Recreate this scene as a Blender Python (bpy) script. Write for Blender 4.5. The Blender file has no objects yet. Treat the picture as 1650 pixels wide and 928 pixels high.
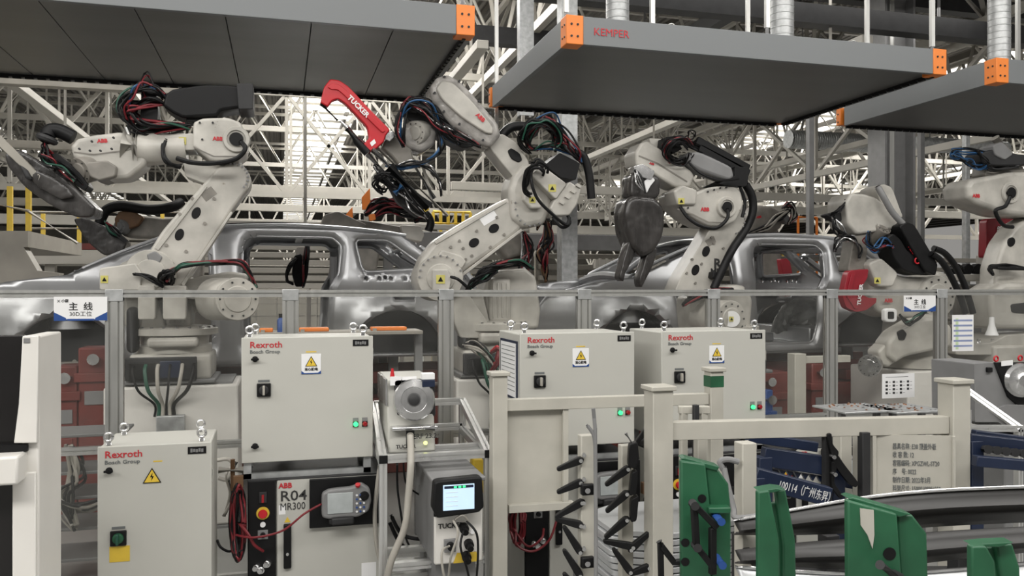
import bpy, math, random
from mathutils import Vector, Matrix, geometry
random.seed(7)
# ------------------------------------------------------------------ camera
# World axes follow the production line: X along the line, Y across it, Z up.
TH = math.radians(15.5); F = 1340.0; CX = 825.0; CY = 464.0; EYE = 2.0
FW = Vector((math.sin(TH), math.cos(TH), 0)); RT = Vector((math.cos(TH), -math.sin(TH), 0)); UP = Vector((0, 0, 1))
scene = bpy.context.scene
COL = scene.collection
cam = bpy.data.cameras.new('camera'); cam.sensor_width = 36; cam.lens = 36 * F / 1650
cam.clip_end = 400
co = bpy.data.objects.new('camera', cam); COL.objects.link(co)
co.location = (0, 0, EYE); co.rotation_euler = (math.pi / 2, 0, -TH)
scene.camera = co
scene.view_settings.view_transform = 'Standard'; scene.view_settings.look = 'None'
scene.view_settings.gamma = 1; scene.view_settings.use_curve_mapping = False
scene.view_settings.exposure = 0.25
W = bpy.data.worlds.new('world'); scene.world = W; W.use_nodes = True
W.node_tree.nodes['Background'].inputs[0].default_value = (1.0, 0.97, 0.92, 1)
W.node_tree.nodes['Background'].inputs[1].default_value = 0.23

def area(name, loc, size, power, color=(1, 0.975, 0.935), rot=(0, 0, 0)):
    l = bpy.data.lights.new(name, 'AREA'); l.shape = 'RECTANGLE'; l.size = size[0]; l.size_y = size[1]
    l.energy = power; l.color = color
    o = bpy.data.objects.new(name, l); COL.objects.link(o); o.location = loc; o.rotation_euler = rot
    return o
area('unseen_aisle_light', (-4.5, -2.5, 7.6), (12, 1.6), 720, rot=(math.radians(28), 0, 0))
area('unseen_aisle_light', (8.0, -1.0, 7.6), (12, 1.6), 520, rot=(math.radians(28), 0, 0))
area('unseen_aisle_light', (-9.0, 1.0, 6.5), (1.6, 8), 260, rot=(0, math.radians(-50), 0))  # unseen fill lamp, added to brighten the left side
area('bay_light', (1.0, 5.6, 8.6), (18, 0.8), 420)
area('bay_light', (3.0, 13.0, 7.3), (20, 1.5), 220)
area('roof_light', (2.0, 36.0, 10.3), (3.0, 44.0), 5200)
area('roof_light', (27.0, 44.0, 10.3), (3.0, 44.0), 7000)
area('roof_light', (-16.0, 38.0, 10.3), (3.0, 40.0), 400)

# ------------------------------------------------------------------ pixel helpers
def P(px, py, v):
    d = FW + RT * ((px - CX) / F) + UP * ((CY - py) / F)
    return Vector((0, 0, EYE)) + d * (v / d.y)
def PT(px, py, t):
    return Vector((0, 0, EYE)) + (FW + RT * ((px - CX) / F) + UP * ((CY - py) / F)) * t
def SC(px, v):            # pixels per metre there
    return F * (FW.y + RT.y * (px - CX) / F) / v

# ------------------------------------------------------------------ materials
def mat(name, col, rough=0.5, metal=0.0, nscale=8.0, namt=0.12, bump=0.0, emis=None, estr=0.0, spec=0.5, stretch=None, wear=None):
    m = bpy.data.materials.new(name); m.use_nodes = True; nt = m.node_tree; b = nt.nodes['Principled BSDF']
    b.inputs['Roughness'].default_value = rough; b.inputs['Metallic'].default_value = metal
    b.inputs['Specular IOR Level'].default_value = spec
    tc = nt.nodes.new('ShaderNodeTexCoord'); mp = nt.nodes.new('ShaderNodeMapping')
    if stretch: mp.inputs['Scale'].default_value = stretch
    nz = nt.nodes.new('ShaderNodeTexNoise'); nz.inputs['Scale'].default_value = nscale; nz.inputs['Detail'].default_value = 5
    nt.links.new(tc.outputs['Object'], mp.inputs[0]); nt.links.new(mp.outputs[0], nz.inputs['Vector'])
    cr = nt.nodes.new('ShaderNodeValToRGB')
    cr.color_ramp.elements[0].position = 0.3; cr.color_ramp.elements[1].position = 0.7
    lo = [max(0, c * (1 - namt)) for c in col[:3]] + [1]; hi = [min(1, c * (1 + namt * 0.6)) for c in col[:3]] + [1]
    cr.color_ramp.elements[0].color = lo; cr.color_ramp.elements[1].color = hi
    nt.links.new(nz.outputs['Fac'], cr.inputs[0])
    out = cr.outputs[0]
    if wear:
        n2 = nt.nodes.new('ShaderNodeTexNoise'); n2.inputs['Scale'].default_value = wear[1]; n2.inputs['Detail'].default_value = 8
        n2.inputs['Roughness'].default_value = 0.7
        nt.links.new(tc.outputs['Object'], n2.inputs['Vector'])
        r2 = nt.nodes.new('ShaderNodeValToRGB'); r2.color_ramp.elements[0].position = wear[2]; r2.color_ramp.elements[1].position = wear[2] + 0.06
        mx = nt.nodes.new('ShaderNodeMix'); mx.data_type = 'RGBA'; mx.inputs[7].default_value = (*wear[0], 1)
        nt.links.new(n2.outputs['Fac'], r2.inputs[0]); nt.links.new(r2.outputs[0], mx.inputs[0]); nt.links.new(out, mx.inputs[6])
        out = mx.outputs[2]
    nt.links.new(out, b.inputs['Base Color'])
    rr = nt.nodes.new('ShaderNodeMapRange'); rr.inputs[3].default_value = max(0, rough - 0.08); rr.inputs[4].default_value = min(1, rough + 0.1)
    nt.links.new(nz.outputs['Fac'], rr.inputs[0]); nt.links.new(rr.outputs[0], b.inputs['Roughness'])
    if bump:
        bp = nt.nodes.new('ShaderNodeBump'); bp.inputs['Strength'].default_value = bump; bp.inputs['Distance'].default_value = 0.02
        nt.links.new(nz.outputs['Fac'], bp.inputs['Height']); nt.links.new(bp.outputs[0], b.inputs['Normal'])
    if emis:
        b.inputs['Emission Color'].default_value = (*emis, 1); b.inputs['Emission Strength'].default_value = estr
    return m
M = {}
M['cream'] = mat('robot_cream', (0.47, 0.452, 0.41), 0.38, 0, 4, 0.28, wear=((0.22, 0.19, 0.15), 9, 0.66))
M['creamdark'] = mat('dark_cream', (0.22, 0.205, 0.18), 0.5, 0, 6, 0.3)  # darker cream for the far robots and some robot parts
M['film'] = mat('robot_under_film', (0.33, 0.315, 0.295), 0.16, 0, 11, 0.35, 0.5)
M['cabinet'] = mat('cabinet_grey', (0.485, 0.48, 0.44), 0.45, 0, 3, 0.03)
M['cabside'] = M['cabinet']
M['white'] = mat('white_paint', (0.72, 0.70, 0.66), 0.45, 0, 4, 0.05)
M['label'] = mat('white_label', (0.80, 0.80, 0.80), 0.5, 0, 3, 0.02)
M['rack'] = mat('rack_cream', (0.455, 0.438, 0.385), 0.5, 0, 6, 0.10, 0.05, wear=((0.30, 0.26, 0.2), 14, 0.70))
M['alu'] = mat('aluminium', (0.52, 0.52, 0.50), 0.36, 0.8, 30, 0.06, stretch=(1, 1, 0.1))
M['aluhighlit'] = mat('highlit_aluminium', (0.74, 0.74, 0.73), 0.3, 0.8, 30, 0.05, stretch=(1, 1, 0.1))  # aluminium lightened, the stand bars' white highlights put into the colour
M['steel'] = mat('bright_steel', (0.66, 0.66, 0.66), 0.24, 0.95, 12, 0.2)
M['body'] = mat('car_body_steel', (0.46, 0.465, 0.475), 0.36, 0.75, 3, 0.10)
M['galv'] = mat('galvanised', (0.46, 0.47, 0.47), 0.42, 0.6, 14, 0.25)
M['black'] = mat('black_plastic', (0.009, 0.009, 0.0095), 0.45, 0, 8, 0.2, spec=.2)
M['rubber'] = mat('black_rubber', (0.007, 0.007, 0.0075), 0.45, 0, 20, 0.3, spec=.25)
M['darkgrey'] = mat('dark_grey', (0.030, 0.030, 0.031), 0.5, 0, 6, 0.2, spec=.3)
M['wrap'] = mat('shiny_grey_film', (0.038, 0.035, 0.033), 0.27, 0, 7, 0.5, 0.35, stretch=(1.6, 1, .5))
M['midgrey'] = mat('mid_grey', (0.20, 0.20, 0.20), 0.5, 0, 6, 0.12)
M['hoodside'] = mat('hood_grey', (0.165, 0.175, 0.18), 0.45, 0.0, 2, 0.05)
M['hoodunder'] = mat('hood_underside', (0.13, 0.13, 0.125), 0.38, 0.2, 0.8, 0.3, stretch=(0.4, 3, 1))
M['orange'] = mat('orange_plastic', (0.80, 0.22, 0.03), 0.45, 0, 6, 0.06)
M['red'] = mat('signal_red', (0.50, 0.012, 0.02), 0.35, 0, 6, 0.08)
M['shadedred'] = mat('shaded_red', (0.26, 0.010, 0.02), 0.4)  # rivet-gun red with its shade put into the colour
M['redtext'] = mat('lettering_red', (0.50, 0.02, 0.03), 0.5)
M['darkred'] = mat('fixture_red', (0.15, 0.022, 0.016), 0.5, 0, 5, 0.3)
M['redcable'] = mat('red_cable', (0.17, 0.012, 0.018), 0.4)
M['greencable'] = mat('green_cable', (0.015, 0.08, 0.05), 0.4)
M['bluecable'] = mat('blue_cable', (0.02, 0.08, 0.19), 0.35)
M['greycable'] = mat('grey_cable', (0.36, 0.34, 0.30), 0.45)
M['green'] = mat('fixture_green', (0.018, 0.10, 0.046), 0.42, 0, 7, 0.25, 0.1, wear=((0.08, 0.16, 0.10), 16, 0.70))
M['navy'] = mat('rack_navy', (0.009, 0.017, 0.045), 0.42, 0, 6, 0.2)
M['paleyellow'] = mat('faded_yellow', (0.55, 0.50, 0.13), 0.5)
M['blue'] = mat('blue_paint', (0.02, 0.07, 0.26), 0.4)
M['yellow'] = mat('yellow_paint', (0.72, 0.50, 0.05), 0.45)
M['truss'] = mat('truss_white', (0.45, 0.43, 0.385), 0.5, 0, 2, 0.08)
M['beige'] = mat('beige_paint', (0.32, 0.30, 0.26), 0.55, 0, 3, 0.15)
M['rust'] = mat('rusty_brown', (0.16, 0.085, 0.04), 0.6, 0, 9, 0.3)
M['tray'] = mat('sheet_stack', (0.62, 0.63, 0.64), 0.35, 0.5, 3, 0.12)
M['panel'] = mat('dark_pressed_panel', (0.024, 0.023, 0.022), 0.42, 0.0, 2, 0.25)
M['glow_green'] = mat('green_lamp', (0.05, 0.75, 0.25), 0.3, emis=(0.05, 0.9, 0.25), estr=1.2)
M['glow_red'] = mat('red_lamp', (0.30, 0.01, 0.015), 0.25)
M['screen'] = mat('lit_screen', (0.3, 0.4, 0.5), 0.2, emis=(0.50, 0.66, 0.86), estr=0.75)
M['dimscreen'] = mat('pale_screen', (0.42, 0.45, 0.45), 0.2, nscale=20, namt=0.1)
M['darkglass'] = mat('black_glass', (0.012, 0.011, 0.011), 0.12)
M['floor'] = mat('grey_epoxy_floor', (0.26, 0.26, 0.25), 0.35, 0, 1.2, 0.15)
M['text'] = mat('lettering_black', (0.03, 0.03, 0.03), 0.5)
M['textgrey'] = mat('lettering_grey', (0.14, 0.15, 0.15), 0.5)
M['textwhite'] = mat('lettering_white', (0.75, 0.75, 0.75), 0.5)
M['skylight'] = mat('skylight_glow', (0.9, 0.9, 0.9), 0.5, emis=(1.0, 0.97, 0.90), estr=1.15)
M['copper'] = mat('copper_studs', (0.5, 0.3, 0.2), 0.35, 0.7)

def glass_mat():
    m = bpy.data.materials.new('clear_polycarbonate'); m.use_nodes = True; nt = m.node_tree; nt.nodes.clear()
    o = nt.nodes.new('ShaderNodeOutputMaterial'); tr = nt.nodes.new('ShaderNodeBsdfTransparent'); gl = nt.nodes.new('ShaderNodeBsdfGlossy')
    df = nt.nodes.new('ShaderNodeBsdfDiffuse'); fr = nt.nodes.new('ShaderNodeFresnel'); m1 = nt.nodes.new('ShaderNodeMixShader'); m2 = nt.nodes.new('ShaderNodeMixShader')
    tr.inputs[0].default_value = (0.90, 0.90, 0.89, 1); gl.inputs['Roughness'].default_value = 0.06; gl.inputs[0].default_value = (0.8, 0.8, 0.8, 1)
    df.inputs[0].default_value = (0.5, 0.5, 0.47, 1); fr.inputs[0].default_value = 1.3
    tc = nt.nodes.new('ShaderNodeTexCoord'); nz = nt.nodes.new('ShaderNodeTexNoise'); nz.inputs['Scale'].default_value = 2.5; nz.inputs['Detail'].default_value = 6
    mr = nt.nodes.new('ShaderNodeMapRange'); mr.inputs[1].default_value = 0.3; mr.inputs[2].default_value = 0.8; mr.inputs[3].default_value = 0.01; mr.inputs[4].default_value = 0.065
    L = nt.links.new
    L(tc.outputs['Object'], nz.inputs['Vector']); L(nz.outputs['Fac'], mr.inputs[0])
    L(mr.outputs[0], m1.inputs[0]); L(tr.outputs[0], m1.inputs[1]); L(df.outputs[0], m1.inputs[2])
    L(fr.outputs[0], m2.inputs[0]); L(m1.outputs[0], m2.inputs[1]); L(gl.outputs[0], m2.inputs[2]); L(m2.outputs[0], o.inputs[0])
    return m
M['glass'] = glass_mat()
def deck_mat():
    m = mat('corrugated_deck', (0.16, 0.15, 0.135), 0.5, 0.2, 0.5, 0.25); nt = m.node_tree; b = nt.nodes['Principled BSDF']
    tc = nt.nodes.new('ShaderNodeTexCoord'); wv = nt.nodes.new('ShaderNodeTexWave'); wv.bands_direction = 'X'; wv.inputs['Scale'].default_value = 1.3
    bp = nt.nodes.new('ShaderNodeBump'); bp.inputs['Strength'].default_value = 1; bp.inputs['Distance'].default_value = 0.1
    nt.links.new(tc.outputs['Object'], wv.inputs['Vector']); nt.links.new(wv.outputs['Fac'], bp.inputs['Height']); nt.links.new(bp.outputs[0], b.inputs['Normal'])
    return m
M['deck'] = deck_mat()

# ------------------------------------------------------------------ geometry helpers
def frame(d, ref=None):
    d = d.normalized()
    r = ref or (Vector((0, 0, 1)) if abs(d.z) < 0.9 else Vector((0, 1, 0)))
    a = d.cross(r).normalized(); b = a.cross(d).normalized()
    return a, b
def crom(pts, n=6, closed=False):
    if len(pts) < 3 and not closed: return [Vector(p) for p in pts]
    pts = [Vector(p) for p in pts]; N = len(pts); out = []
    for i in range(N if closed else N - 1):
        if closed: p0, p1, p2, p3 = pts[i - 1], pts[i], pts[(i + 1) % N], pts[(i + 2) % N]
        else: p0, p1, p2, p3 = pts[max(i - 1, 0)], pts[i], pts[i + 1], pts[min(i + 2, N - 1)]
        for k in range(n):
            t = k / n
            out.append(0.5 * ((2 * p1) + (p2 - p0) * t + (2 * p0 - 5 * p1 + 4 * p2 - p3) * t * t + (3 * p1 - p0 - 3 * p2 + p3) * t ** 3))
    if not closed: out.append(pts[-1])
    return out
def rnd(pts, f=0.25, n=3):
    """round the corners of a closed outline"""
    pts = [Vector(p) for p in pts]; N = len(pts); out = []
    for i in range(N):
        a, b, c = pts[i - 1], pts[i], pts[(i + 1) % N]
        s = b + (a - b) * f; e = b + (c - b) * f
        for k in range(n + 1):
            t = k / n; out.append(s * (1 - t) ** 2 + b * 2 * t * (1 - t) + e * t * t)
    return out
class MB:
    def __init__(s): s.v = []; s.f = []; s.m = []; s.mats = []
    def mi(s, m):
        if m is None: return 0
        if m not in s.mats: s.mats.append(m)
        return s.mats.index(m)
    def add(s, vs, fs, m=None):
        k = len(s.v); s.v += [tuple(p) for p in vs]; i = s.mi(m)
        for f in fs: s.f.append(tuple(k + a for a in f)); s.m.append(i)
        return s
    def bb(s, x0, x1, y0, y1, z0, z1, m=None):
        return s.add([(x0, y0, z0), (x1, y0, z0), (x1, y1, z0), (x0, y1, z0), (x0, y0, z1), (x1, y0, z1), (x1, y1, z1), (x0, y1, z1)],
                     [(0, 3, 2, 1), (4, 5, 6, 7), (0, 1, 5, 4), (1, 2, 6, 5), (2, 3, 7, 6), (3, 0, 4, 7)], m)
    def beam(s, p, q, w, h=None, m=None, ref=None):
        p = Vector(p); q = Vector(q); h = h or w; a, b = frame(q - p, ref); a = a * w / 2; b = b * h / 2
        return s.add([p - a - b, p + a - b, p + a + b, p - a + b, q - a - b, q + a - b, q + a + b, q - a + b],
                     [(0, 1, 2, 3), (7, 6, 5, 4), (0, 4, 5, 1), (1, 5, 6, 2), (2, 6, 7, 3), (3, 7, 4, 0)], m)
    def tube(s, pts, r, n=8, m=None, caps=True):
        pts = [Vector(p) for p in pts]; rs = r if isinstance(r, (list, tuple)) else [r] * len(pts)
        vs = []; fs = []; a = None
        for i, p in enumerate(pts):
            d = (pts[min(i + 1, len(pts) - 1)] - pts[max(i - 1, 0)])
            if d.length < 1e-9: d = Vector((0, 0, 1))
            d.normalize()
            if a is None: a, b = frame(d)
            else:
                a = (a - d * a.dot(d)); a = a.normalized() if a.length > 1e-6 else frame(d)[0]
                b = d.cross(a)
            for k in range(n):
                t = 2 * math.pi * k / n; vs.append(p + (a * math.cos(t) + b * math.sin(t)) * rs[i])
        for i in range(len(pts) - 1):
            for k in range(n): fs.append((i * n + k, i * n + (k + 1) % n, (i + 1) * n + (k + 1) % n, (i + 1) * n + k))
        if caps: fs.append(tuple(range(n - 1, -1, -1))); fs.append(tuple((len(pts) - 1) * n + k for k in range(n)))
        return s.add(vs, fs, m)
    def cyl(s, p, q, r, r2=None, n=20, m=None): return s.tube([p, q], [r, r if r2 is None else r2], n, m)
    def lathe(s, o, ax, prof, n=24, m=None):
        o = Vector(o); ax = Vector(ax).normalized(); a, b = frame(ax); vs = []; fs = []
        for r, h in prof:
            for k in range(n):
                t = 2 * math.pi * k / n; vs.append(o + ax * h + (a * math.cos(t) + b * math.sin(t)) * max(r, 1e-4))
        for i in range(len(prof) - 1):
            for k in range(n): fs.append((i * n + k, i * n + (k + 1) % n, (i + 1) * n + (k + 1) % n, (i + 1) * n + k))
        fs.append(tuple(range(n - 1, -1, -1))); fs.append(tuple((len(prof) - 1) * n + k for k in range(n)))
        return s.add(vs, fs, m)
    def prism(s, pts, vec, m=None):
        pts = [Vector(p) for p in pts]; vec = Vector(vec); n = len(pts)
        nrm = Vector((0, 0, 0))
        for i in range(n): nrm += pts[i].cross(pts[(i + 1) % n])
        if nrm.dot(vec) > 0: pts = pts[::-1]
        vs = pts + [p + vec for p in pts]
        fs = [tuple(range(n)), tuple(range(2 * n - 1, n - 1, -1))] + [(i, n + i, n + (i + 1) % n, (i + 1) % n) for i in range(n)]
        return s.add(vs, fs, m)
    def ring(s, c, ax, R, r, n=20, k=8, m=None):
        c = Vector(c); a, b = frame(Vector(ax)); pts = [c + (a * math.cos(2 * math.pi * i / n) + b * math.sin(2 * math.pi * i / n)) * R for i in range(n + 1)]
        return s.tube(pts, r, k, m, caps=False)
    def build(s, name, m=None, parent=None, bev=0.0, seg=2, local=False, ang=35, flip=False):
        me = bpy.data.meshes.new(name)
        off = Vector((0, 0, 0)); p = parent
        if not local:
            while p is not None: off += p.location; p = p.parent
            if parent is None:
                xs = [a[0] for a in s.v]; ys = [a[1] for a in s.v]; zs = [a[2] for a in s.v]
                off = Vector(((min(xs) + max(xs)) / 2, (min(ys) + max(ys)) / 2, min(zs)))
        me.from_pydata([(a[0] - off.x, a[1] - off.y, a[2] - off.z) for a in s.v], [], s.f)
        for k in (s.mats or [m]): me.materials.append(M[k] if isinstance(k, str) else k)
        if s.mats: me.polygons.foreach_set('material_index', s.m)
        me.polygons.foreach_set('use_smooth', [True] * len(me.polygons))
        me.update(); me.set_sharp_from_angle(angle=math.radians(ang))
        o = bpy.data.objects.new(name, me); COL.objects.link(o)
        if parent is not None: o.parent = parent
        elif not local: o.location = off
        if bev:
            b = o.modifiers.new('bevel', 'BEVEL'); b.width = bev; b.segments = seg; b.limit_method = 'ANGLE'; b.angle_limit = math.radians(40)
            b.harden_normals = False
        return o
def tag(o, label, cat=None, group=None, kind=None):
    if label: o['label'] = label
    if cat: o['category'] = cat
    if group: o['group'] = group
    if kind: o['kind'] = kind
    return o
def thing(name, label, cat, loc=(0, 0, 0), rz=0.0, group=None):
    o = bpy.data.objects.new(name, None); COL.objects.link(o); o.location = loc; o.rotation_euler = (0, 0, rz); o.empty_display_size = 0.1
    return tag(o, label, cat, group)
def struct(name, mb, m, **k):
    o = mb.build(name, m, **k); o['kind'] = 'structure'; return o
def copy_tree(o, parent=None, loc=None, label=None, group=None):
    c = o.copy(); COL.objects.link(c)
    if parent is not None: c.parent = parent
    if loc is not None: c.location = loc
    if label: c['label'] = label
    if group: c['group'] = group
    for ch in list(o.children): copy_tree(ch, c)
    return c
def text(s, parent, m, origin, xdir, ydir, size, name='lettering', width=None, bold=0.0, align='LEFT', ext=0.001, shear=0.0, xs=1.0):
    """raised lettering: origin is the lower left (or centre) of the line; xdir/ydir unit vectors in world"""
    c = bpy.data.curves.new(name, 'FONT'); c.body = s; c.size = size; c.align_x = align; c.extrude = ext; c.offset = bold; c.shear = shear
    c.resolution_u = 2
    t = bpy.data.objects.new(name, c); COL.objects.link(t)
    dg = bpy.context.evaluated_depsgraph_get(); me = bpy.data.meshes.new_from_object(t.evaluated_get(dg))
    bpy.data.objects.remove(t); bpy.data.curves.remove(c)
    if not me.vertices: return None
    x = Vector(xdir).normalized(); y = Vector(ydir).normalized(); z = x.cross(y)
    k = xs
    if width:
        w = max(v.co.x for v in me.vertices) - min(v.co.x for v in me.vertices); k = width / max(w, 1e-6)
    off = Vector((0, 0, 0)); p = parent
    while p is not None: off += p.location; p = p.parent
    o3 = Vector(origin) - off
    for v in me.vertices: v.co = o3 + x * v.co.x * k + y * v.co.y + z * v.co.z
    me.materials.clear(); me.materials.append(M[m])
    o = bpy.data.objects.new(name, me); COL.objects.link(o); o.parent = parent
    return o
def px_out(pts, v): return [P(x, y, v) for x, y in pts]
def slab(parent, name, m, pts, v, th, bev=0.03, seg=3, f=0.2, round_=True, n=3):
    o = px_out(pts, v)
    if round_: o = rnd(o, f, n)
    mb = MB(); mb.prism(o, (0, th, 0)); return mb.build(name, m, parent, bev, seg)
def hose(parent, name, m, pts, r, n=8, k=6, label=None):
    """pts: (px, py, v)"""
    o = MB().tube(crom([P(*p) for p in pts], k), r, n).build(name, m, parent)
    if label: o['label'] = label
    return o
def crumple(o, vox=.014, amp=.012, size=.22):
    m = o.modifiers.new('remesh', 'REMESH'); m.mode = 'VOXEL'; m.voxel_size = vox; m.use_smooth_shade = True
    tx_ = bpy.data.textures.get('folds%g' % size) or bpy.data.textures.new('folds%g' % size, 'CLOUDS'); tx_.noise_scale = size; tx_.noise_depth = 3; tx_.noise_type = 'HARD_NOISE'
    d = o.modifiers.new('folds', 'DISPLACE'); d.texture = tx_; d.strength = amp; d.mid_level = .5
X_ = Vector((1, 0, 0)); Y_ = Vector((0, 1, 0)); Z_ = Vector((0, 0, 1))
# ================================================================== SETTING
ZR = 10.6
struct('floor', MB().bb(-45, 90, -6, 130, -0.1, 0), 'floor')
struct('wall_far', MB().bb(-45, 90, 130, 130.3, 0, ZR + .5), 'beige')
# roof deck with two skylight strips left open
cuts = [(-18.0, -14.5), (0.2, 3.6), (25.0, 29.0), (44.0, 48.0)]
mb = MB(); x = -45
for a, b in cuts: mb.bb(x, a, 4, 130, ZR, ZR + .15); x = b
mb.bb(x, 90, 4, 130, ZR, ZR + .15)
for k in range(int(135 / 3.0)):
    mb.bb(-45 + 3 * k, -45 + 3 * k + .12, 4, 130, ZR - .22, ZR)
struct('ceiling', mb, 'deck')
for i, (a, b) in enumerate(cuts):
    w = struct('window_%d' % (i + 1), MB().bb(a, b, 10, 120, ZR + .1, ZR + .14), 'skylight')
    mb = MB()
    for k in range(56): mb.bb(a, b, 10 + 2 * k, 10 + 2 * k + .07, ZR - .02, ZR + .08)
    mb.build('window_bar', 'truss', w)

# roof trusses: chords and every brace a part of its own; copies share the meshes
def lattice(name, label, L, n, h, w, chord, axis):
    root = thing(name, label, 'roof truss')
    def p(u, s, z): return Vector((u, s, z)) if axis == 'x' else Vector((s, u, z))
    for s in (-w / 2, w / 2): MB().beam(p(0, s, h), p(L, s, h), chord, chord).build('top_chord', 'truss', root, local=True)
    MB().beam(p(0, 0, 0), p(L, 0, 0), chord * 1.2, chord * 1.4).build('bottom_chord', 'truss', root, local=True)
    st = L / n
    dia = MB().tube([p(0, 0, 0), p(st / 2, w / 2, h)], .055, 6).build('brace', 'truss', root, local=True)
    dib = MB().tube([p(0, 0, 0), p(-st / 2, w / 2, h)], .055, 6).build('brace', 'truss', root, local=True)
    dic = MB().tube([p(0, 0, 0), p(st / 2, -w / 2, h)], .055, 6).build('brace', 'truss', root, local=True)
    did = MB().tube([p(0, 0, 0), p(-st / 2, -w / 2, h)], .055, 6).build('brace', 'truss', root, local=True)
    tie = MB().tube([p(0, -w / 2, h), p(0, w / 2, h)], .04, 6).build('tie', 'truss', root, local=True)
    for o in (dia, dic, dib, did, tie): o.location = p(st / 2 if o in (tie,) else 0, 0, 0)
    for k in range(1, n):
        for o in (dia, dib, dic, did, tie):
            if o is tie and k % 2: continue
            c = o.copy(); COL.objects.link(c); c.location = p(k * st + (st / 2 if o is tie else 0), 0, 0)
    return root
tx = lattice('roof_truss', 'white tubular roof truss running across the hall above the cars', 78, 26, 2.5, 1.7, .13, 'x')
tx.location = (-24, 13, 7.7); tx['group'] = 'cross trusses'
for i, y in enumerate((22, 31, 40, 50, 62)):
    c = copy_tree(tx, loc=(-24, y, 7.7))
ty = lattice('roof_truss', 'white tubular roof truss receding away from the viewer', 56, 19, 2.5, 1.7, .13, 'y')
ty.location = (-19.5, 8, 7.5); ty['group'] = 'receding trusses'
for i, xx in enumerate((-11.5, -4.0, 5.2, 14.0, 22.5, 31.5, 40)):
    c = copy_tree(ty, loc=(xx, 8, 7.5))
# deep triangulated bracing frames between the columns
def bracing(x, y, lab, n=6, L=14, dy=0, z0=3.6, z1=7.4):
    root = thing('cross_brace_frame', lab, 'bracing', (x, y, z0)); d = Vector((L, dy, 0)); o = Vector((x, y, 0))
    MB().beam(o + Z_ * z0, o + d + Z_ * z0, .16).build('lower_chord', 'truss', root)
    MB().beam(o + Z_ * z1, o + d + Z_ * z1, .12).build('upper_chord', 'truss', root)
    for k in range(n):
        a = o + d * (k / n); b = o + d * ((k + 1) / n)
        MB().beam(a + Z_ * z0, b + Z_ * z1, .09).build('brace', 'truss', root)
        MB().beam(b + Z_ * z0, a + Z_ * z1, .09).build('brace', 'truss', root)
        MB().beam(b + Z_ * z0, b + Z_ * z1, .09).build('upright', 'truss', root)
bracing(-9, 24, 'white cross-braced frame seen behind the leftmost robot arm', 7, 16, z0=4.6)
bracing(9, 33, 'white cross-braced frame seen between the centre robot and the column', 8, 20, z0=4.4, z1=7.6)
bracing(21, 27, 'white cross-braced frame seen right of the grey building column', 7, 20, z0=4.0)
bracing(-4, 52, 'distant white cross-braced frame seen above the nearer car roof', 12, 26, z0=3.4, z1=7.7)
bracing(14.5, 14, 'white cross-braced frame receding behind the second extraction hood', 7, 0.01, 22, 5.2, 7.4)

# receding service beams hung under the trusses, with hanger rods
def service_beam(X, y0, y1, z, lab, w=.22, h=.16, m='truss'):
    r = thing('hung_service_beam', lab, 'beam', (X, y0, z)); MB().bb(X - w / 2, X + w / 2, y0, y1, z - h, z).build('beam', m, r, .01)
    y = y0 + 1.0
    while y < y1:
        MB().cyl((X, y, z), (X, y, 8.4), .03, n=6).build('hanger_rod', 'truss', r); y += 3.2
service_beam(9.6, 12, 40, 6.3, 'pale beam on thin rods receding behind the centre robot elbow')
service_beam(3.6, 15, 48, 6.6, 'pale beam on thin rods receding behind the red tool frame')
service_beam(-5.2, 15, 48, 6.2, 'pale beam on thin rods receding at the far left')
service_beam(15.2, 14, 44, 6.0, 'pale beam on thin rods receding left of the grey building column')
service_beam(23.0, 16, 44, 5.6, 'pale beam on thin rods receding right of the grey building column')
def cross_beam(x0, x1, y, z, lab, h=.3, m='truss', rods=True, name='hung_cross_beam'):
    r = thing(name, lab, 'beam', (x0, y, z)); MB().bb(x0, x1, y - .1, y + .1, z - h, z).build('beam', m, r, .01)
    if rods:
        x = x0 + .8
        while x < x1:
            MB().cyl((x, y, z), (x, y, 8.0), .028, n=6).build('hanger_rod', 'truss', r); x += 2.3
cross_beam(-12, 10, 27, 5.2, 'long pale level beam on rods, highest of those behind the red tool frame')
cross_beam(-12, 12, 30, 4.9, 'long pale level beam on rods, middle one behind the red tool frame', .24)
cross_beam(-14, 14, 24, 3.9, 'long pale level beam on rods, lowest of those behind the red tool frame', .25)
cross_beam(4, 26, 20, 4.6, 'long pale level beam on rods behind the third robot', .2)
cross_beam(12, 34, 26, 4.9, 'long pale level beam on rods right of the grey building column', .25)
cross_beam(-12, -1, 19, 5.0, 'dull level beam on rods behind the leftmost robot', .16, 'beige')  # this beam and the next painted darker to dim the left background
cross_beam(-12, -1, 15, 5.35, 'thin dull level beam on rods nearest behind the leftmost robot', .1, 'beige')

# ducts under the roof
def duct(p, q, r, name, lab, m='galv', kind=None):
    p = Vector(p); q = Vector(q); L = (q - p).length; n = max(2, int(L / .075)); pts = []; rs = []
    for k in range(n):
        for f, s in ((0, .985), (.8, .985), (.86, 1.01), (.94, 1.01)): pts.append(p + (q - p) * ((k + f) / n)); rs.append(r * s)
    o = MB().tube(pts, rs, 24).build(name, m, ang=28)
    if abs(p.z - q.z) < .1:
        for f in (.15, .85): a_ = p.lerp(q, f); MB().cyl(a_, Vector((a_.x, a_.y, ZR)), .02, n=6).build('hanger_rod', 'midgrey', o)
    return tag(o, lab, 'duct')
_a = P(1270, 224, 21.2); _b = P(1420, 226, 21.2); duct((_a.x, 21.2, _a.z), (_b.x, 21.2, _a.z), .27, 'air_duct', 'ribbed grey air duct lying level just left of the grey building column')
_a = P(1476, 232, 18.6); _b = P(1620, 232, 18.6); duct((_a.x, 18.6, _a.z), (_b.x, 18.6, _a.z), .2, 'air_duct', 'ribbed grey air duct lying level right of the grey building column')

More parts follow.
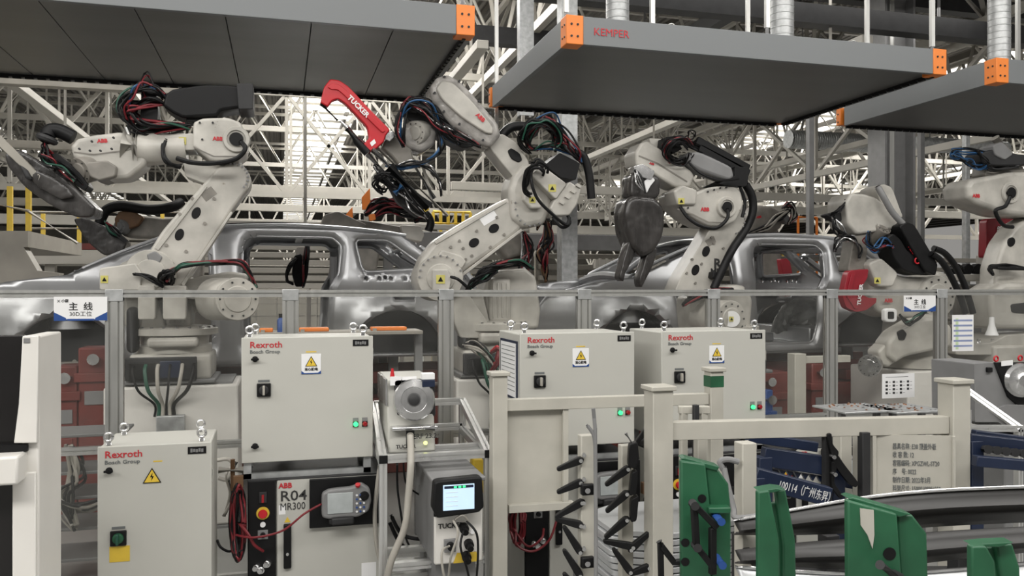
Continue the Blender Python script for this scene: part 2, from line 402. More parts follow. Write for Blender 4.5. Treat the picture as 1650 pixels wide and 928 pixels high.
# ================================================================== columns
p0 = P(918, 460, 11.4)
t = thing('galvanised_post', 'slim galvanised post standing behind the centre robot elbow', 'post', (p0.x, 11.4, 0))
mb = MB(); w = .24; X = p0.x
mb.bb(X - w / 2, X + w / 2, 11.4, 11.43, 0, 6.6); mb.bb(X - w / 2, X - w / 2 + .03, 11.43, 11.62, 0, 6.6); mb.bb(X + w / 2 - .03, X + w / 2, 11.43, 11.62, 0, 6.6)
mb.build('channel', 'galv', t); MB().bb(X - .2, X + .2, 11.3, 11.7, 0, .03).build('base_plate', 'galv', t)
p0 = P(1442, 400, 14.0)
t = thing('building_column', 'thick grey H-section column behind the fourth robot', 'column', (p0.x, 14, 0)); X = p0.x
mb = MB(); mb.bb(X - .36, X - .31, 13.85, 14.35, 0, ZR); mb.bb(X + .31, X + .36, 13.85, 14.35, 0, ZR); mb.bb(X - .31, X + .31, 14.07, 14.13, 0, ZR)
mb.build('shaft', 'midgrey', t); MB().bb(X - .5, X + .5, 13.7, 14.7, 0, .05).build('base_plate', 'midgrey', t)
MB().cyl((X - .2, 13.85, 0), (X - .2, 13.85, ZR), .05, n=8).build('conduit', 'alu', t)
for i, (px, v, lab) in enumerate(((1308, 13.7, 'thin grey steel post left of the grey building column'), (1487, 15.0, 'thin grey steel post just right of the grey building column'),
                                  (1560, 13.7, 'thin galvanised post behind the rightmost robot'))):
    q = P(px, 400, v)
    t = thing('steel_post', lab, 'post', (q.x, v, 0)); MB().bb(q.x - .055, q.x + .055, v, v + .11, 0, 6.3).build('shaft', 'midgrey' if i < 2 else 'galv', t, .01)
    MB().bb(q.x - .14, q.x + .14, v - .06, v + .22, 0, .02).build('base_plate', 'galv', t)

# ================================================================== extraction hoods
def hood(x0, x1, y0, y1, z0, z1, lab, logo=None, seams=0, xs=()):
    t = thing('extraction_hood', lab, 'extraction hood', ((x0 + x1) / 2, (y0 + y1) / 2, z0))
    e = .05; c = .16
    # shallow tray: four side profiles and the underside set a little up
    MB().bb(x0 + c, x1 - c, y0, y0 + e, z0, z1).build('side_profile', 'hoodside', t, .004)
    MB().bb(x0 + c, x1 - c, y1 - e, y1, z0, z1).build('side_profile', 'hoodside', t, .004)
    MB().bb(x0, x0 + e, y0 + c, y1 - c, z0, z1).build('side_profile', 'hoodside', t, .004)
    MB().bb(x1 - e, x1, y0 + c, y1 - c, z0, z1).build('side_profile', 'hoodside', t, .004)
    for sx in (0, 1):
        for sy in (0, 1):
            X0 = x0 - .006 if sx == 0 else x1 - c; X1 = x0 + c if sx == 0 else x1 + .006
            Y0 = y0 - .006 if sy == 0 else y1 - c; Y1 = y0 + c if sy == 0 else y1 + .006
            if sy: Y0 += .07
            cc = MB().bb(X0, X1, Y0, Y1, z0 - .004 + .03 * sy, z1 + .004).build('corner_piece', 'orange', t, .006)
            mb = MB()
            for dx in (.05, .11):
                for dz in (.07, .18):
                    for yy, s in ((Y0, -1),) if sy == 0 else ((Y1, 1),):
                        mb.cyl((X0 + dx, yy, z0 + dz), (X0 + dx, yy + s * .006, z0 + dz), .011, n=8)
                    xx, s = (X0, -1) if sx == 0 else (X1, 1)
                    mb.cyl((xx, Y0 + dx, z0 + dz), (xx + s * .006, Y0 + dx, z0 + dz), .011, n=8)
            mb.build('bolt', 'darkgrey', cc)
    xs = sorted(set([x0 + e] + [x0 + (x1 - x0) * k / seams for k in range(1, seams)] + [x1 - e])) if seams else [x0 + e, x1 - e]
    for a, b in zip(xs, xs[1:]):
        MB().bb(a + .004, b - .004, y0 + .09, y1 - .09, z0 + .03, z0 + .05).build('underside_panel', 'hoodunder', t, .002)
    MB().bb(x0 + e, x1 - e, y0 + e, y1 - e, z1 - .04, z1 - .01).build('top_panel', 'hoodside', t)
    def comb(a0, a1, f, vec):      # toothed strips along the rear and right edges
        out = [(a0, z0 + .03)]; k = a0
        while k < a1 - .1: out += [(k, z0 - .012), (k + .08, z0 - .012), (k + .08, z0 + .004), (k + .12, z0 + .004)]; k += .12
        out += [(k, z0 + .03)]
        MB().prism([f(a, z) for a, z in out], vec).build('slot_strip', 'black', t)
    comb(x0 + .1, x1 - .1, lambda a, z: Vector((a, y1 - .085, z)), (0, .03, 0)); comb(y0 + .1, y1 - .1, lambda a, z: Vector((x1 - .085, a, z)), (.03, 0, 0))
    if logo:
        text(logo, t, 'redtext', (x0 + c + .10, y0 - .004, z0 + .095), X_, Z_, .10, 'brand_lettering', bold=.0)
    return t
a = P(910, 74, 7.2); b = P(1524, 122, 7.2); HZ = 4.24
h2 = hood(a.x + .02, b.x, 7.2, 10.15, HZ, HZ + .26, 'grey extraction hood with red lettering and orange corners, second from left', 'KEMPER')
c1 = P(764, 60, 7.2)
hood(c1.x - 6.3, c1.x, 7.2, 10.0, HZ, HZ + .26, 'large grey extraction hood with seamed underside above the leftmost robot', None, 9)
c3 = P(1612, 137, 7.25)
hood(c3.x, c3.x + 4.2, 7.3, 10.0, HZ, HZ + .26, 'grey extraction hood with orange corners at the right edge')
def hood_duct(px, v, lab):
    q = P(px, 40, v); duct((q.x, v, HZ + .27), (q.x, v, ZR - 1.0), .125, 'exhaust_duct', lab)
hood_duct(995, 8.3, 'ribbed steel exhaust duct rising from hood beside the red lettering')
hood_duct(1260, 7.9, 'ribbed steel exhaust duct rising from the middle of the lettered hood')
hood_duct(1610, 8.0, 'ribbed steel exhaust duct rising from the rightmost hood')
for px, v, lab in ((800, 10.3, 'thin steel hanger channel left of the lettered hood'), (912, 7.6, 'steel hanger at the left front corner of the lettered hood'),
                   (1051, 7.7, 'steel hanger right of the first ribbed duct'), (1205, 9.0, 'steel hanger behind the second ribbed duct'),
                   (1236, 7.5, 'steel hanger just left of the second ribbed duct'), (1397, 8.5, 'steel hanger above the right half of the lettered hood'),
                   (1502, 7.6, 'steel hanger at the right front corner of the lettered hood'), (1640, 8.2, 'steel hanger at the right edge beside the third duct'),
                   (745, 7.5, 'steel hanger at the right front corner of the large left hood')):
    q = P(px, 60, v); zb = HZ + .26 if px != 800 else 3.9
    t = thing('hanger', lab, 'hanger', (q.x, v, zb))
    MB().bb(q.x - .022, q.x + .022, v - .02, v + .02, zb + .16 if px != 800 else zb, ZR - .8).build('channel', 'alu', t)
    if px != 800:
        MB().cyl((q.x, v, zb), (q.x, v, zb + .18), .02, n=8).build('turnbuckle', 'steel', t)
        MB().bb(q.x - .06, q.x + .06, v - .03, v + .03, zb, zb + .03).build('clamp', 'black', t)
q = P(849, 60, 12)
t = thing('galvanised_hanger_post', 'wide galvanised post hanging from the roof between the two left hoods', 'post', (q.x, 12, 4.6))
mb = MB(); mb.bb(q.x - .11, q.x + .11, 12, 12.03, 4.6, ZR); mb.bb(q.x - .11, q.x - .08, 12.03, 12.15, 4.6, ZR); mb.bb(q.x + .08, q.x + .11, 12.03, 12.15, 4.6, ZR)
mb.build('channel', 'galv', t)
for px, v, lab in ((1082, 7.4, 'small lifting loop left on the front edge of the lettered hood'), (1375, 7.4, 'small lifting loop right on the front edge of the lettered hood')):
    q = P(px, 60, v); tag(MB().ring((q.x, v, HZ + .3), Y_, .035, .009).build('lifting_loop', 'alu'), lab, 'lifting loop')
# dome lamp
q = P(1450, 45, 15)
t = thing('dome_lamp', 'dark dome high-bay lamp hanging between the ducts', 'lamp', (q.x, 15, q.z - .2))
MB().lathe((q.x, 15, q.z - .2), Z_, [(.36, 0), (.38, .02), (.33, .13), (.2, .25), (.08, .33), (.06, .42)], 24).build('shade', 'midgrey', t)
MB().cyl((q.x, 15, q.z + .2), (q.x, 15, ZR), .012, n=6).build('cord', 'black', t)
# dark heavy purlins and cable trays close above the hoods
for i, (x0, y0, x1, y1, z, lab) in enumerate(((4, 16, 30, 16, 8.6, 'dark steel beam crossing high behind the lettered hood'),
                                            (10, 10.5, 10, 30, 8.4, 'dark steel beam receding high over the lettered hood'),
                                            (3.4, 13, 24, 13, 6.9, 'dark cable tray level behind the hood ducts'),
                                            (-8, 17, 6, 17, 7.3, 'dark pipe tray level behind the large left hood'))):
    t = thing('ceiling_beam', lab, 'beam', (x0, y0, z)); MB().beam((x0, y0, z), (x1, y1, z), .3, .35).build('beam', 'darkgrey', t)
    n = 6
    for k in range(n):
        a = Vector((x0, y0, z)).lerp(Vector((x1, y1, z)), (k + .5) / n); MB().cyl(a, a + Z_ * (ZR - z), .03, n=6).build('hanger_rod', 'midgrey', t)

# ================================================================== mid background
def slatted(x0, x1, y, z0, z1, n, lab, m='beige'):
    t = thing('slatted_screen', lab, 'screen', (x0, y, 0))
    for k in range(n):
        z = z0 + (z1 - z0) * k / (n - 1); MB().bb(x0, x1, y - .09, y, z, z + .085).build('slat', m, t, .008)
    x = x0
    while x <= x1 + .01: MB().bb(x - .04, x + .04, y, y + .08, 0, z1 + .1).build('upright', m, t); x += (x1 - x0) / 4
slatted(-2.3, 4.0, 13.45, 1.75, 2.95, 11, 'pale horizontal slats seen through the nearer car body', 'truss')
slatted(4.2, 15.5, 13.5, 1.2, 2.5, 8, 'dull beige horizontal slats behind the second car body', 'beige')
t = thing('conveyor_girder', 'long grey overhead conveyor girder running level behind the centre robot', 'girder', (2, 13.2, 0))
MB().bb(1.2, 11.4, 12.9, 13.1, 2.62, 2.88).build('girder', 'midgrey', t, .01)
for x in (1.6, 4.6, 8.2, 11.1): MB().bb(x - .07, x + .07, 12.92, 13.06, 0, 2.62).build('leg', 'midgrey', t)
t = thing('conveyor_guide', 'short pale ribbed guide below the grey girder beside the galvanised post', 'guide', (6, 12.6, 2.2))
mb = MB().bb(4.9, 6.6, 12.6, 12.7, 2.32, 2.46)
for k in range(14): mb.bb(4.95 + .12 * k, 4.99 + .12 * k, 12.58, 12.6, 2.3, 2.48)
mb.build('rail', 'truss', t); MB().bb(5.7, 5.76, 12.6, 12.66, 0, 2.32).build('leg', 'truss', t)
# left platform with stairs
t = thing('access_platform', 'beige access platform with railing behind the left robot tool', 'platform', (-5, 13, 0))
a = P(-60, 430, 13); b = P(105, 430, 13)
MB().prism([P(-80, 372, 12), P(45, 372, 12), P(45, 398, 12), P(-80, 398, 12)], (0, 3, 0)).build('deck', 'beige', t)
MB().prism([P(-80, 398, 12), P(38, 398, 12), P(60, 436, 12), P(95, 440, 12), P(95, 458, 12), P(-80, 458, 12)], (0, .25, 0)).build('side_beam', 'beige', t)
for px in (-20, 15, 45): MB().bb(P(px, 0, 12.2).x - .03, P(px, 0, 12.2).x + .03, 12.2, 12.26, P(px, 372, 12.2).z, P(px, 300, 12.2).z).build('railing_post', 'yellow', t)
MB().cyl(P(-60, 318, 12.2), P(48, 340, 12.2), .02, n=8).build('handrail', 'truss', t)
MB().cyl(P(45, 340, 12.2), P(125, 392, 12.2), .02, n=8).build('handrail', 'truss', t)
for px in (-30, 30): MB().bb(P(px, 0, 12.2).x - .07, P(px, 0, 12.2).x + .07, 12.2, 12.34, 0, P(px, 400, 12.2).z).build('leg', 'beige', t)
t = thing('walkway', 'pale walkway with red edge beam behind the leftmost robot', 'walkway', (-3, 16, 0))
MB().prism([P(40, 392, 16), P(372, 392, 16), P(372, 402, 16), P(40, 402, 16)], (0, .2, 0)).build('edge_beam', 'darkred', t)
MB().prism([P(40, 403, 16), P(372, 403, 16), P(372, 425, 16), P(40, 425, 16)], (0, 1.5, 0)).build('deck', 'truss', t)
for px in (70, 128, 205, 262, 330):
    q = P(px, 340, 16.05); MB().bb(q.x - .03, q.x + .03, 16, 16.06, P(px, 402, 16).z, q.z).build('railing_post', 'truss' if px % 2 else 'yellow', t)
MB().cyl(P(50, 342, 16), P(372, 342, 16), .025, n=8).build('handrail', 'truss', t); MB().cyl(P(50, 368, 16), P(372, 368, 16), .02, n=8).build('handrail', 'truss', t)
for px in (80, 350): q = P(px, 0, 16.2); MB().bb(q.x - .08, q.x + .08, 16.2, 16.36, 0, P(px, 425, 16.2).z).build('leg', 'truss', t)
# yellow railings
def railing(px0, px1, yt, yb, v, lab, m='yellow', n=6):
    a = P(px0, yb, v); b = P(px1, yb, v); zt = P(px0, yt, v).z; t = thing('railing', lab, 'railing', (a.x, v, 0))
    for z in (a.z, (a.z + zt) / 2, zt): MB().cyl((a.x, v, z), (b.x, v, z), .03, n=8).build('rail', m, t)
    for k in range(n): x = a.x + (b.x - a.x) * k / (n - 1); MB().cyl((x, v, 0 if k in (0, n - 1) else a.z), (x, v, zt), .03, n=8).build('post', m, t)
railing(698, 758, 341, 378, 15, 'yellow safety railing behind the centre robot lower arm')
railing(1215, 1262, 391, 425, 17, 'yellow railing far behind the second car roof', n=4)
railing(1286, 1316, 350, 420, 16.5, 'orange tall railing behind the robot beyond the second car', 'orange', 3)
# orange wing tools beyond the car
for i, (pts, lab) in enumerate((([(583, 318), (596, 303), (598, 345), (590, 337), (584, 338)], 'orange triangular bracket standing high beyond the nearer car roof'),
                                ([(558, 345), (568, 333), (569, 352), (558, 352)], 'smaller orange triangular bracket low beyond the nearer car roof'))):
    t = thing('orange_bracket', lab, 'bracket', P(590, 350, 12)); slab(t, 'wing', 'orange', pts, 12, .05, .005, 1, round_=False)
    q = P(pts[-1][0] + 6, pts[-1][1], 12.03); MB().cyl((q.x, q.y, 0), (q.x, q.y, q.z), .035, n=8).build('pole', 'truss', t)

# back mesh fence behind the line
def mesh_fence(x0, x1, y, z1, lab):
    t = thing('mesh_fence', lab, 'fence', (x0, y, 0)); mb = MB(); x = x0
    while x < x1: mb.bb(x - .006, x + .006, y, y + .012, .1, z1); x += .28
    z = .2
    while z < z1: mb.bb(x0, x1, y, y + .012, z - .006, z + .006); z += .28
    mb.build('wire_mesh', 'white', t); x = x0
    while x <= x1 + .01: MB().bb(x - .03, x + .03, y - .02, y + .04, 0, z1 + .03).build('post', 'white', t); x += (x1 - x0) / 5
mesh_fence(-2.3, 4.4, 12.3, 1.95, 'white wire mesh fence low behind the nearer car')
# pale backing screen far behind
t = thing('backing_panel', 'pale panel screen standing low behind the wire mesh fence', 'panel', (0, 18, 0))
for k in range(7): MB().bb(-9 + 2.4 * k, -9 + 2.4 * k + 2.36, 18, 18.05, .1, 2.1).build('board', 'truss', t)
t = thing('backing_panel', 'dark panel screen standing low behind the second car', 'panel', (14, 18, 0))
for k in range(7): MB().bb(8 + 2.4 * k, 8 + 2.4 * k + 2.36, 18, 18.05, .1, 2.1).build('board', 'midgrey', t)
# ================================================================== CAR BODIES
def car_side_mesh(y0, flip):
    top = [(-3.15, 1.72), (-3.0, 1.92), (-2.5, 2.06), (-1.95, 2.13), (-1.58, 2.3), (-1.2, 2.46), (-.9, 2.56), (-.62, 2.61), (.0, 2.64), (.55, 2.625), (1.0, 2.59), (1.25, 2.56), (1.36, 2.50), (1.62, 2.30), (1.9, 2.12), (2.02, 2.02), (2.08, 1.9), (2.1, 1.5), (2.06, 1.32), (1.78, 1.27)]
    arch = lambda cx, r: [(cx + r * math.cos(math.pi * k / 12), 1.27 + r * math.sin(math.pi * k / 12)) for k in range(0, 13)]
    out = top + arch(1.20, .50) + [(.4, 1.24), (-.6, 1.22), (-1.3, 1.24)] + arch(-1.98, .48) + [(-2.6, 1.3), (-3.1, 1.34)]
    h1 = rnd([(-1.34, 1.34), (-1.46, 2.08), (-1.02, 2.41), (-.72, 2.50), (-.66, 1.34)], .12, 3)
    h2 = rnd([(-.36, 1.34), (-.38, 2.52), (.52, 2.52), (.60, 2.44), (.57, 2.16), (.48, 2.0), (.46, 1.55), (.40, 1.34)], .12, 3)
    h3 = rnd([(.77, 2.50), (1.10, 2.50), (1.48, 2.22), (.84, 2.18)], .10, 2)
    hl = [[Vector((p[0], p[1])) for p in h] for h in (h1, h2, h3)]
    for cx in (.86, 1.0, 1.06, 1.12, 1.27, 1.35, 1.42):     # round access holes under the quarter window
        hl.append([Vector((cx + .022 * math.cos(t * math.pi / 4), 2.10 + .022 * math.sin(t * math.pi / 4) + (.012 if cx in (1.06, 1.35) else 0))) for t in range(8)])
    hl.append([Vector(p) for p in ((1.12, 1.96), (1.40, 1.96), (1.36, 1.87), (1.16, 1.87))])
    vs = []; ed = []; faces = []
    def loop(pts):
        k = len(vs); vs.extend(pts); ids = list(range(k, len(vs)))
        for i in range(len(ids)): ed.append((ids[i], ids[(i + 1) % len(ids)]))
    o = [Vector(p) for p in out]; loop(o)
    for h in hl: loop(h)
    def inside(p, poly):
        c = False; n = len(poly)
        for i in range(n):
            a, b = poly[i], poly[i - 1]
            if (a.y > p.y) != (b.y > p.y) and p.x < (b.x - a.x) * (p.y - a.y) / (b.y - a.y) + a.x: c = not c
        return c
    def dist(p, h):
        best = 9
        for i in range(len(h)):
            a, b = h[i - 1], h[i]; ab = b - a; t = max(0, min(1, (p - a).dot(ab) / max(ab.length_squared, 1e-9))); best = min(best, (p - a - ab * t).length)
        return best
    doors = hl[:3]
    for h in doors:                                            # rings of points following each opening
        c0 = sum(h, Vector((0, 0))) / len(h); area2 = sum(h[i - 1].x * h[i].y - h[i].x * h[i - 1].y for i in range(len(h))); sg = 1 if area2 > 0 else -1
        for off in (.025, .05, .075):
            for i in range(len(h)):
                a, b = h[i - 1], h[i]; L = (b - a).length; m = max(1, int(L / .06)); n_ = Vector(((b - a).y, -(b - a).x)).normalized() * sg
                for k in range(m):
                    p = a + (b - a) * ((k + .5) / m) + n_ * off
                    if inside(p, o) and not any(inside(p, q) for q in hl) and min(dist(p, q) for q in doors) > off * .9 and dist(p, o) > .012: vs.append(p)
    x = -3.1
    while x < 2.1:
        z = 1.28
        while z < 2.62:
            p = Vector((x, z))
            if inside(p, o) and not any(inside(p, h) for h in hl) and min(dist(p, h) for h in doors) > .085 and dist(p, o) > .02: vs.append(p)
            z += .06
        x += .07
    rv, re, rf, *_ = geometry.delaunay_2d_cdt(vs, ed, [], 1, 1e-5)
    keep = []
    for f in rf:
        c = sum((rv[i] for i in f), Vector((0, 0))) / len(f)
        if inside(c, o) and not any(inside(c, h) for h in hl): keep.append(f)
    def yy(p):
        z = p.y; d = 0
        if z > 2.1: d += (z - 2.1) * .25
        d += -.02 * math.exp(-((z - 1.72) / .12) ** 2)           # waist crease
        d += .02 * max(0, 1 - abs(z - 1.95) / .07)
        r = math.hypot(p.x - 1.20, z - 1.27)
        if .5 < r < .66: d -= .05 * math.cos((r - .5) / .16 * math.pi / 2)
        r = math.hypot(p.x + 1.98, z - 1.27)
        if .48 < r < .62: d -= .05 * math.cos((r - .48) / .14 * math.pi / 2)
        if p.x < -2.5: d += (-2.5 - p.x) ** 2 * .5
        if p.x > 1.7: d += (p.x - 1.7) ** 2 * .45
        dd = min(dist(p, q) for q in doors)                        # pressed door-frame step
        d += .04 * (1 if dd < .03 else max(0, 1 - (dd - .03) / .03))
        return d
    verts = [(p.x, y0 + (-yy(p) if flip else yy(p)), p.y) for p in rv]
    mb = MB(); mb.add(verts, [tuple(f) if not flip else tuple(reversed(f)) for f in keep]); return mb
def car(dx, lab, full=True):
    YN = 8.85; YF = 10.72
    t = thing('car_body', lab, 'car body', (0, (YN + YF) / 2, 1.2))
    for y, fl, nm in ((YN, False, 'side_panel'), (YF, True, 'side_panel')):
        o = car_side_mesh(y, fl).build(nm, 'body', t, ang=30)
        s = o.modifiers.new('solid', 'SOLIDIFY'); s.thickness = .03; s.offset = 0
    # roof skin, crowned
    prof = [(-.95, 2.56), (-.62, 2.61), (0, 2.64), (.55, 2.625), (1.0, 2.59), (1.30, 2.55)]; mb = MB(); vs = []; n = 9
    for x, z in prof:
        for k in range(n):
            s = k / (n - 1); vs.append((x, YN + .17 + (YF - YN - .34) * s, z + .05 * math.sin(math.pi * s) - .01))
    fs = [(i * n + k, i * n + k + 1, (i + 1) * n + k + 1, (i + 1) * n + k) for i in range(len(prof) - 1) for k in range(n - 1)]
    mb.add(vs, fs); o = mb.build('roof_panel', 'body', t, ang=60); s = o.modifiers.new('solid', 'SOLIDIFY'); s.thickness = .02
    # roof rails (dark channel + bright drip edge)
    for y, s in ((YN, 1), (YF, -1)):
        MB().tube(crom([(x, y + s * .15, z + .015) for x, z in [(-1.95, 2.14), (-1.55, 2.33), (-1.2, 2.475)] + prof], 4), .022, 8).build('roof_rail', 'body', t)
        MB().tube(crom([(x, y + s * .165, z + .04) for x, z in [(-.62, 2.61), (0, 2.635), (.55, 2.61)]], 4), .014, 6).build('roof_channel', 'black', t)
        # sills and inner door-frame tubes
        MB().bb(-1.45, .68, y + (s * .02 if s > 0 else -.14), y + (.14 if s > 0 else -.02), 1.2, 1.34).build('sill', 'body', t, .02)
        for x in (-.51, .63): MB().tube(crom([(x, y + s * .16, 2.5), (x, y + s * .08, 2.1), (x, y + s * .06, 1.7), (x, y + s * .06, 1.3)], 3), .05, 8).build('inner_pillar', 'body', t)
        # inner wheel housings
        for cx, r in ((1.2, .50), (-1.98, .48)):
            mb = MB(); n = 14; vs = []
            for k in range(n + 1):
                an = math.pi * k / n
                for w, rr in ((0, r), (.12, r + .03), (.26, r), (.27, 0.02)):
                    vs.append((cx + rr * math.cos(an), y + s * w, 1.27 + rr * math.sin(an)))
            fs = [(k * 4 + j, (k + 1) * 4 + j, (k + 1) * 4 + j + 1, k * 4 + j + 1) for k in range(n) for j in range(3)]
            mb.add(vs, fs); mb.build('wheel_housing', 'darkgrey', t, ang=50)
    MB().tube(crom([(-1.95, YN + .05, 2.1), (-2.0, (YN + YF) / 2, 2.16), (-1.95, YF - .05, 2.1)], 6), .05, 8).build('cowl', 'body', t)
    for x, z in ((-.55, 2.56), (.2, 2.58), (.75, 2.54), (1.38, 2.47)):
        MB().bb(x - .04, x + .04, YN + .2, YF - .2, z - .03, z).build('roof_bow', 'body', t, .01)
    mb = MB(); mb.bb(-1.5, 1.9, YN + .1, YF - .1, 1.26, 1.3); mb.bb(-.3, .3, YN + .7, YF - .7, 1.3, 1.42); mb.bb(.55, 1.9, YN + .3, YF - .3, 1.3, 1.5)
    mb.build('floor_pan', 'body', t, .02)
    # front rails, strut towers, bumper beam
    for y in (YN + .45, YF - .45): MB().bb(-3.1, -1.9, y - .06, y + .06, 1.55, 1.7).build('front_rail', 'body', t, .015)
    for y in (YN + .25, YF - .25): MB().lathe((-2.0, y, 1.6), Z_, [(.2, 0), (.17, .3), (.1, .36), (.0, .37)], 16).build('strut_tower', 'body', t)
    MB().bb(-3.2, -3.1, YN + .2, YF - .2, 1.5, 1.68).build('bumper_beam', 'body', t, .02)
    # tail opening frame
    for y in (YN + .1, YF - .1): MB().tube(crom([(1.4, y + (.12 if y < 9.5 else -.12), 2.46), (1.72, y + (.05 if y < 9.5 else -.05), 2.28), (2.0, y, 2.1), (2.05, y, 1.6), (2.0, y, 1.32)], 4), .045, 8).build('tail_pillar', 'body', t)
    MB().bb(1.95, 2.07, YN + .15, YF - .15, 1.3, 1.5).build('tail_crossmember', 'body', t, .02)
    # skid carrying the body
    for y in (YN + .35, YF - .5): MB().bb(-3.0, 2.2, y, y + .14, .95, 1.08).build('carrier_rail', 'darkred', t, .01)
    for x in (-1.6, -.3, 1.2):
        MB().bb(x - .1, x + .1, YN + .3, YF - .3, .82, .95).build('carrier_crossmember', 'darkred', t, .01)
        for y in (YN + .42, YF - .42): MB().bb(x - .05, x + .05, y - .05, y + .05, 1.08, 1.25).build('carrier_pad', 'midgrey', t)
    return t
car1 = car(0, 'bare silver people-carrier body behind the centre robot, nearer of the two')
car2 = copy_tree(car1, loc=car1.location + Vector((5.90, 0, 0)), label='bare silver people-carrier body behind the third robot, farther of the two')
# line bed below the cars
t = thing('fixture_bed', 'dark red steel fixture bed under the car bodies', 'fixture bed', (2, 9.8, 0))
MB().bb(-4, 12.5, 9.1, 9.5, .12, .8).build('beam', 'darkred', t, .02); MB().bb(-4, 12.5, 10.1, 10.5, .12, .8).build('beam', 'darkred', t, .02)
for k in range(14):
    x = -3.8 + 1.22 * k; MB().bb(x, x + .3, 9.0, 10.6, 0, .82).build('stand', 'darkred', t, .02)
    MB().bb(x + .1, x + .2, 8.98, 9.0, .5, .75).build('plate', 'blue' if k % 3 == 0 else 'midgrey', t)
# fixture towers visible through the fence
for px, y0, y1, w, m, lab in ((152, 560, 720, .26, 'darkred', 'dark red clamp tower seen through the fence left of the pedestal'), (106, 590, 720, .18, 'darkred', 'short dark red clamp tower seen through the fence beside the dark terminal'),
                              (1240, 600, 700, .5, 'darkred', 'wide dark red clamp block right of the rightmost control cabinet'), (1322, 585, 690, .22, 'darkred', 'dark red clamp block behind the cream post through the fence'),
                              (1240, 628, 700, .09, 'blue', 'small blue upright in front of the dark red clamp block')):
    v = 8.0 if m == 'darkred' else 7.6; q = P(px, y0, v)
    t = thing('clamp_tower', lab, 'clamp tower', (q.x, v, 0)); MB().bb(q.x - w / 2, q.x + w / 2, v, v + .3, 0, q.z).build('column', m, t, .015)
    MB().bb(q.x - w / 2 - .03, q.x + w / 2 + .03, v - .03, v + .33, q.z - .3, q.z - .22).build('flange', m, t, .008)
    MB().cyl((q.x, v - .06, q.z - .1), (q.x, v + .05, q.z - .1), .05, n=12).build('clamp_pin', 'steel', t)
    for k in range(3): MB().bb(q.x - w * .3, q.x + w * .3, v - .012, v, q.z - .5 - .25 * k, q.z - .38 - .25 * k).build('cover_plate', m if k else 'midgrey', t, .004)
q = P(1290, 570, 7.2)
t = thing('cream_post', 'cream square post seen through the fence right of the rightmost control cabinet', 'post', (q.x, 7.2, 0))
MB().bb(q.x - .065, q.x + .065, 7.2, 7.33, 0, q.z).build('shaft', 'rack', t, .006); MB().bb(q.x, q.x + .6, 7.22, 7.3, q.z - .1, q.z - .03).build('arm', 'rack', t, .006)
MB().bb(q.x - .13, q.x + .13, 7.13, 7.4, 0, .02).build('base_plate', 'rack', t)

# clear film draped over the wheel housing of the farther body
q = P(1285, 560, 9.6)
t = thing('plastic_film', 'crumpled clear plastic film draped over the rear wheel housing of the farther body', 'film', (q.x, 9.6, 1.35))
mb = MB(); R_ = .42; vs = []; rg = random.Random(3)
for i in range(15):
    a = math.pi * i / 14
    for j in range(7): r = R_ * (1 - .14 * j) ; vs.append((q.x + r * math.cos(a) * 1.15 + rg.uniform(-.02, .02), 9.45 + .035 * j + rg.uniform(-.03, .03), 1.42 + r * math.sin(a) * 1.1 + rg.uniform(-.02, .02)))
mb.add(vs, [(i * 7 + j, (i + 1) * 7 + j, (i + 1) * 7 + j + 1, i * 7 + j + 1) for i in range(14) for j in range(6)]); o = mb.build('film_sheet', mat('clear_film', (.35, .35, .34), .12, .4, 10, .4), t, ang=20)
m_ = o.modifiers.new('solid', 'SOLIDIFY'); m_.thickness = .004
# ================================================================== ROBOTS
def disc(parent, name, m, px, py, v, r_px, depth, axis=(0, -1, 0), holes=0, m2='darkgrey', inner=None, prof=None):
    """round drum or cover; r given in photo pixels at that distance, axis points to the viewer side"""
    r = r_px / SC(px, v); c = P(px, py, v); ax = Vector(axis).normalized()
    mb = MB(); mb.lathe(c + ax * -depth, ax, prof or [(r * .98, 0), (r, .01), (r, depth - .012), (r * .96, depth), (r * .62, depth), (r * .58, depth + .012), (r * .22, depth + .016)], 32, m)
    a, b = frame(ax)
    for k in range(holes):
        t = 2 * math.pi * k / holes; q = c + (a * math.cos(t) + b * math.sin(t)) * r * .8; mb.cyl(q - ax * .005, q + ax * .008, r * .05, n=8, m=m2)
    if inner: mb.cyl(c - ax * .01, c + ax * .022, r * inner, n=20, m=m2)
    return mb.build(name, m, parent, ang=40)
def port(parent, px, py, v, r_px):
    """hollow wrist-side port: a collar ring around a dark bore"""
    r = r_px / SC(px, v); c = P(px, py, v)
    o = MB().lathe(c + Y_ * .02, (0, -1, 0), [(r * 1.95, 0), (r * 1.95, .03), (r * 1.8, .045), (r * 1.35, .045), (r * 1.3, .03), (r * 1.02, .03)], 28).build('port_collar', 'cream', parent, ang=30)
    MB().cyl(c - Y_ * .028, c + Y_ * .02, r, n=24).build('port_bore', 'black', o)
def arm_holes(parent, hs, v, rx=8, ry=12, rot=-40):
    t = math.radians(rot)
    for hx, hy in hs:
        pts = []
        for k in range(16):
            a = 2 * math.pi * k / 16; x = rx * math.cos(a); y = ry * math.sin(a) * (1 if abs(math.sin(a)) < 2 else 1)
            pts.append(P(hx + x * math.cos(t) - y * math.sin(t), hy + x * math.sin(t) + y * math.cos(t), v - .006))
        MB().prism(pts, (0, .03, 0)).build('pocket_shade_plate', 'black', parent, .004, 2)  # black oval plate, set proud, paints the dark inside an arm pocket
def bolts(parent, pts, v, r=.014, m='creamdark'):
    mb = MB()
    for x, y in pts:
        c = P(x, y, v); mb.cyl(c - Y_ * .012, c + Y_ * .01, r, n=8)
    mb.build('bolt_row', m, parent)
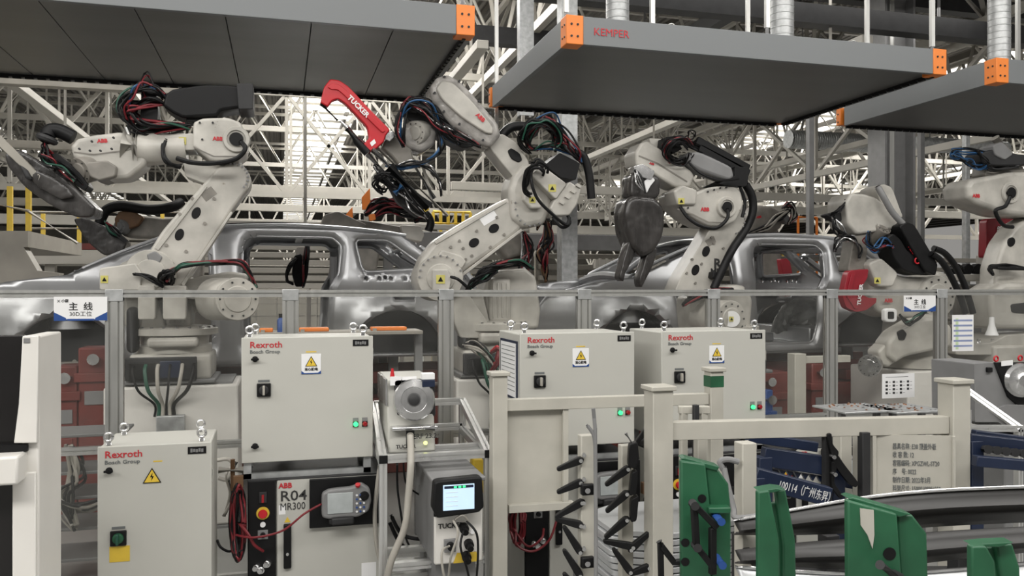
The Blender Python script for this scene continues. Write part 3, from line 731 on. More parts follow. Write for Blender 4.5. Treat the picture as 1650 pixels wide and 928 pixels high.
def logo_abb(parent, px, py, v, w_px, ang=0, m='redtext', s='ABB', nm='brand_lettering', h=None):
    w = w_px / SC(px, v); t = math.radians(ang); x = Vector((math.cos(t), 0, math.sin(t))); y = Vector((-math.sin(t), 0, math.cos(t)))
    return text(s, parent, m, P(px, py, v) - Y_ * .004, x, y, (h or w * .42), nm, bold=.0022 * w / .12 if s == 'ABB' else .002)
def bundle(parent, pts, n, spread, r, v, seed, mats=('rubber', 'rubber', 'redcable', 'rubber', 'rubber', 'greencable', 'rubber', 'rubber', 'bluecable'), vs=.10, name='cable'):
    rg = random.Random(seed); n = int(n * 1.5 + .5); r *= .72; spread *= 1.15
    for i in range(n):
        q = []
        for j, p in enumerate(pts):
            k = 1.0 if 0 < j < len(pts) - 1 else .35
            q.append(P(p[0] + rg.uniform(-spread, spread) * k, p[1] + rg.uniform(-spread, spread) * k, v + (p[2] if len(p) > 2 else 0) + rg.uniform(-vs, vs) * k))
        MB().tube(crom(q, 6), r * rg.uniform(.7, 1.2), 7).build(name, mats[i % len(mats)], parent)
def loops(parent, cx, cy, rx, ry, n, v, seed, mats=('rubber', 'redcable', 'rubber', 'greencable', 'rubber'), r=.010, a0=0.6, a1=5.6, tilt=0):
    rg = random.Random(seed); n = int(n * 1.5 + .5); r *= .75
    for i in range(n):
        k = rg.uniform(.6, 1.05); pts = []; s = rg.uniform(-.5, .5); dv = rg.uniform(-.12, .12)
        for j in range(9):
            a = a0 + s + (a1 - a0) * j / 8; x = rx * k * math.cos(a); y = ry * k * math.sin(a); tt = math.radians(tilt)
            pts.append(P(cx + x * math.cos(tt) - y * math.sin(tt) + rg.uniform(-3, 3), cy + x * math.sin(tt) + y * math.cos(tt) + rg.uniform(-3, 3), v + dv + .1 * math.sin(a)))
        MB().tube(crom(pts, 5), r * rg.uniform(.8, 1.3), 7).build('cable', mats[i % len(mats)], parent)
def warn(parent, px, py, v, s=7):
    o = slab(parent, 'warning_sticker', 'paleyellow', [(px - s, py - s), (px + s, py - s), (px + s, py + s), (px - s, py + s)], v - .004, .004, 0, 1, round_=False)
    MB().prism([P(px - s * .6, py + s * .5, v - .007), P(px + s * .6, py + s * .5, v - .007), P(px, py - s * .6, v - .007)], (0, .003, 0)).build('triangle_mark', 'black', o)
def robot_base(t, px, v, yt, yb, rpx, cab=True, conn=None, pedestal=None, seed=1):
    """turning column, slewing ring, foot with plug panel, on a white plinth box"""
    c = P(px, yb, v); s = SC(px, v); h = (yb - yt) / s
    MB().lathe(c, Z_, [(rpx / s * .86, 0), (rpx / s * .86, h * .12), (rpx / s * .78, h * .15), (rpx / s * .80, h * .30), (rpx / s * 1.0, h * .33), (rpx / s * 1.0, h * .44), (rpx / s * .9, h * .47), (rpx / s * .5, h * .5)], 36).build('slewing_ring', 'cream', t, ang=30)
    w = rpx / s
    MB().bb(c.x - w * .15, c.x + w * .42, v - w * .55, v + w * .5, c.z + h * .46, c.z + h * 1.25).build('turning_column', 'cream', t, .04, 3)
    for k in range(4): MB().bb(c.x - w * .08 + k * w * .12, c.x - w * .04 + k * w * .12, v - w * .58, v - w * .55, c.z + h * .55, c.z + h * 1.15).build('casting_rib', 'cream', t, .008)
    for k in range(10):
        a_ = math.pi * (1.06 + .88 * k / 9); q_ = Vector((c.x + w * .93 * math.cos(a_), v + w * .93 * math.sin(a_), c.z + h * .44)); MB().cyl(q_, q_ + Z_ * .02, .012, n=8).build('bolt', 'midgrey', t)
    MB().bb(c.x - w * .5, c.x + w * .62, v - w * 1.02, v - w * .6, c.z + h * .12, c.z + h * .3).build('axis_gearbox', 'cream', t, .03, 3)
    MB().bb(c.x - w * .98, c.x - w * .72, v - w * .8, v - w * .4, c.z + h * .02, c.z + h * .85).build('side_motor', 'darkgrey', t, .05, 4)
    MB().prism([Vector((c.x - w * .75, v - w * .55, c.z + h * .35)), Vector((c.x - w * .1, v - w * .55, c.z + h * .35)), Vector((c.x - w * .35, v - w * .55, c.z + h * 1.05)), Vector((c.x - w * .62, v - w * .55, c.z + h * 1.05))], (0, .09, 0)).build('shoulder_cheek', 'cream', t, .02, 3)
    MB().bb(c.x - w * .9, c.x + w * .9, v - w * .86, v + w * .8, c.z - .22, c.z).build('foot', 'cream', t, .03, 3)
    MB().bb(c.x - w * 1.0, c.x + w * 1.0, v - w * .99, v + w * .9, c.z - .245, c.z - .21).build('foot_plate', 'midgrey', t, .01)
    pn = MB().bb(c.x - w * .95, c.x + w * .6, v - w * 1.0 - .03, v - w * 1.0, c.z - .21, c.z - .02).build('plug_panel', 'darkgrey', t, .01)
    rg = random.Random(seed); cols = ['rubber', 'greencable', 'greycable', 'rubber', 'greycable', 'rubber']
    MB().bb(c.x - w * .85, c.x - w * .3, v - w - .05, v - w - .03, c.z - .2, c.z - .06).build('plug_cover', 'black', pn, .006)
    MB().bb(c.x - w * .2, c.x + w * .25, v - w - .05, v - w - .03, c.z - .19, c.z - .05).build('plug_cover', 'navy', pn, .006)
    for k in range(6):
        x = c.x - w * .75 + k * w * .26; y = v - w - .05; z = c.z - .08; g = Vector((c.x - w * .05 + (k - 3) * .03, v - w - .06, c.z - .50))
        MB().tube(crom([Vector((x, y, z)), Vector((x, y - .06, z - .05)), Vector((x + (g.x - x) * .3, y - .08, z - .2)), g + Z_ * .1, g], 6), .015 if k % 3 else .010, 8).build('cable', cols[k], t)
    MB().bb(c.x - w * .25, c.x + w * .35, v - w - .12, v - w - .02, c.z - .88, c.z - .49).build('cable_box', 'galv', t, .006)
    if pedestal:
        a = P(pedestal[0], yb, v - w); b = P(pedestal[1], yb, v - w)
        p = thing('robot_plinth', pedestal[2], 'plinth', ((a.x + b.x) / 2, v, 0))
        MB().bb(a.x, b.x, v - w - .0, v + w * 1.1, 0.02, c.z - .26).build('housing', 'white', p, .02)
        MB().bb(a.x + .05, b.x - .05, v - w + .05, v + w, c.z - .26, c.z - .24).build('mounting_plate', 'midgrey', p)
        MB().bb(a.x - .03, b.x + .03, v - w - .03, v + w * 1.12, 0, .02).build('floor_flange', 'midgrey', p)
    return c

# ---------------------------------------------------------------- robot 1 (left)
v = 7.35
r1 = thing('industrial_robot', 'cream robot at the left holding film-wrapped grey tooling over the fence', 'industrial robot', P(270, 560, 7.6))
slab(r1, 'lower_arm', 'cream', [(327, 296), (352, 268), (389, 262), (402, 280), (399, 305), (372, 341), (335, 400), (292, 464), (241, 470), (241, 403), (262, 370)], v, .26, .045, 4, .18)
arm_holes(r1, [(316, 343), (289, 378)], v, 7, 10, 25)
bolts(r1, [(268, 395), (300, 405), (330, 360), (345, 320), (290, 345), (310, 320), (258, 420), (278, 425)], v)
slab(r1, 'elbow_housing', 'cream', [(311, 197), (326, 190), (368, 189), (388, 197), (399, 223), (396, 247), (381, 259), (340, 260), (319, 243), (310, 236)], v - .10, .42, .05, 4, .2)
disc(r1, 'elbow_drum', 'cream', 376, 290, v + .02, 27, .30, holes=14)
port(r1, 381, 225, v - .10, 11)
slab(r1, 'motor_box', 'cream', [(264, 219), (312, 214), (316, 242), (266, 242)], v - .05, .26, .03, 3, .12)
slab(r1, 'motor_box', 'cream', [(295, 258), (345, 262), (375, 275), (365, 292), (330, 296), (298, 284)], v + .02, .22, .03, 3, .15)
warn(r1, 294, 227, v - .05, 6)
MB().tube([P(200, 236, v + .06), P(225, 240, v + .06), P(268, 240, v + .06), P(300, 238, v + .06)], [.16, .145, .13, .13], 28).build('upper_arm', 'cream', r1)
MB().cyl(P(217, 239, v + .06), P(224, 239, v + .06), .165, n=28).build('arm_flange', 'cream', r1)
slab(r1, 'wrist_housing', 'cream', [(113, 235), (123, 223), (150, 217), (192, 212), (207, 215), (228, 227), (237, 264), (207, 288), (160, 290), (136, 264), (117, 253)], v - .05, .30, .06, 4, .2)
slab(r1, 'wrist_guard', 'creamdark', [(135, 262), (172, 258), (188, 268), (186, 284), (160, 291), (145, 285)], v - .12, .34, .03, 3, .2)
logo_abb(r1, 157, 230, v - .05, 20, 4); logo_abb(r1, 343, 226, v - .10, 20)
bolts(r1, [(128, 240), (145, 243), (162, 243), (180, 240), (148, 228), (183, 222), (322, 198), (326, 225), (343, 198)], v - .1, .009, 'darkgrey')
for a_ in range(9): pass
bolts(r1, [(376 + 24 * math.cos(math.radians(t_)), 286 + 22 * math.sin(math.radians(t_))) for t_ in range(-100, 60, 16)], v, .010, 'midgrey')
slab(r1, 'type_sticker', 'creamdark', [(322, 312), (340, 300), (350, 312), (332, 325)], v - .002, .003, 0, 1, round_=False)
slab(r1, 'arm_rib', 'cream', [(250, 400), (330, 298), (334, 301), (255, 404)], v - .012, .02, .004, 2, .05)
slab(r1, 'arm_rib', 'cream', [(292, 458), (372, 340), (375, 343), (296, 461)], v - .012, .02, .004, 2, .05)
slab(r1, 'hose_bracket', 'midgrey', [(236, 410), (250, 404), (262, 414), (256, 426), (240, 424)], v - .03, .04, .008, 2, .2)
slab(r1, 'housing_seam', 'creamdark', [(119, 244), (150, 248), (205, 241), (226, 236), (226, 238), (205, 243), (150, 250), (119, 246)], v - .053, .006, 0, 1, .05)
slab(r1, 'housing_seam', 'creamdark', [(312, 236), (345, 251), (381, 251), (381, 253), (344, 253), (312, 238)], v - .103, .006, 0, 1, .05)
# dress pack on top
dp = slab(r1, 'cable_cover', 'black', [(266, 152), (278, 143), (327, 136), (372, 137), (405, 143), (405, 174), (385, 174), (356, 178), (350, 187), (295, 190), (278, 182), (262, 170)], v - .05, .30, .05, 4, .2)
slab(r1, 'cable_cover_clamp', 'darkgrey', [(381, 134), (408, 134), (408, 176), (384, 176)], v - .08, .36, .015, 2, .1)
slab(r1, 'cable_bracket', 'black', [(300, 186), (350, 186), (352, 196), (300, 196)], v, .2, .01, 2, .1)
bundle(r1, [(268, 158), (238, 140), (205, 150), (200, 180), (222, 208), (262, 208), (305, 205)], 9, 9, .013, v, 3)
bundle(r1, [(266, 168), (240, 165), (214, 172), (216, 190), (240, 200), (300, 200)], 8, 7, .014, v, 4, ('redcable', 'rubber', 'rubber'))
bundle(r1, [(262, 160), (245, 135), (236, 118), (230, 135), (236, 160)], 2, 3, .007, v, 5)
slab(r1, 'manifold_block', 'black', [(228, 138), (250, 138), (255, 180), (250, 215), (230, 215), (212, 220), (215, 205), (226, 190)], v + .02, .14, .02, 2, .15)
# cable from the port round to the motor
hose(r1, 'cable', 'rubber', [(388, 228, v - .15), (395, 240, v - .2), (380, 256, v - .2), (345, 263, v - .2), (310, 262, v - .15), (285, 255, v - .1)], .020)
hose(r1, 'cable', 'rubber', [(262, 230, v - .05), (264, 250, v - .1), (275, 264, v - .1), (290, 270, v - .05)], .016)
hose(r1, 'cable', 'rubber', [(268, 225, v - .05), (262, 244, v - .1), (268, 262, v - .1), (292, 268, v - .05)], .014)
# wrist hose
hose(r1, 'corrugated_hose', 'rubber', [(75, 224, v - .05), (80, 212, v), (95, 211, v), (118, 222, v)], .058, 16, 8)
MB().ring(P(76, 224, v - .05), Vector((.4, 0, 1)), .055, .028).build('hose_clamp', 'darkgrey', r1)
bundle(r1, [(74, 228), (72, 242), (85, 255), (110, 272), (135, 296)], 7, 5, .012, v - .05, 8, ('redcable', 'rubber', 'rubber', 'rubber'))
slab(r1, 'tool_flange', 'black', [(82, 248), (92, 246), (130, 280), (143, 300), (136, 308), (122, 298), (95, 268)], v - .08, .2, .02, 2, .2)
disc(r1, 'wrist_disc', 'creamdark', 128, 276, v - .05, 22, .14, (-.5, -.6, -.3), 8)
# shoulder
disc(r1, 'shoulder_drum', 'cream', 242, 442, v - .02, 40, .36, prof=None)
slab(r1, 'shoulder_motor', 'cream', [(160, 432), (218, 424), (228, 440), (226, 468), (160, 468)], v - .06, .30, .03, 3, .1)
slab(r1, 'shoulder_casting', 'cream', [(190, 425), (225, 412), (258, 415), (285, 440), (300, 500), (296, 530), (200, 532), (196, 480)], v + .28, .25, .05, 4, .2)
warn(r1, 168, 450, v - .06, 6)
bundle(r1, [(215, 442), (232, 446), (248, 452), (262, 462)], 3, 3, .014, v - .1, 9, ('rubber',))
# counterbalance motor on the right
MB().tube([P(296, 478, 7.75), P(345, 482, 7.45), P(383, 482, 7.15)], [.19, .18, .17], 28).build('axis_motor', 'cream', r1)
disc(r1, 'motor_cap', 'cream', 383, 482, 7.1, 35, .08, (.25, -1, 0), 10)
slab(r1, 'balance_housing', 'cream', [(285, 470), (292, 452), (330, 444), (372, 437), (400, 442), (392, 470), (300, 490)], 7.45, .25, .05, 4, .2)
bundle(r1, [(268, 452), (276, 438), (298, 428), (345, 424), (385, 424), (402, 440), (412, 462)], 8, 4, .014, 7.2, 10, ('redcable', 'rubber', 'rubber', 'greencable', 'rubber', 'redcable'))
loops(r1, 270, 448, 13, 12, 7, 7.2, 11, ('rubber',), .012)
for y, x0, x1 in ((505, 222, 250), (505, 262, 300)): slab(r1, 'casting_rib', 'cream', [(x0, y - 45), (x1, y - 45), (x1, y + 10), (x0, y + 10)], 7.28, .12, .015, 2, .1)
robot_base(r1, 282, 7.7, 480, 566, 66, pedestal=(166, 384, 'large white plinth box under the left robot behind the fence'), seed=2)

def wrapped(parent, name, pts, v, th, m='wrap', seg=4):
    o = slab(parent, name, m, pts, v, th, .05, seg, .22, n=2)
    crumple(o)
    return o
tl = thing('wrapped_tooling', 'long dark film-wrapped tool with a wooden strip held by the left robot', 'tooling', P(80, 340, 7.3))
wrapped(tl, 'wrapped_body', [(4, 247), (25, 239), (53, 252), (104, 284), (140, 320), (155, 334), (151, 350), (123, 350), (82, 332), (40, 303), (14, 272)], 7.2, .32)
slab(tl, 'wooden_strip', 'yellow' if False else 'beige', [(-10, 208), (-2, 216), (66, 283), (62, 292), (50, 284), (-12, 226)], 7.14, .04, .004, 1, round_=False)
wrapped(tl, 'film_fold', [(40, 268), (70, 275), (110, 300), (120, 318), (95, 322), (55, 298)], 7.14, .12)
wrapped(tl, 'film_fold', [(28, 262), (44, 272), (52, 290), (40, 288)], 7.12, .12, 'darkgrey')
bundle(tl, [(64, 250), (80, 262), (100, 276), (120, 292)], 5, 6, .012, 7.15, 12)
# ---------------------------------------------------------------- robot beyond (left, rusty wrist)
v = 11.6
rb = thing('industrial_robot', 'dark cream robot with a rust-brown wrist behind the left robot', 'industrial robot', P(330, 460, v))
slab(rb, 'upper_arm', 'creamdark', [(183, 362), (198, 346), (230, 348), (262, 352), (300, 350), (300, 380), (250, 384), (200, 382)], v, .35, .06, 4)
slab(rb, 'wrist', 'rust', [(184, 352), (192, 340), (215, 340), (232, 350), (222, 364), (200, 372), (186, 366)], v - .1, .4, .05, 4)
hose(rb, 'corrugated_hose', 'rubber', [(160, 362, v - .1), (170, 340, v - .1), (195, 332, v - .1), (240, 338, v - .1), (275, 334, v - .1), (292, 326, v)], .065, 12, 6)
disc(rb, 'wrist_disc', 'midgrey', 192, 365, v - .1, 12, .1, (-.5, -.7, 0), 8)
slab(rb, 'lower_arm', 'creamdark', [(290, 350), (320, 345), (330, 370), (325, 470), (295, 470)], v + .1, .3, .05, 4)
q = P(310, 470, v + .2); MB().lathe((q.x, q.y, 0), Z_, [(.5, 0), (.5, .3), (.35, .4), (.3, q.z + .1)], 24).build('base', 'creamdark', rb)
tl = thing('wrapped_tooling', 'smaller film-wrapped tool hanging below the rust-brown wrist', 'tooling', P(160, 400, v - .3))
wrapped(tl, 'wrapped_body', [(116, 352), (135, 350), (164, 362), (190, 376), (206, 391), (196, 407), (168, 413), (140, 390)], v - .3, .35)
slab(tl, 'tool_plate', 'black', [(172, 366), (180, 366), (206, 388), (200, 392)], v - .4, .12, .01, 2)
bundle(tl, [(170, 358), (182, 372), (195, 382)], 4, 6, .02, v - .35, 14)

# ---------------------------------------------------------------- robot 2 (centre)
v = 7.55
r2 = thing('industrial_robot', 'tall cream robot in the centre carrying the raised red C-shaped rivet gun', 'industrial robot', P(790, 540, 7.8))
slab(r2, 'lower_arm', 'cream', [(672, 440), (678, 416), (700, 388), (740, 362), (816, 319), (835, 318), (852, 338), (840, 372), (800, 402), (750, 436), (722, 462), (690, 468)], v, .28, .045, 4, .2)
arm_holes(r2, [(796, 368), (764, 391)], v, 7, 9, 55)
bolts(r2, [(726, 398), (740, 388), (768, 372), (800, 350), (760, 412), (790, 398), (750, 418), (746, 400), (812, 378)], v)
bolts(r2, [(710 + 34 * math.cos(math.radians(t_)), 446 + 34 * math.sin(math.radians(t_))) for t_ in range(180, 345, 18)], v - .09, .009, 'midgrey')
bolts(r2, [(856 + 26 * math.cos(math.radians(t_)), 330 + 34 * math.sin(math.radians(t_))) for t_ in range(60, 200, 18)], v - .05, .009, 'midgrey')
slab(r2, 'type_sticker', 'label', [(772, 352), (795, 338), (803, 350), (780, 364)], v - .002, .003, 0, 1, round_=False)
slab(r2, 'arm_rib', 'cream', [(700, 390), (815, 322), (817, 326), (703, 394)], v - .012, .02, .004, 2, .05)
slab(r2, 'arm_rib', 'cream', [(724, 456), (840, 368), (842, 372), (727, 460)], v - .012, .02, .004, 2, .05)
slab(r2, 'arm_bracket', 'cream', [(712, 402), (744, 412), (752, 422), (744, 434), (716, 420), (706, 412)], v - .05, .06, .02, 3)
disc(r2, 'shoulder_drum', 'cream', 710, 448, v - .08, 38, .40, holes=0)
slab(r2, 'gearbox_cover', 'cream', [(697, 434), (722, 434), (728, 450), (724, 470), (697, 470)], v - .13, .06, .01, 2, .1)
warn(r2, 710, 450, v - .13, 7)
hose(r2, 'cable', 'rubber', [(726, 446, v - .15), (738, 450, v - .18), (752, 462, v - .15)], .014)
slab(r2, 'elbow_housing', 'cream', [(820, 305), (826, 285), (842, 264), (868, 262), (886, 290), (893, 329), (878, 362), (845, 368), (824, 352)], v - .05, .36, .06, 4, .22)
slab(r2, 'elbow_arm', 'cream', [(787, 236), (808, 214), (832, 229), (850, 256), (855, 270), (836, 300), (826, 284), (808, 262)], v + .0, .26, .05, 4, .2)
slab(r2, 'oval_plate', 'black', [(818, 243), (824, 238), (838, 247), (842, 258), (836, 262), (824, 256)], v - .012, .03, .006, 2, .3)
slab(r2, 'forearm_housing', 'film', [(694, 140), (704, 124), (722, 119), (742, 130), (765, 154), (803, 197), (808, 219), (790, 238), (770, 230), (722, 198), (698, 164)], v - .10, .34, .07, 4, .22)
slab(r2, 'forearm_cover', 'cream', [(703, 143), (712, 130), (730, 133), (760, 162), (795, 205), (794, 216), (782, 214), (745, 190), (712, 160)], v - .13, .06, .02, 3, .25)
logo_abb(r2, 766, 186, v - .135, 22, -40)
bolts(r2, [(700, 150), (716, 124), (740, 131), (772, 163), (790, 182), (740, 200), (715, 180), (778, 226)], v - .1, .012, 'darkgrey')
slab(r2, 'motor_box', 'cream', [(856, 283), (872, 265), (914, 296), (896, 322)], v - .16, .24, .03, 3, .12)
slab(r2, 'motor_box', 'cream', [(892, 324), (918, 292), (937, 305), (930, 330), (918, 347), (894, 348), (886, 336)], v - .14, .24, .03, 3, .12)
slab(r2, 'motor_box', 'cream', [(846, 308), (858, 304), (876, 324), (872, 336), (856, 336), (844, 322)], v - .12, .12, .02, 3, .15)
warn(r2, 890, 303, v - .16, 6); warn(r2, 858, 322, v - .12, 5)
for k in range(4): slab(r2, 'cooling_fin', 'cream', [(904 + 9 * k, 322 - 9 * k), (911 + 9 * k, 326 - 9 * k), (908 + 9 * k, 330 - 9 * k), (901 + 9 * k, 326 - 9 * k)], v - .16, .05, .003, 1, .05)
slab(r2, 'junction_box', 'black', [(878, 266), (902, 246), (935, 263), (928, 290), (903, 286)], v - .1, .3, .015, 2, .08)
hose(r2, 'corrugated_hose', 'rubber', [(925, 246, v - .05), (940, 252, v - .05), (949, 280, v - .05), (953, 320, v - .05)], .040, 16, 8)
hose(r2, 'corrugated_hose', 'rubber', [(806, 222, v + .15), (822, 206, v + .15), (845, 204, v + .15), (865, 215, v + .1)], .045, 16, 8)
loops(r2, 872, 222, 34, 30, 16, v - .05, 21, ('redcable', 'rubber', 'rubber', 'rubber', 'rubber', 'rubber', 'greencable', 'rubber'), .012, 2.6, 6.6)
bundle(r2, [(850, 235), (858, 205), (885, 190), (905, 215), (925, 245), (935, 262)], 8, 8, .013, v - .05, 22)
bundle(r2, [(862, 240), (890, 235), (910, 238), (930, 252)], 5, 8, .012, v - .05, 23, ('redcable', 'bluecable', 'rubber', 'greencable'))
loops(r2, 862, 290, 20, 34, 4, v - .2, 24, ('rubber',), .014, 1.2, 5.4, 20)
hose(r2, 'cable', 'rubber', [(858, 262, v - .2), (856, 290, v - .26), (866, 320, v - .26), (890, 345, v - .24), (912, 362, v - .2), (918, 350, v - .18)], .016)
hose(r2, 'cable', 'rubber', [(890, 350, v - .1), (905, 366, v - .15), (918, 360, v - .15), (914, 345, v - .1)], .016)
# wrist with cable cluster
slab(r2, 'wrist_housing', 'film', [(648, 205), (662, 192), (690, 196), (706, 212), (702, 232), (680, 246), (655, 238), (645, 222)], v - .05, .3, .05, 4, .25)
disc(r2, 'wrist_flange', 'cream', 668, 214, v - .06, 19, .2, (-.6, -.7, -.2), 10)
slab(r2, 'wrist_link', 'darkgrey', [(655, 168), (690, 165), (715, 185), (745, 215), (770, 232), (748, 240), (712, 222), (675, 205), (655, 190)], v - .02, .2, .03, 3, .2)
bundle(r2, [(650, 235), (645, 200), (660, 165), (690, 172), (715, 205), (740, 232)], 11, 8, .012, v - .12, 25, ('rubber', 'rubber', 'bluecable', 'rubber', 'rubber', 'redcable'))
bundle(r2, [(655, 165), (680, 180), (705, 195), (735, 215), (772, 235)], 9, 8, .011, v - .14, 26, ('rubber', 'steel', 'rubber', 'darkgrey', 'redcable', 'rubber'))
bundle(r2, [(704, 205), (712, 230), (705, 250), (680, 262), (650, 268), (622, 266)], 3, 4, .015, v - .1, 27, ('bluecable', 'rubber', 'rubber'))
slab(r2, 'valve_block', 'darkgrey', [(652, 160), (668, 155), (680, 168), (672, 182), (655, 178)], v - .1, .12, .01, 2, .1)
# under-structure
slab(r2, 'shoulder_casting', 'cream', [(780, 470), (786, 448), (800, 436), (848, 432), (864, 446), (872, 500), (868, 530), (790, 530)], v + .15, .35, .05, 4, .15)
slab(r2, 'shoulder_cheek', 'cream', [(728, 468), (752, 468), (790, 525), (792, 545), (742, 545), (732, 520)], v + .0, .1, .03, 3, .15)
bundle(r2, [(760, 462), (782, 440), (805, 428), (835, 424), (858, 432)], 9, 6, .015, v - .05, 28, ('rubber', 'greencable', 'rubber', 'rubber', 'redcable'))
bundle(r2, [(750, 470), (765, 452), (785, 446), (800, 436)], 6, 6, .013, v - .05, 29, ('rubber', 'rubber', 'greencable'))
robot_base(r2, 790, 7.85, 470, 560, 62, pedestal=(735, 905, 'large white plinth box under the centre robot behind the fence'), seed=5)

# red C-shaped rivet tool
g = thing('rivet_gun', 'bright red C-shaped rivet gun with white lettering raised in front of the large hood', 'rivet gun', P(600, 240, 7.45))
slab(g, 'c_frame', 'red', [(516, 165), (522, 140), (532, 127), (547, 129), (562, 139), (599, 179), (629, 209), (621, 219), (619, 228), (600, 245), (589, 240), (586, 232), (595, 222), (592, 204), (557, 167), (545, 159), (535, 162), (528, 172)], 7.4, .09, .012, 3, .18)
slab(g, 'frame_rib', 'red', [(528, 140), (534, 134), (546, 136), (560, 147), (622, 210), (616, 214), (556, 154), (544, 144), (534, 144)], 7.385, .02, .005, 2, .2)
logo_abb(g, 559, 158, 7.385, 50, -44, 'textwhite', 'TUCKER', 'brand_lettering', .062)
slab(g, 'nameplate', 'label', [(596, 230), (603, 224), (606, 230), (599, 236)], 7.395, .004, 0, 1, round_=False)
slab(g, 'mounting_block', 'steel', [(621, 214), (633, 210), (638, 219), (628, 228), (620, 224)], 7.42, .1, .008, 2, .1)
MB().tube([P(517, 167, 7.44), P(544, 194, 7.44)], [.018, .010], 10).build('die_arm', 'black', g)
MB().tube([P(590, 236, 7.45), P(560, 206, 7.45), P(548, 194, 7.45)], [.03, .022, .009], 12).build('punch', 'steel', g)
MB().tube([P(558, 208, 7.40), P(575, 228, 7.40), P(592, 247, 7.40)], [.02, .034, .036], 12).build('nose_piece', 'black', g)
MB().cyl(P(600, 240, 7.42), P(668, 312, 7.42), .030, n=14).build('drive_rod', 'steel', g)
MB().cyl(P(592, 248, 7.45), P(640, 300, 7.45), .028, n=14).build('drive_rod', 'steel', g)
MB().cyl(P(606, 236, 7.5), P(722, 348, 7.5), .016, n=12).build('feed_tube', 'greycable', g)
MB().cyl(P(626, 270, 7.42), P(690, 335, 7.42), .062, n=18).build('motor_barrel', 'black', g)
MB().cyl(P(606, 282, 7.42), P(640, 312, 7.42), .045, n=16).build('gearbox_barrel', 'darkgrey', g)
MB().cyl(P(648, 300, 7.36), P(636, 312, 7.36), .03, n=14).build('collar', 'bluecable', g)
MB().cyl(P(655, 246, 7.55), P(700, 320, 7.55), .022, n=12).build('guide_rail', 'steel', g)
MB().cyl(P(680, 262, 7.6), P(695, 318, 7.6), .014, n=12).build('guide_rail', 'greycable', g)
slab(g, 'mounting_plate', 'creamdark', [(622, 222), (648, 215), (662, 235), (668, 262), (650, 275), (632, 252), (615, 238)], 7.52, .12, .02, 2, .15)
slab(g, 'slide_bracket', 'darkgrey', [(625, 296), (650, 290), (680, 320), (690, 345), (672, 350), (640, 325)], 7.5, .12, .015, 2, .15)
slab(g, 'sensor_clip', 'yellow', [(681, 330), (689, 328), (692, 338), (684, 342)], 7.38, .03, .004, 1, .1)
loops(g, 620, 296, 18, 18, 4, 7.45, 31, ('rubber',), .011, 1.5, 5.0)
bundle(g, [(604, 268), (615, 285), (640, 300), (668, 330), (690, 350)], 7, 7, .010, 7.42, 32, ('rubber', 'rubber', 'steel', 'rubber'))
bundle(g, [(640, 268), (665, 262), (690, 270), (706, 290), (712, 315)], 3, 4, .010, 7.5, 33, ('steel', 'rubber', 'rubber'))

# ---------------------------------------------------------------- far robot over the nearer car roof
v = 11.4
rc = thing('industrial_robot', 'dark cream robot arm lying low just beyond the nearer car roof', 'industrial robot', P(640, 460, v))
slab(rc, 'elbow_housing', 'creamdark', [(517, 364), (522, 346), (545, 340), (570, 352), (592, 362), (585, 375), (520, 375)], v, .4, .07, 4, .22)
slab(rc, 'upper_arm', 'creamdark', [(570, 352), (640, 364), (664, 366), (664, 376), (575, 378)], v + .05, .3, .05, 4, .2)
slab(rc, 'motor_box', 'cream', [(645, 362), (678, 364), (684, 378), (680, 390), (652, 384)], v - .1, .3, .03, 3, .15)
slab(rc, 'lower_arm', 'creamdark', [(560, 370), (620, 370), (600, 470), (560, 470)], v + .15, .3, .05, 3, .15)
q = P(590, 470, v + .3); MB().lathe((q.x, q.y, 0), Z_, [(.5, 0), (.5, .3), (.35, .4), (.3, q.z + .1)], 24).build('base', 'creamdark', rc)
bundle(rc, [(590, 345), (610, 328), (640, 328), (665, 340), (672, 356)], 18, 8, .020, v - .2, 41, ('rubber', 'rubber', 'redcable', 'rubber'))
bundle(rc, [(598, 352), (625, 338), (655, 342), (680, 350)], 10, 7, .018, v - .25, 42, ('rubber', 'rubber', 'rubber', 'redcable'))
hose(rc, 'corrugated_hose', 'rubber', [(668, 342, v - .2), (685, 344, v - .2), (694, 358, v - .2), (690, 372, v - .2)], .055, 12, 6)
slab(rc, 'cable_clamp', 'orange', [(594, 346), (604, 344), (606, 354), (596, 356)], v - .35, .08, .008, 2)
# hanging gun seen through the car door
tg = thing('hanging_weld_gun', 'black cabled gun hanging in view through the nearer car door opening', 'weld gun', P(480, 460, 11.3))
slab(tg, 'carrier', 'creamdark', [(478, 398), (500, 398), (496, 416), (484, 430), (476, 416)], 11.3, .2, .02, 2)
slab(tg, 'gun_body', 'black', [(474, 412), (486, 408), (490, 440), (488, 462), (476, 462), (470, 440)], 11.2, .2, .03, 3)
bundle(tg, [(496, 380), (494, 410), (492, 435), (488, 462)], 6, 4, .018, 11.2, 44, ('rubber', 'redcable', 'rubber'))
bundle(tg, [(478, 415), (466, 430), (462, 450), (472, 458)], 4, 3, .016, 11.2, 45, ('rubber',))
MB().cyl(P(492, 400, 11.3), Vector((P(492, 400, 11.3).x, 11.3, 8.5)), .02, n=8).build('hanger', 'truss', tg)
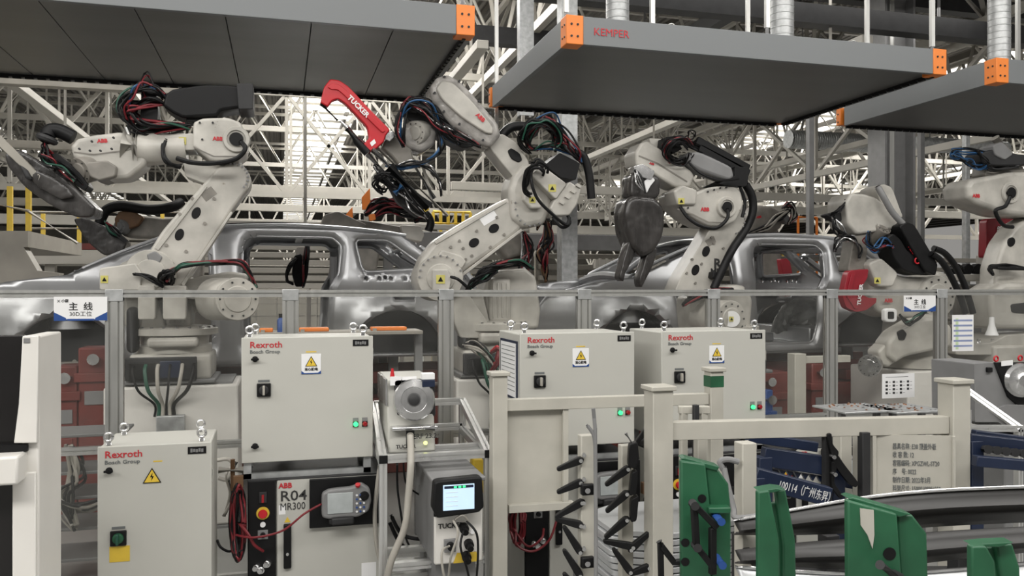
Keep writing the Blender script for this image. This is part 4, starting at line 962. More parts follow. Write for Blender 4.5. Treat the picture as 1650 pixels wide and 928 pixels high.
# far robot behind centre elbow
rd = thing('industrial_robot', 'far robot wrist with hanging red and black cables behind the centre robot', 'industrial robot', P(850, 460, 11.4))
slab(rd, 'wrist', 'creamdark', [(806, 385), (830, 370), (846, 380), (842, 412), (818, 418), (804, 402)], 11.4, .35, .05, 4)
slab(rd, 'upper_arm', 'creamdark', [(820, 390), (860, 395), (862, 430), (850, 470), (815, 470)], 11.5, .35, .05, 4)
bundle(rd, [(878, 358), (884, 385), (874, 410), (880, 438)], 9, 8, .018, 11.3, 46, ('redcable', 'rubber', 'rubber', 'rust'))
bundle(rd, [(842, 375), (850, 405), (845, 430), (850, 455)], 9, 9, .018, 11.3, 47, ('rubber', 'steel', 'rubber', 'redcable'))
bundle(rd, [(866, 370), (872, 350), (884, 362), (882, 392), (878, 432), (880, 455)], 5, 5, .016, 11.3, 48, ('rubber', 'rust'))
q = P(840, 470, 11.6); MB().lathe((q.x, q.y, 0), Z_, [(.5, 0), (.5, .3), (.35, .4), (.3, q.z + .1)], 24).build('base', 'creamdark', rd)

# ---------------------------------------------------------------- robot 3
v = 7.6
r3 = thing('industrial_robot', 'cream robot with grey sleeve cover holding the hanging film-wrapped gripper', 'industrial robot', P(1150, 540, 7.8))
slab(r3, 'lower_arm', 'cream', [(1141, 374), (1160, 350), (1186, 340), (1201, 332), (1200, 367), (1186, 405), (1160, 445), (1146, 475), (1085, 475), (1096, 448), (1128, 396)], v, .26, .045, 4, .18)
arm_holes(r3, [(1138, 405), (1121, 435)], v, 6, 9, 20)
bolts(r3, [(1115, 418), (1130, 425), (1106, 440), (1120, 456), (1150, 392), (1146, 382), (1165, 400)], v)
bolts(r3, [(1184 + 16 * math.cos(math.radians(t_)), 350 + 26 * math.sin(math.radians(t_))) for t_ in range(-60, 100, 16)], v, .009, 'midgrey')
slab(r3, 'type_sticker', 'creamdark', [(1136, 388), (1150, 380), (1154, 390), (1142, 398)], v - .002, .003, 0, 1, round_=False)
slab(r3, 'housing_seam', 'creamdark', [(1092, 336), (1116, 344), (1142, 357), (1166, 358), (1166, 360), (1141, 359), (1115, 346), (1092, 338)], v - .103, .006, 0, 1, .05)
slab(r3, 'housing_seam', 'creamdark', [(1030, 250), (1060, 262), (1108, 292), (1107, 294), (1058, 264), (1029, 252)], v - .053, .006, 0, 1, .05)
text('R', r3, 'text', P(1150, 432, v - .004), X_, Z_, .14, 'stencil_lettering', bold=.004); text('MR', r3, 'text', P(1145, 442, v - .004), X_, Z_, .085, 'stencil_lettering', bold=.003)
slab(r3, 'elbow_housing', 'cream', [(1088, 312), (1096, 303), (1115, 312), (1145, 301), (1183, 298), (1196, 309), (1199, 332), (1186, 357), (1167, 365), (1141, 364), (1115, 350), (1089, 327)], v - .1, .40, .05, 4, .2)
port(r3, 1170, 334, v - .1, 9)
logo_abb(r3, 1129, 340, v - .1, 20)
slab(r3, 'motor_box', 'cream', [(1086, 308), (1100, 298), (1124, 306), (1122, 330), (1092, 330)], v - .14, .24, .02, 3, .12)
warn(r3, 1098, 324, v - .14, 5)
bolts(r3, [(1110, 320), (1108, 335), (1140, 309), (1150, 306), (1160, 303), (1170, 302)], v - .1, .010, 'darkgrey')
slab(r3, 'forearm_housing', 'cream', [(1024, 245), (1033, 230), (1044, 226), (1062, 238), (1115, 275), (1120, 285), (1112, 302), (1090, 302), (1064, 288), (1038, 270), (1026, 266)], v - .05, .30, .05, 4, .2)
logo_abb(r3, 1046, 264, v - .05, 11, -15)
slab(r3, 'wrist_block', 'cream', [(1046, 222), (1068, 224), (1070, 240), (1050, 238)], v + .15, .2, .02, 3, .15)
slab(r3, 'cable_cover', 'midgrey', [(1106, 254), (1110, 245), (1128, 244), (1180, 268), (1184, 284), (1176, 292), (1130, 276), (1112, 266)], v - .12, .22, .05, 4, .25)
for a_, b_ in (((1122, 226), (1206, 272)), ((1126, 238), (1206, 280))): MB().beam(P(*a_, v - .05), P(*b_, v - .05), .05, .08).build('guide_rail', 'black', r3, .008)
slab(r3, 'end_clamp', 'black', [(1184, 268), (1208, 270), (1204, 300), (1176, 300), (1158, 296), (1184, 284)], v - .12, .34, .015, 2, .12)
bundle(r3, [(1078, 222), (1095, 226), (1120, 236), (1160, 258), (1195, 275)], 8, 6, .012, v - .02, 51, ('rubber', 'darkgrey', 'rubber'))
loops(r3, 1094, 244, 24, 22, 16, v - .1, 52, ('rubber', 'rubber', 'rubber', 'rubber', 'rubber', 'rubber', 'rubber', 'redcable'), .010)
loops(r3, 1114, 219, 9, 10, 2, v, 53, ('rubber', 'greycable'), .008, 0, 6.1)
slab(r3, 'manifold_block', 'black', [(1074, 220), (1092, 226), (1100, 240), (1085, 248), (1072, 238)], v - .05, .2, .015, 2, .12)
hose(r3, 'cable', 'rubber', [(1110, 262, v - .2), (1130, 280, v - .26), (1160, 290, v - .26), (1190, 288, v - .2)], .012)
hose(r3, 'corrugated_hose', 'rubber', [(1200, 295, v), (1212, 318, v), (1212, 345, v), (1200, 372, v), (1180, 402, v - .1), (1166, 430, v - .1), (1150, 465, v - .1)], .042, 14, 6)
hose(r3, 'cable', 'rubber', [(1192, 300, v - .1), (1200, 325, v - .1), (1196, 350, v - .1)], .018)
hose(r3, 'cable', 'rubber', [(1172, 337, v - .16), (1172, 352, v - .2), (1155, 367, v - .2), (1132, 365, v - .2), (1110, 352, v - .15), (1096, 333, v - .1)], .018)
slab(r3, 'cable_clamp', 'black', [(1150, 437), (1164, 440), (1160, 452), (1148, 448)], v - .1, .1, .01, 2)
disc(r3, 'axis_motor', 'cream', 1179, 514, v - .3, 30, .45, (.15, -1, 0), 12)
MB().cyl(P(1179, 514, v - .34), P(1179, 514, v - .30), .08, n=20).build('motor_hub', 'label', r3)
warn(r3, 1179, 514, v - .345, 4)
slab(r3, 'shoulder_casting', 'cream', [(1115, 480), (1150, 460), (1195, 458), (1215, 480), (1210, 540), (1120, 540)], v + .05, .4, .05, 4, .2)
bundle(r3, [(1100, 492), (1120, 480), (1150, 470), (1180, 466)], 5, 5, .014, v - .1, 54, ('rubber', 'redcable', 'rubber'))
robot_base(r3, 1165, 7.95, 480, 560, 56, pedestal=(1110, 1216, 'white plinth box under the third robot behind the fence'), seed=6)
gr = thing('wrapped_gripper', 'dark film-wrapped gripper hanging from the third robot forearm', 'gripper', P(1040, 400, 7.5))
wrapped(gr, 'wrapped_body', [(1011, 322), (1022, 314), (1057, 317), (1070, 332), (1074, 355), (1070, 382), (1057, 405), (1036, 416), (1021, 400), (1011, 374), (1007, 345)], 7.4, .34)
wrapped(gr, 'wrapped_neck', [(1017, 282), (1030, 276), (1066, 283), (1066, 312), (1058, 322), (1016, 320)], 7.45, .26)
slab(gr, 'mount_plate', 'steel', [(1020, 268), (1036, 264), (1056, 276), (1050, 290), (1030, 284)], 7.42, .14, .01, 2)
for pts in ([(1014, 385), (1028, 395), (1020, 420), (1008, 440), (1006, 455), (998, 448), (1002, 430)], [(1044, 402), (1062, 396), (1054, 425), (1042, 450), (1034, 466), (1030, 452), (1038, 425)]):
    wrapped(gr, 'gripper_leg', pts, 7.45, .16)
slab(gr, 'film_fold', 'label', [(1038, 292), (1050, 284), (1056, 290), (1048, 300), (1042, 312)], 7.43, .02, .004, 1)
bundle(gr, [(1024, 272), (1030, 290), (1040, 310)], 4, 5, .010, 7.38, 55, ('darkgrey', 'steel'))
# far robot behind the second car
v = 11.8
re_ = thing('industrial_robot', 'grey-draped far robot just left of the orange railing', 'industrial robot', P(1240, 460, v))
slab(re_, 'upper_arm', 'creamdark', [(1212, 345), (1222, 330), (1245, 332), (1262, 342), (1262, 366), (1240, 378), (1214, 374)], v, .35, .06, 4)
slab(re_, 'lower_arm', 'creamdark', [(1222, 370), (1258, 366), (1262, 470), (1226, 470)], v + .1, .35, .06, 4)
logo_abb(re_, 1219, 352, v, 12, 10)
bundle(re_, [(1205, 376), (1235, 366), (1255, 348), (1275, 336)], 9, 5, .02, v - .2, 61, ('rubber', 'rubber', 'greycable'))
bundle(re_, [(1262, 335), (1275, 330), (1280, 345), (1270, 360)], 8, 5, .018, v - .2, 62, ('rubber', 'redcable', 'greycable', 'rubber'))
slab(re_, 'wrist', 'midgrey', [(1258, 348), (1268, 344), (1276, 354), (1270, 362)], v - .15, .15, .02, 2)
q = P(1245, 470, v + .3); MB().lathe((q.x, q.y, 0), Z_, [(.5, 0), (.5, .3), (.35, .4), (.3, q.z + .1)], 24).build('base', 'creamdark', re_)
rf = thing('rivet_gun', 'shaded red gun frame seen through the farther car body window', 'rivet gun', P(1266, 440, 11.0))
slab(rf, 'c_frame', 'shadedred', [(1258, 417), (1272, 416), (1278, 444), (1262, 446)], 11.3, .12, .01, 2, .1)
MB().bb(P(1268, 0, 11.4).x - .03, P(1268, 0, 11.4).x + .03, 11.35, 11.42, 0, P(1268, 446, 11.35).z).build('stand', 'darkred', rf)

# ---------------------------------------------------------------- robot 4
v = 7.7
r4 = thing('industrial_robot', 'cream robot bending forward left of the right fence sign with black red-marked cover', 'industrial robot', P(1470, 540, 7.9))
slab(r4, 'forearm_housing', 'cream', [(1363, 325), (1372, 311), (1392, 312), (1412, 318), (1440, 340), (1452, 352), (1444, 368), (1408, 374), (1381, 378), (1367, 362)], v - .05, .34, .06, 4, .22)
slab(r4, 'wrist_cap', 'cream', [(1411, 304), (1424, 296), (1438, 302), (1450, 335), (1456, 350), (1440, 352), (1420, 328)], v + .02, .28, .06, 4, .25)
slab(r4, 'wrist_link', 'creamdark', [(1378, 372), (1402, 368), (1398, 405), (1393, 438), (1366, 438), (1373, 397)], v + .0, .18, .03, 3, .15)
disc(r4, 'arm_flange', 'creamdark', 1422, 362, v - .02, 18, .2, (.2, -.8, .5), 12)
hose(r4, 'corrugated_hose', 'midgrey', [(1414, 300, v - .1), (1424, 318, v - .14), (1438, 342, v - .14), (1456, 362, v - .14)], .034, 12, 6)
slab(r4, 'cable_cover', 'black', [(1430, 382), (1440, 376), (1452, 386), (1462, 404), (1492, 425), (1500, 436), (1484, 444), (1456, 436), (1440, 415)], v - .14, .24, .05, 4, .25)
slab(r4, 'guide_rail', 'black', [(1449, 364), (1462, 357), (1474, 362), (1512, 426), (1508, 444), (1490, 436)], v - .18, .22, .02, 3, .15)
for k, (x, y) in enumerate(((1463, 398), (1470, 404), (1466, 412))): text('ABB', r4, 'red', P(x, y, v - .15), Vector((.6, 0, -.75)), Vector((.75, 0, .6)), .06, 'brand_lettering') if k == 0 else None
MB().ring(P(1478, 420, v - .16), Y_, .03, .008).build('round_mark', 'red', r4)
hose(r4, 'corrugated_hose', 'rubber', [(1504, 400, v - .1), (1522, 408, v - .1), (1540, 430, v - .1), (1555, 462, v - .12), (1568, 505, v - .14)], .034, 14, 6)
hose(r4, 'corrugated_hose', 'rubber', [(1500, 408, v - .2), (1516, 420, v - .2), (1532, 445, v - .2), (1546, 475, v - .2), (1556, 505, v - .2)], .034, 14, 6)
slab(r4, 'shoulder_casting', 'cream', [(1398, 440), (1412, 424), (1436, 438), (1460, 446), (1500, 446), (1515, 436), (1538, 446), (1546, 470), (1536, 500), (1510, 515), (1440, 512), (1410, 500)], v + .0, .42, .07, 4, .22)
disc(r4, 'shoulder_drum', 'cream', 1512, 478, v - .05, 34, .3, holes=12)
slab(r4, 'axis_motor', 'cream', [(1400, 424), (1420, 415), (1448, 440), (1440, 462), (1414, 462)], v - .1, .26, .04, 3, .2)
warn(r4, 1414, 452, v - .1, 5)
bundle(r4, [(1400, 375), (1398, 395), (1412, 402), (1428, 390), (1440, 398)], 8, 7, .012, v - .15, 71, ('bluecable', 'rubber', 'bluecable', 'rubber', 'redcable'))
bundle(r4, [(1340, 345), (1352, 340), (1364, 322)], 4, 4, .014, v, 72, ('rubber',))
bundle(r4, [(1342, 348), (1350, 368), (1360, 382), (1372, 386)], 6, 6, .014, v, 73, ('rubber', 'steel', 'rubber'))
slab(r4, 'tool_link', 'darkgrey', [(1330, 346), (1352, 340), (1362, 350), (1352, 358)], v + .05, .12, .02, 2)
bundle(r4, [(1345, 405), (1352, 385), (1370, 384), (1384, 398), (1384, 416)], 6, 6, .012, v - .05, 74, ('rubber', 'steel', 'rubber', 'darkgrey'))
# lower arm leaning down to the left
slab(r4, 'lower_arm', 'cream', [(1432, 552), (1446, 534), (1480, 514), (1512, 510), (1535, 526), (1535, 560), (1500, 566), (1460, 575), (1444, 585), (1432, 574)], v - .25, .24, .045, 4, .2)
slab(r4, 'wrist_neck', 'cream', [(1416, 566), (1430, 552), (1442, 564), (1446, 582), (1432, 592), (1420, 588)], v - .2, .2, .04, 4, .2)
disc(r4, 'wrist_flange', 'steel', 1400, 590, v - .22, 18, .1, (-.8, -.55, -.1), 12)
slab(r4, 'axis_hub', 'black', [(1447, 535), (1456, 530), (1462, 538), (1458, 548), (1450, 548)], v - .27, .03, .008, 2)
bundle(r4, [(1450, 508), (1462, 520), (1478, 512), (1492, 502)], 5, 4, .014, v - .3, 75, ('rubber', 'rubber', 'greencable'))
logo_abb(r4, 1425, 487, v - .04, 20)
q = P(1470, 540, v + .25); MB().lathe((q.x, q.y, q.z - .35), Z_, [(.42, 0), (.42, .1), (.36, .14), (.33, .3), (.3, .6)], 32).build('slewing_ring', 'cream', r4)
p = thing('robot_plinth', 'white plinth box under the bending right robot behind the fence', 'plinth', (q.x, q.y, 0))
MB().bb(q.x - .45, q.x + .5, q.y - .45, q.y + .5, 0, q.z - .36).build('housing', 'white', p, .02)
g4 = thing('rivet_gun', 'red C-shaped rivet gun hanging behind the fence left of the right sign', 'rivet gun', P(1385, 470, 7.6))
slab(g4, 'c_frame', 'shadedred', [(1367, 436), (1400, 433), (1398, 448), (1389, 462), (1389, 474), (1400, 480), (1413, 480), (1412, 488), (1396, 500), (1380, 503), (1364, 496), (1358, 478)], 7.6, .09, .012, 3, .18)
slab(g4, 'frame_rib', 'shadedred', [(1364, 476), (1372, 442), (1378, 442), (1370, 478), (1384, 496), (1378, 498)], 7.585, .02, .004, 2, .15)
logo_abb(g4, 1386, 492, 7.59, 40, 82, 'textwhite', 'TUCKER', 'brand_lettering', .06)
# ---------------------------------------------------------------- robot 5 (right edge)
v = 7.75
r5 = thing('industrial_robot', 'cream robot cut by the right edge of the photo', 'industrial robot', P(1640, 540, 8.0))
slab(r5, 'elbow_housing', 'cream', [(1559, 300), (1566, 289), (1590, 284), (1629, 276), (1680, 276), (1690, 320), (1680, 350), (1625, 346), (1578, 330), (1561, 318)], v - .1, .4, .06, 4, .2)
port(r5, 1627, 311, v - .1, 9); logo_abb(r5, 1567, 318, v - .1, 19)
hose(r5, 'cable', 'rubber', [(1628, 316, v - .16), (1620, 332, v - .2), (1604, 340, v - .2), (1616, 362, v - .15), (1632, 366, v - .12)], .022)
slab(r5, 'lower_arm', 'cream', [(1670, 345), (1640, 362), (1618, 392), (1606, 430), (1604, 475), (1680, 475), (1690, 400)], v, .26, .045, 4, .2)
arm_holes(r5, [(1630, 390)], v, 6, 8, 20)
slab(r5, 'cable_cover', 'darkgrey', [(1582, 246), (1600, 240), (1640, 248), (1665, 250), (1665, 266), (1600, 268), (1584, 260)], v - .1, .26, .04, 4, .25)
MB().tube([P(1603, 222, v), P(1612, 236, v), P(1622, 252, v)], [.05, .05, .075], 16).build('hose_connector', 'greycable', r5)
slab(r5, 'motor_box', 'midgrey', [(1600, 234), (1616, 228), (1634, 248), (1620, 258), (1604, 250)], v - .12, .2, .02, 3, .2)
bundle(r5, [(1600, 262), (1580, 270), (1560, 262), (1540, 252), (1536, 244), (1560, 243), (1590, 246)], 6, 5, .010, v - .05, 81, ('bluecable', 'rubber', 'bluecable', 'rubber'))
bundle(r5, [(1575, 245), (1585, 262), (1600, 270), (1640, 268)], 6, 6, .012, v - .1, 82, ('rubber', 'rubber', 'darkgrey'))
slab(r5, 'elbow_bracket', 'creamdark', [(1590, 262), (1640, 262), (1660, 280), (1586, 286)], v, .2, .02, 3)
bundle(r5, [(1600, 442), (1596, 432), (1620, 430), (1660, 434)], 3, 3, .022, v - .15, 83, ('rubber',))
slab(r5, 'shoulder_casting', 'cream', [(1596, 470), (1620, 455), (1690, 455), (1690, 530), (1600, 530)], v - .1, .4, .05, 4, .15)
slab(r5, 'hub_cover', 'black', [(1630, 490), (1670, 486), (1670, 506), (1632, 504)], v - .12, .05, .02, 3)
slab(r5, 'base_casting', 'cream', [(1540, 556), (1600, 552), (1622, 540), (1690, 536), (1690, 572), (1540, 572)], v - .15, .5, .03, 3, .12)
MB().bb(P(1580, 0, v).x, P(1690, 0, v).x, v - .2, v + .6, .9, 1.35).build('foot', 'cream', r5, .03)
for k in range(4): MB().cyl(P(1555 + 22 * k, 553, v - .1), P(1555 + 22 * k, 546, v - .1), .02, n=8).build('bolt', 'steel', r5)
q = P(1640, 540, v); p = thing('robot_plinth', 'white plinth box under the robot cut by the right edge', 'plinth', (q.x, q.y, 0))
MB().bb(P(1575, 0, v).x, P(1720, 0, v).x, v - .15, v + .7, 0, .895).build('housing', 'white', p, .02)
MB().lathe(P(1598, 540, v - .3), Z_, [(.07, 0), (.05, .05), (.03, .12), (.025, .2)], 16).build('lubricant_bottle', 'label', p)
g5 = thing('rivet_gun', 'red rivet gun frame with white lettering behind the robot at the right edge', 'rivet gun', P(1610, 400, 8.2))
slab(g5, 'c_frame', 'shadedred', [(1590, 352), (1646, 350), (1640, 372), (1614, 395), (1606, 415), (1588, 415)], 8.25, .12, .012, 3, .12)
logo_abb(g5, 1610, 408, 8.24, 60, 84, 'textwhite', 'TUCKER', 'brand_lettering', .09)
slab(g5, 'top_block', 'shadedred', [(1640, 272), (1680, 272), (1680, 290), (1645, 290)], 8.3, .12, .012, 3, .12)
MB().beam(P(1606, 412, 8.3), P(1602, 470, 8.3), .1, .1).build('carrier', 'darkgrey', g5, .01)
# beam of fixtures between robots 4 and 5
t = thing('clamp_fixture', 'cream fixture frame with black clamps between the two right robots', 'fixture', P(1560, 500, 8.3))
slab(t, 'rail', 'cream', [(1538, 442), (1600, 442), (1600, 452), (1538, 452)], 8.3, .1, .008, 2, .05)
slab(t, 'upright', 'cream', [(1588, 410), (1604, 410), (1604, 510), (1588, 510)], 8.35, .15, .01, 2, .05)
slab(t, 'side_plate', 'creamdark', [(1540, 460), (1588, 460), (1588, 520), (1540, 520)], 8.4, .05, .006, 2, .05)
for x in (1545, 1562, 1578): slab(t, 'clamp', 'black', [(x - 10, 432), (x, 424), (x + 8, 430), (x + 4, 442), (x - 8, 440)], 8.3, .1, .01, 2)
q = P(1596, 510, 8.4); MB().bb(q.x - .06, q.x + .06, 8.36, 8.48, 0, q.z).build('leg', 'cream', t)
t = thing('vision_sensor', 'white rounded square sensor head behind the fence below the hanging red gun', 'sensor', P(1436, 508, 7.2))
slab(t, 'casing', 'label', [(1426, 500), (1430, 497), (1442, 497), (1446, 500), (1446, 516), (1442, 519), (1430, 519), (1426, 516)], 7.1, .06, .012, 3, .2)
slab(t, 'lens', 'black', [(1431, 502), (1441, 502), (1441, 514), (1431, 514)], 7.095, .02, .003, 2, .2)
MB().beam(P(1436, 508, 7.18), P(1440, 508, 7.6), .04).build('bracket', 'midgrey', t)
# ================================================================== SAFETY FENCE
FV = 5.46
def profile(mb, p, q, w, d, up, slots=1):
    """aluminium T-slot extrusion from p to q; w wide seen from the front (-Y), d deep"""
    p = Vector(p); q = Vector(q); ax = (q - p).normalized(); s = ax.cross(Vector(up)).normalized(); f = Vector(up).normalized()
    out = []; st = w / slots; g = .0055; dp = .012
    def edge(sign):
        e = [(-w / 2 * sign, None)]
        for k in range(slots):
            c = (-w / 2 + st * (k + .5)) * sign; e += [(c - g * sign, 0), (c - g * sign, dp), (c + g * sign, dp), (c + g * sign, 0)]
        return e
    pts = []
    for x, z in edge(1): pts.append((x, d / 2 - (z or 0)))
    pts.append((w / 2, d / 2)); pts.append((w / 2, -d / 2))
    for x, z in edge(-1)[1:]: pts.append((x, -d / 2 + (z or 0)))
    pts.append((-w / 2, -d / 2))
    mb.prism([p + s * a + f * b for a, b in pts], q - p); return mb
fence = thing('safety_fence', 'aluminium safety fence with clear panels in front of the robots', 'fence', (1, FV, 0))
fx = [P(px, 464, FV).x for px in (185, 468, 718, 940, 1148, 1338, 1515)]
fx = [fx[0] - 1.07] + fx + [fx[-1] + 1.07]
ZT = 1.99; ZM = 1.03
for i, x in enumerate(fx):
    o = profile(MB(), (x, FV, .02), (x, FV, ZT), .10, .045, (0, -1, 0), 2).build('post', 'alu', fence)
    MB().bb(x - .05, x + .05, FV - .026, FV + .026, ZT - .07, ZT + .002).build('corner_bracket', 'galv', o, .003)
    MB().bb(x - .09, x + .09, FV - .06, FV + .06, 0, .02).build('foot_plate', 'galv', o)
for a, b in zip(fx, fx[1:]):
    for z in (ZT - .025, ZM, .2): profile(MB(), (a + .05, FV, z), (b - .05, FV, z), .045, .045, (0, -1, 0), 1).build('rail', 'alu', fence)
    for z0, z1 in ((ZM + .024, ZT - .05), (.225, ZM - .024)):
        MB().bb(a + .052, b - .052, FV - .002, FV + .002, z0, z1).build('clear_panel', 'glass', fence)
# signs on the fence
def sheet(name, lab, cat, x0, y0, x1, y1, v, m='label'):
    a = P(x0, y1, v); b = P(x1, y0, v); t = thing(name, lab, cat, (a.x, v, a.z))
    MB().bb(a.x, b.x, v - .004, v, a.z, b.z).build('board', m, t); return t, a, b
for (x0, y0, x1, y1, n2, lab) in ((87, 478, 173, 517, '30D工位', 'white and blue station sign hanging on the fence at the far left post'), (1456, 476, 1507, 502, '31D工位', 'white and blue station sign hanging on the fence at the right, smaller in view')):
    t, a, b = sheet('station_sign', lab, 'sign', x0, y0, x1, y1, FV - .03)
    w = b.x - a.x; h = b.z - a.z; y = FV - .0345
    for pts in ([(0, 0), (0, .36), (.22, .12), (.25, 0)], [(1, 0), (1, .36), (.78, .12), (.75, 0)], [(.22, 0), (.25, .08), (.75, .08), (.78, 0)]):
        MB().prism([Vector((a.x + w * u, y, a.z + h * s)) for u, s in pts], (0, .001, 0)).build('blue_corner', 'blue', t)
    text('主  线', t, 'text', (a.x + w * .5, y, a.z + h * .46), X_, Z_, h * .36, 'lettering', align='CENTER', bold=.001)
    text(n2, t, 'text', (a.x + w * .5, y, a.z + h * .2), X_, Z_, h * .23, 'lettering', align='CENTER')
    text('✕ 小鹏', t, 'text', (a.x + w * .06, y, a.z + h * .78), X_, Z_, h * .14, 'logo_lettering', bold=.0006)
t, a, b = sheet('paper_notice', 'white paper sheet with small black symbols taped on the fence at the right', 'notice', 1421, 601, 1473, 642, FV - .03)
w = b.x - a.x; h = b.z - a.z
mb = MB()
for i in range(4):
    for j in range(4):
        if j == 3 and i > 2: continue
        x = a.x + w * (.1 + .22 * i); z = a.z + h * (.62 - .15 * j); mb.bb(x, x + w * .07, FV - .035, FV - .034, z, z + h * .09); mb.bb(x + w * .1, x + w * .16, FV - .035, FV - .034, z + h * .03, z + h * .045)
mb.bb(a.x + w * .1, a.x + w * .8, FV - .035, FV - .034, a.z + h * .86, a.z + h * .875)
mb.build('printed_symbols', 'text', t)
t, a, b = sheet('schedule_sheet', 'tall sheet with blue and green rows hung on the right fence panel', 'notice', 1534, 507, 1568, 566, FV - .03)
w = b.x - a.x; h = b.z - a.z
for k in range(6):
    MB().bb(a.x + w * .06, b.x - w * .06, FV - .035, FV - .034, a.z + h * (.12 + .14 * k), a.z + h * (.17 + .14 * k)).build('blue_row', mat('row_blue', (.25, .30, .48), .5) if k == 0 else bpy.data.materials['row_blue'], t)
MB().bb(a.x + w * .15, a.x + w * .28, FV - .0345, FV - .0338, a.z + h * .05, b.z - h * .1).build('green_column', mat('column_green', (.55, .68, .42), .5), t)

# ================================================================== CONTROL CABINETS
CV = 4.65
def triangle_sign(parent, x, y, z, s, card=True, txt='当心触电'):
    if card:
        MB().bb(x - s, x + s, y - .003, y, z - s * 1.1, z + s * 1.0).build('warning_card', 'label', parent, .001)
        MB().prism([Vector((x - s, y - .004, z - s * .75)), Vector((x - s, y - .004, z - s * 1.1)), Vector((x + s, y - .004, z - s * 1.1)), Vector((x + s, y - .004, z - s * .75)), Vector((x + s * .7, y - .004, z - s * .98)), Vector((x - s * .7, y - .004, z - s * .98))], (0, .001, 0)).build('blue_border', 'blue', parent)
        text(txt, parent, 'text', (x, y - .004, z - s * .72), X_, Z_, s * .34, 'warning_lettering', align='CENTER', bold=.0006)
        s = s * .62; z += s * .1
    y -= .0045
    MB().prism([Vector((x - s, y, z - s * .6)), Vector((x + s, y, z - s * .6)), Vector((x, y, z + s * 1.15))], (0, .001, 0)).build('triangle_edge', 'black', parent)
    MB().prism([Vector((x - s * .82, y - .001, z - s * .5)), Vector((x + s * .82, y - .001, z - s * .5)), Vector((x, y - .001, z + s * .95))], (0, .001, 0)).build('triangle_face', 'yellow', parent)
    MB().prism([Vector((x + a * s, y - .002, z + b * s)) for a, b in ((.06, .6), (-.2, .08), (.0, .1), (-.08, -.36), (.2, .18), (.02, .18))], (0, .001, 0)).build('lightning_mark', 'black', parent)
def eye(parent, x, y, z):
    o = MB().ring((x, y, z + .038), Y_, .019, .0065).build('lifting_eye', 'steel', parent); MB().cyl((x, y, z), (x, y, z + .02), .012, n=10).build('eye_shank', 'steel', o)
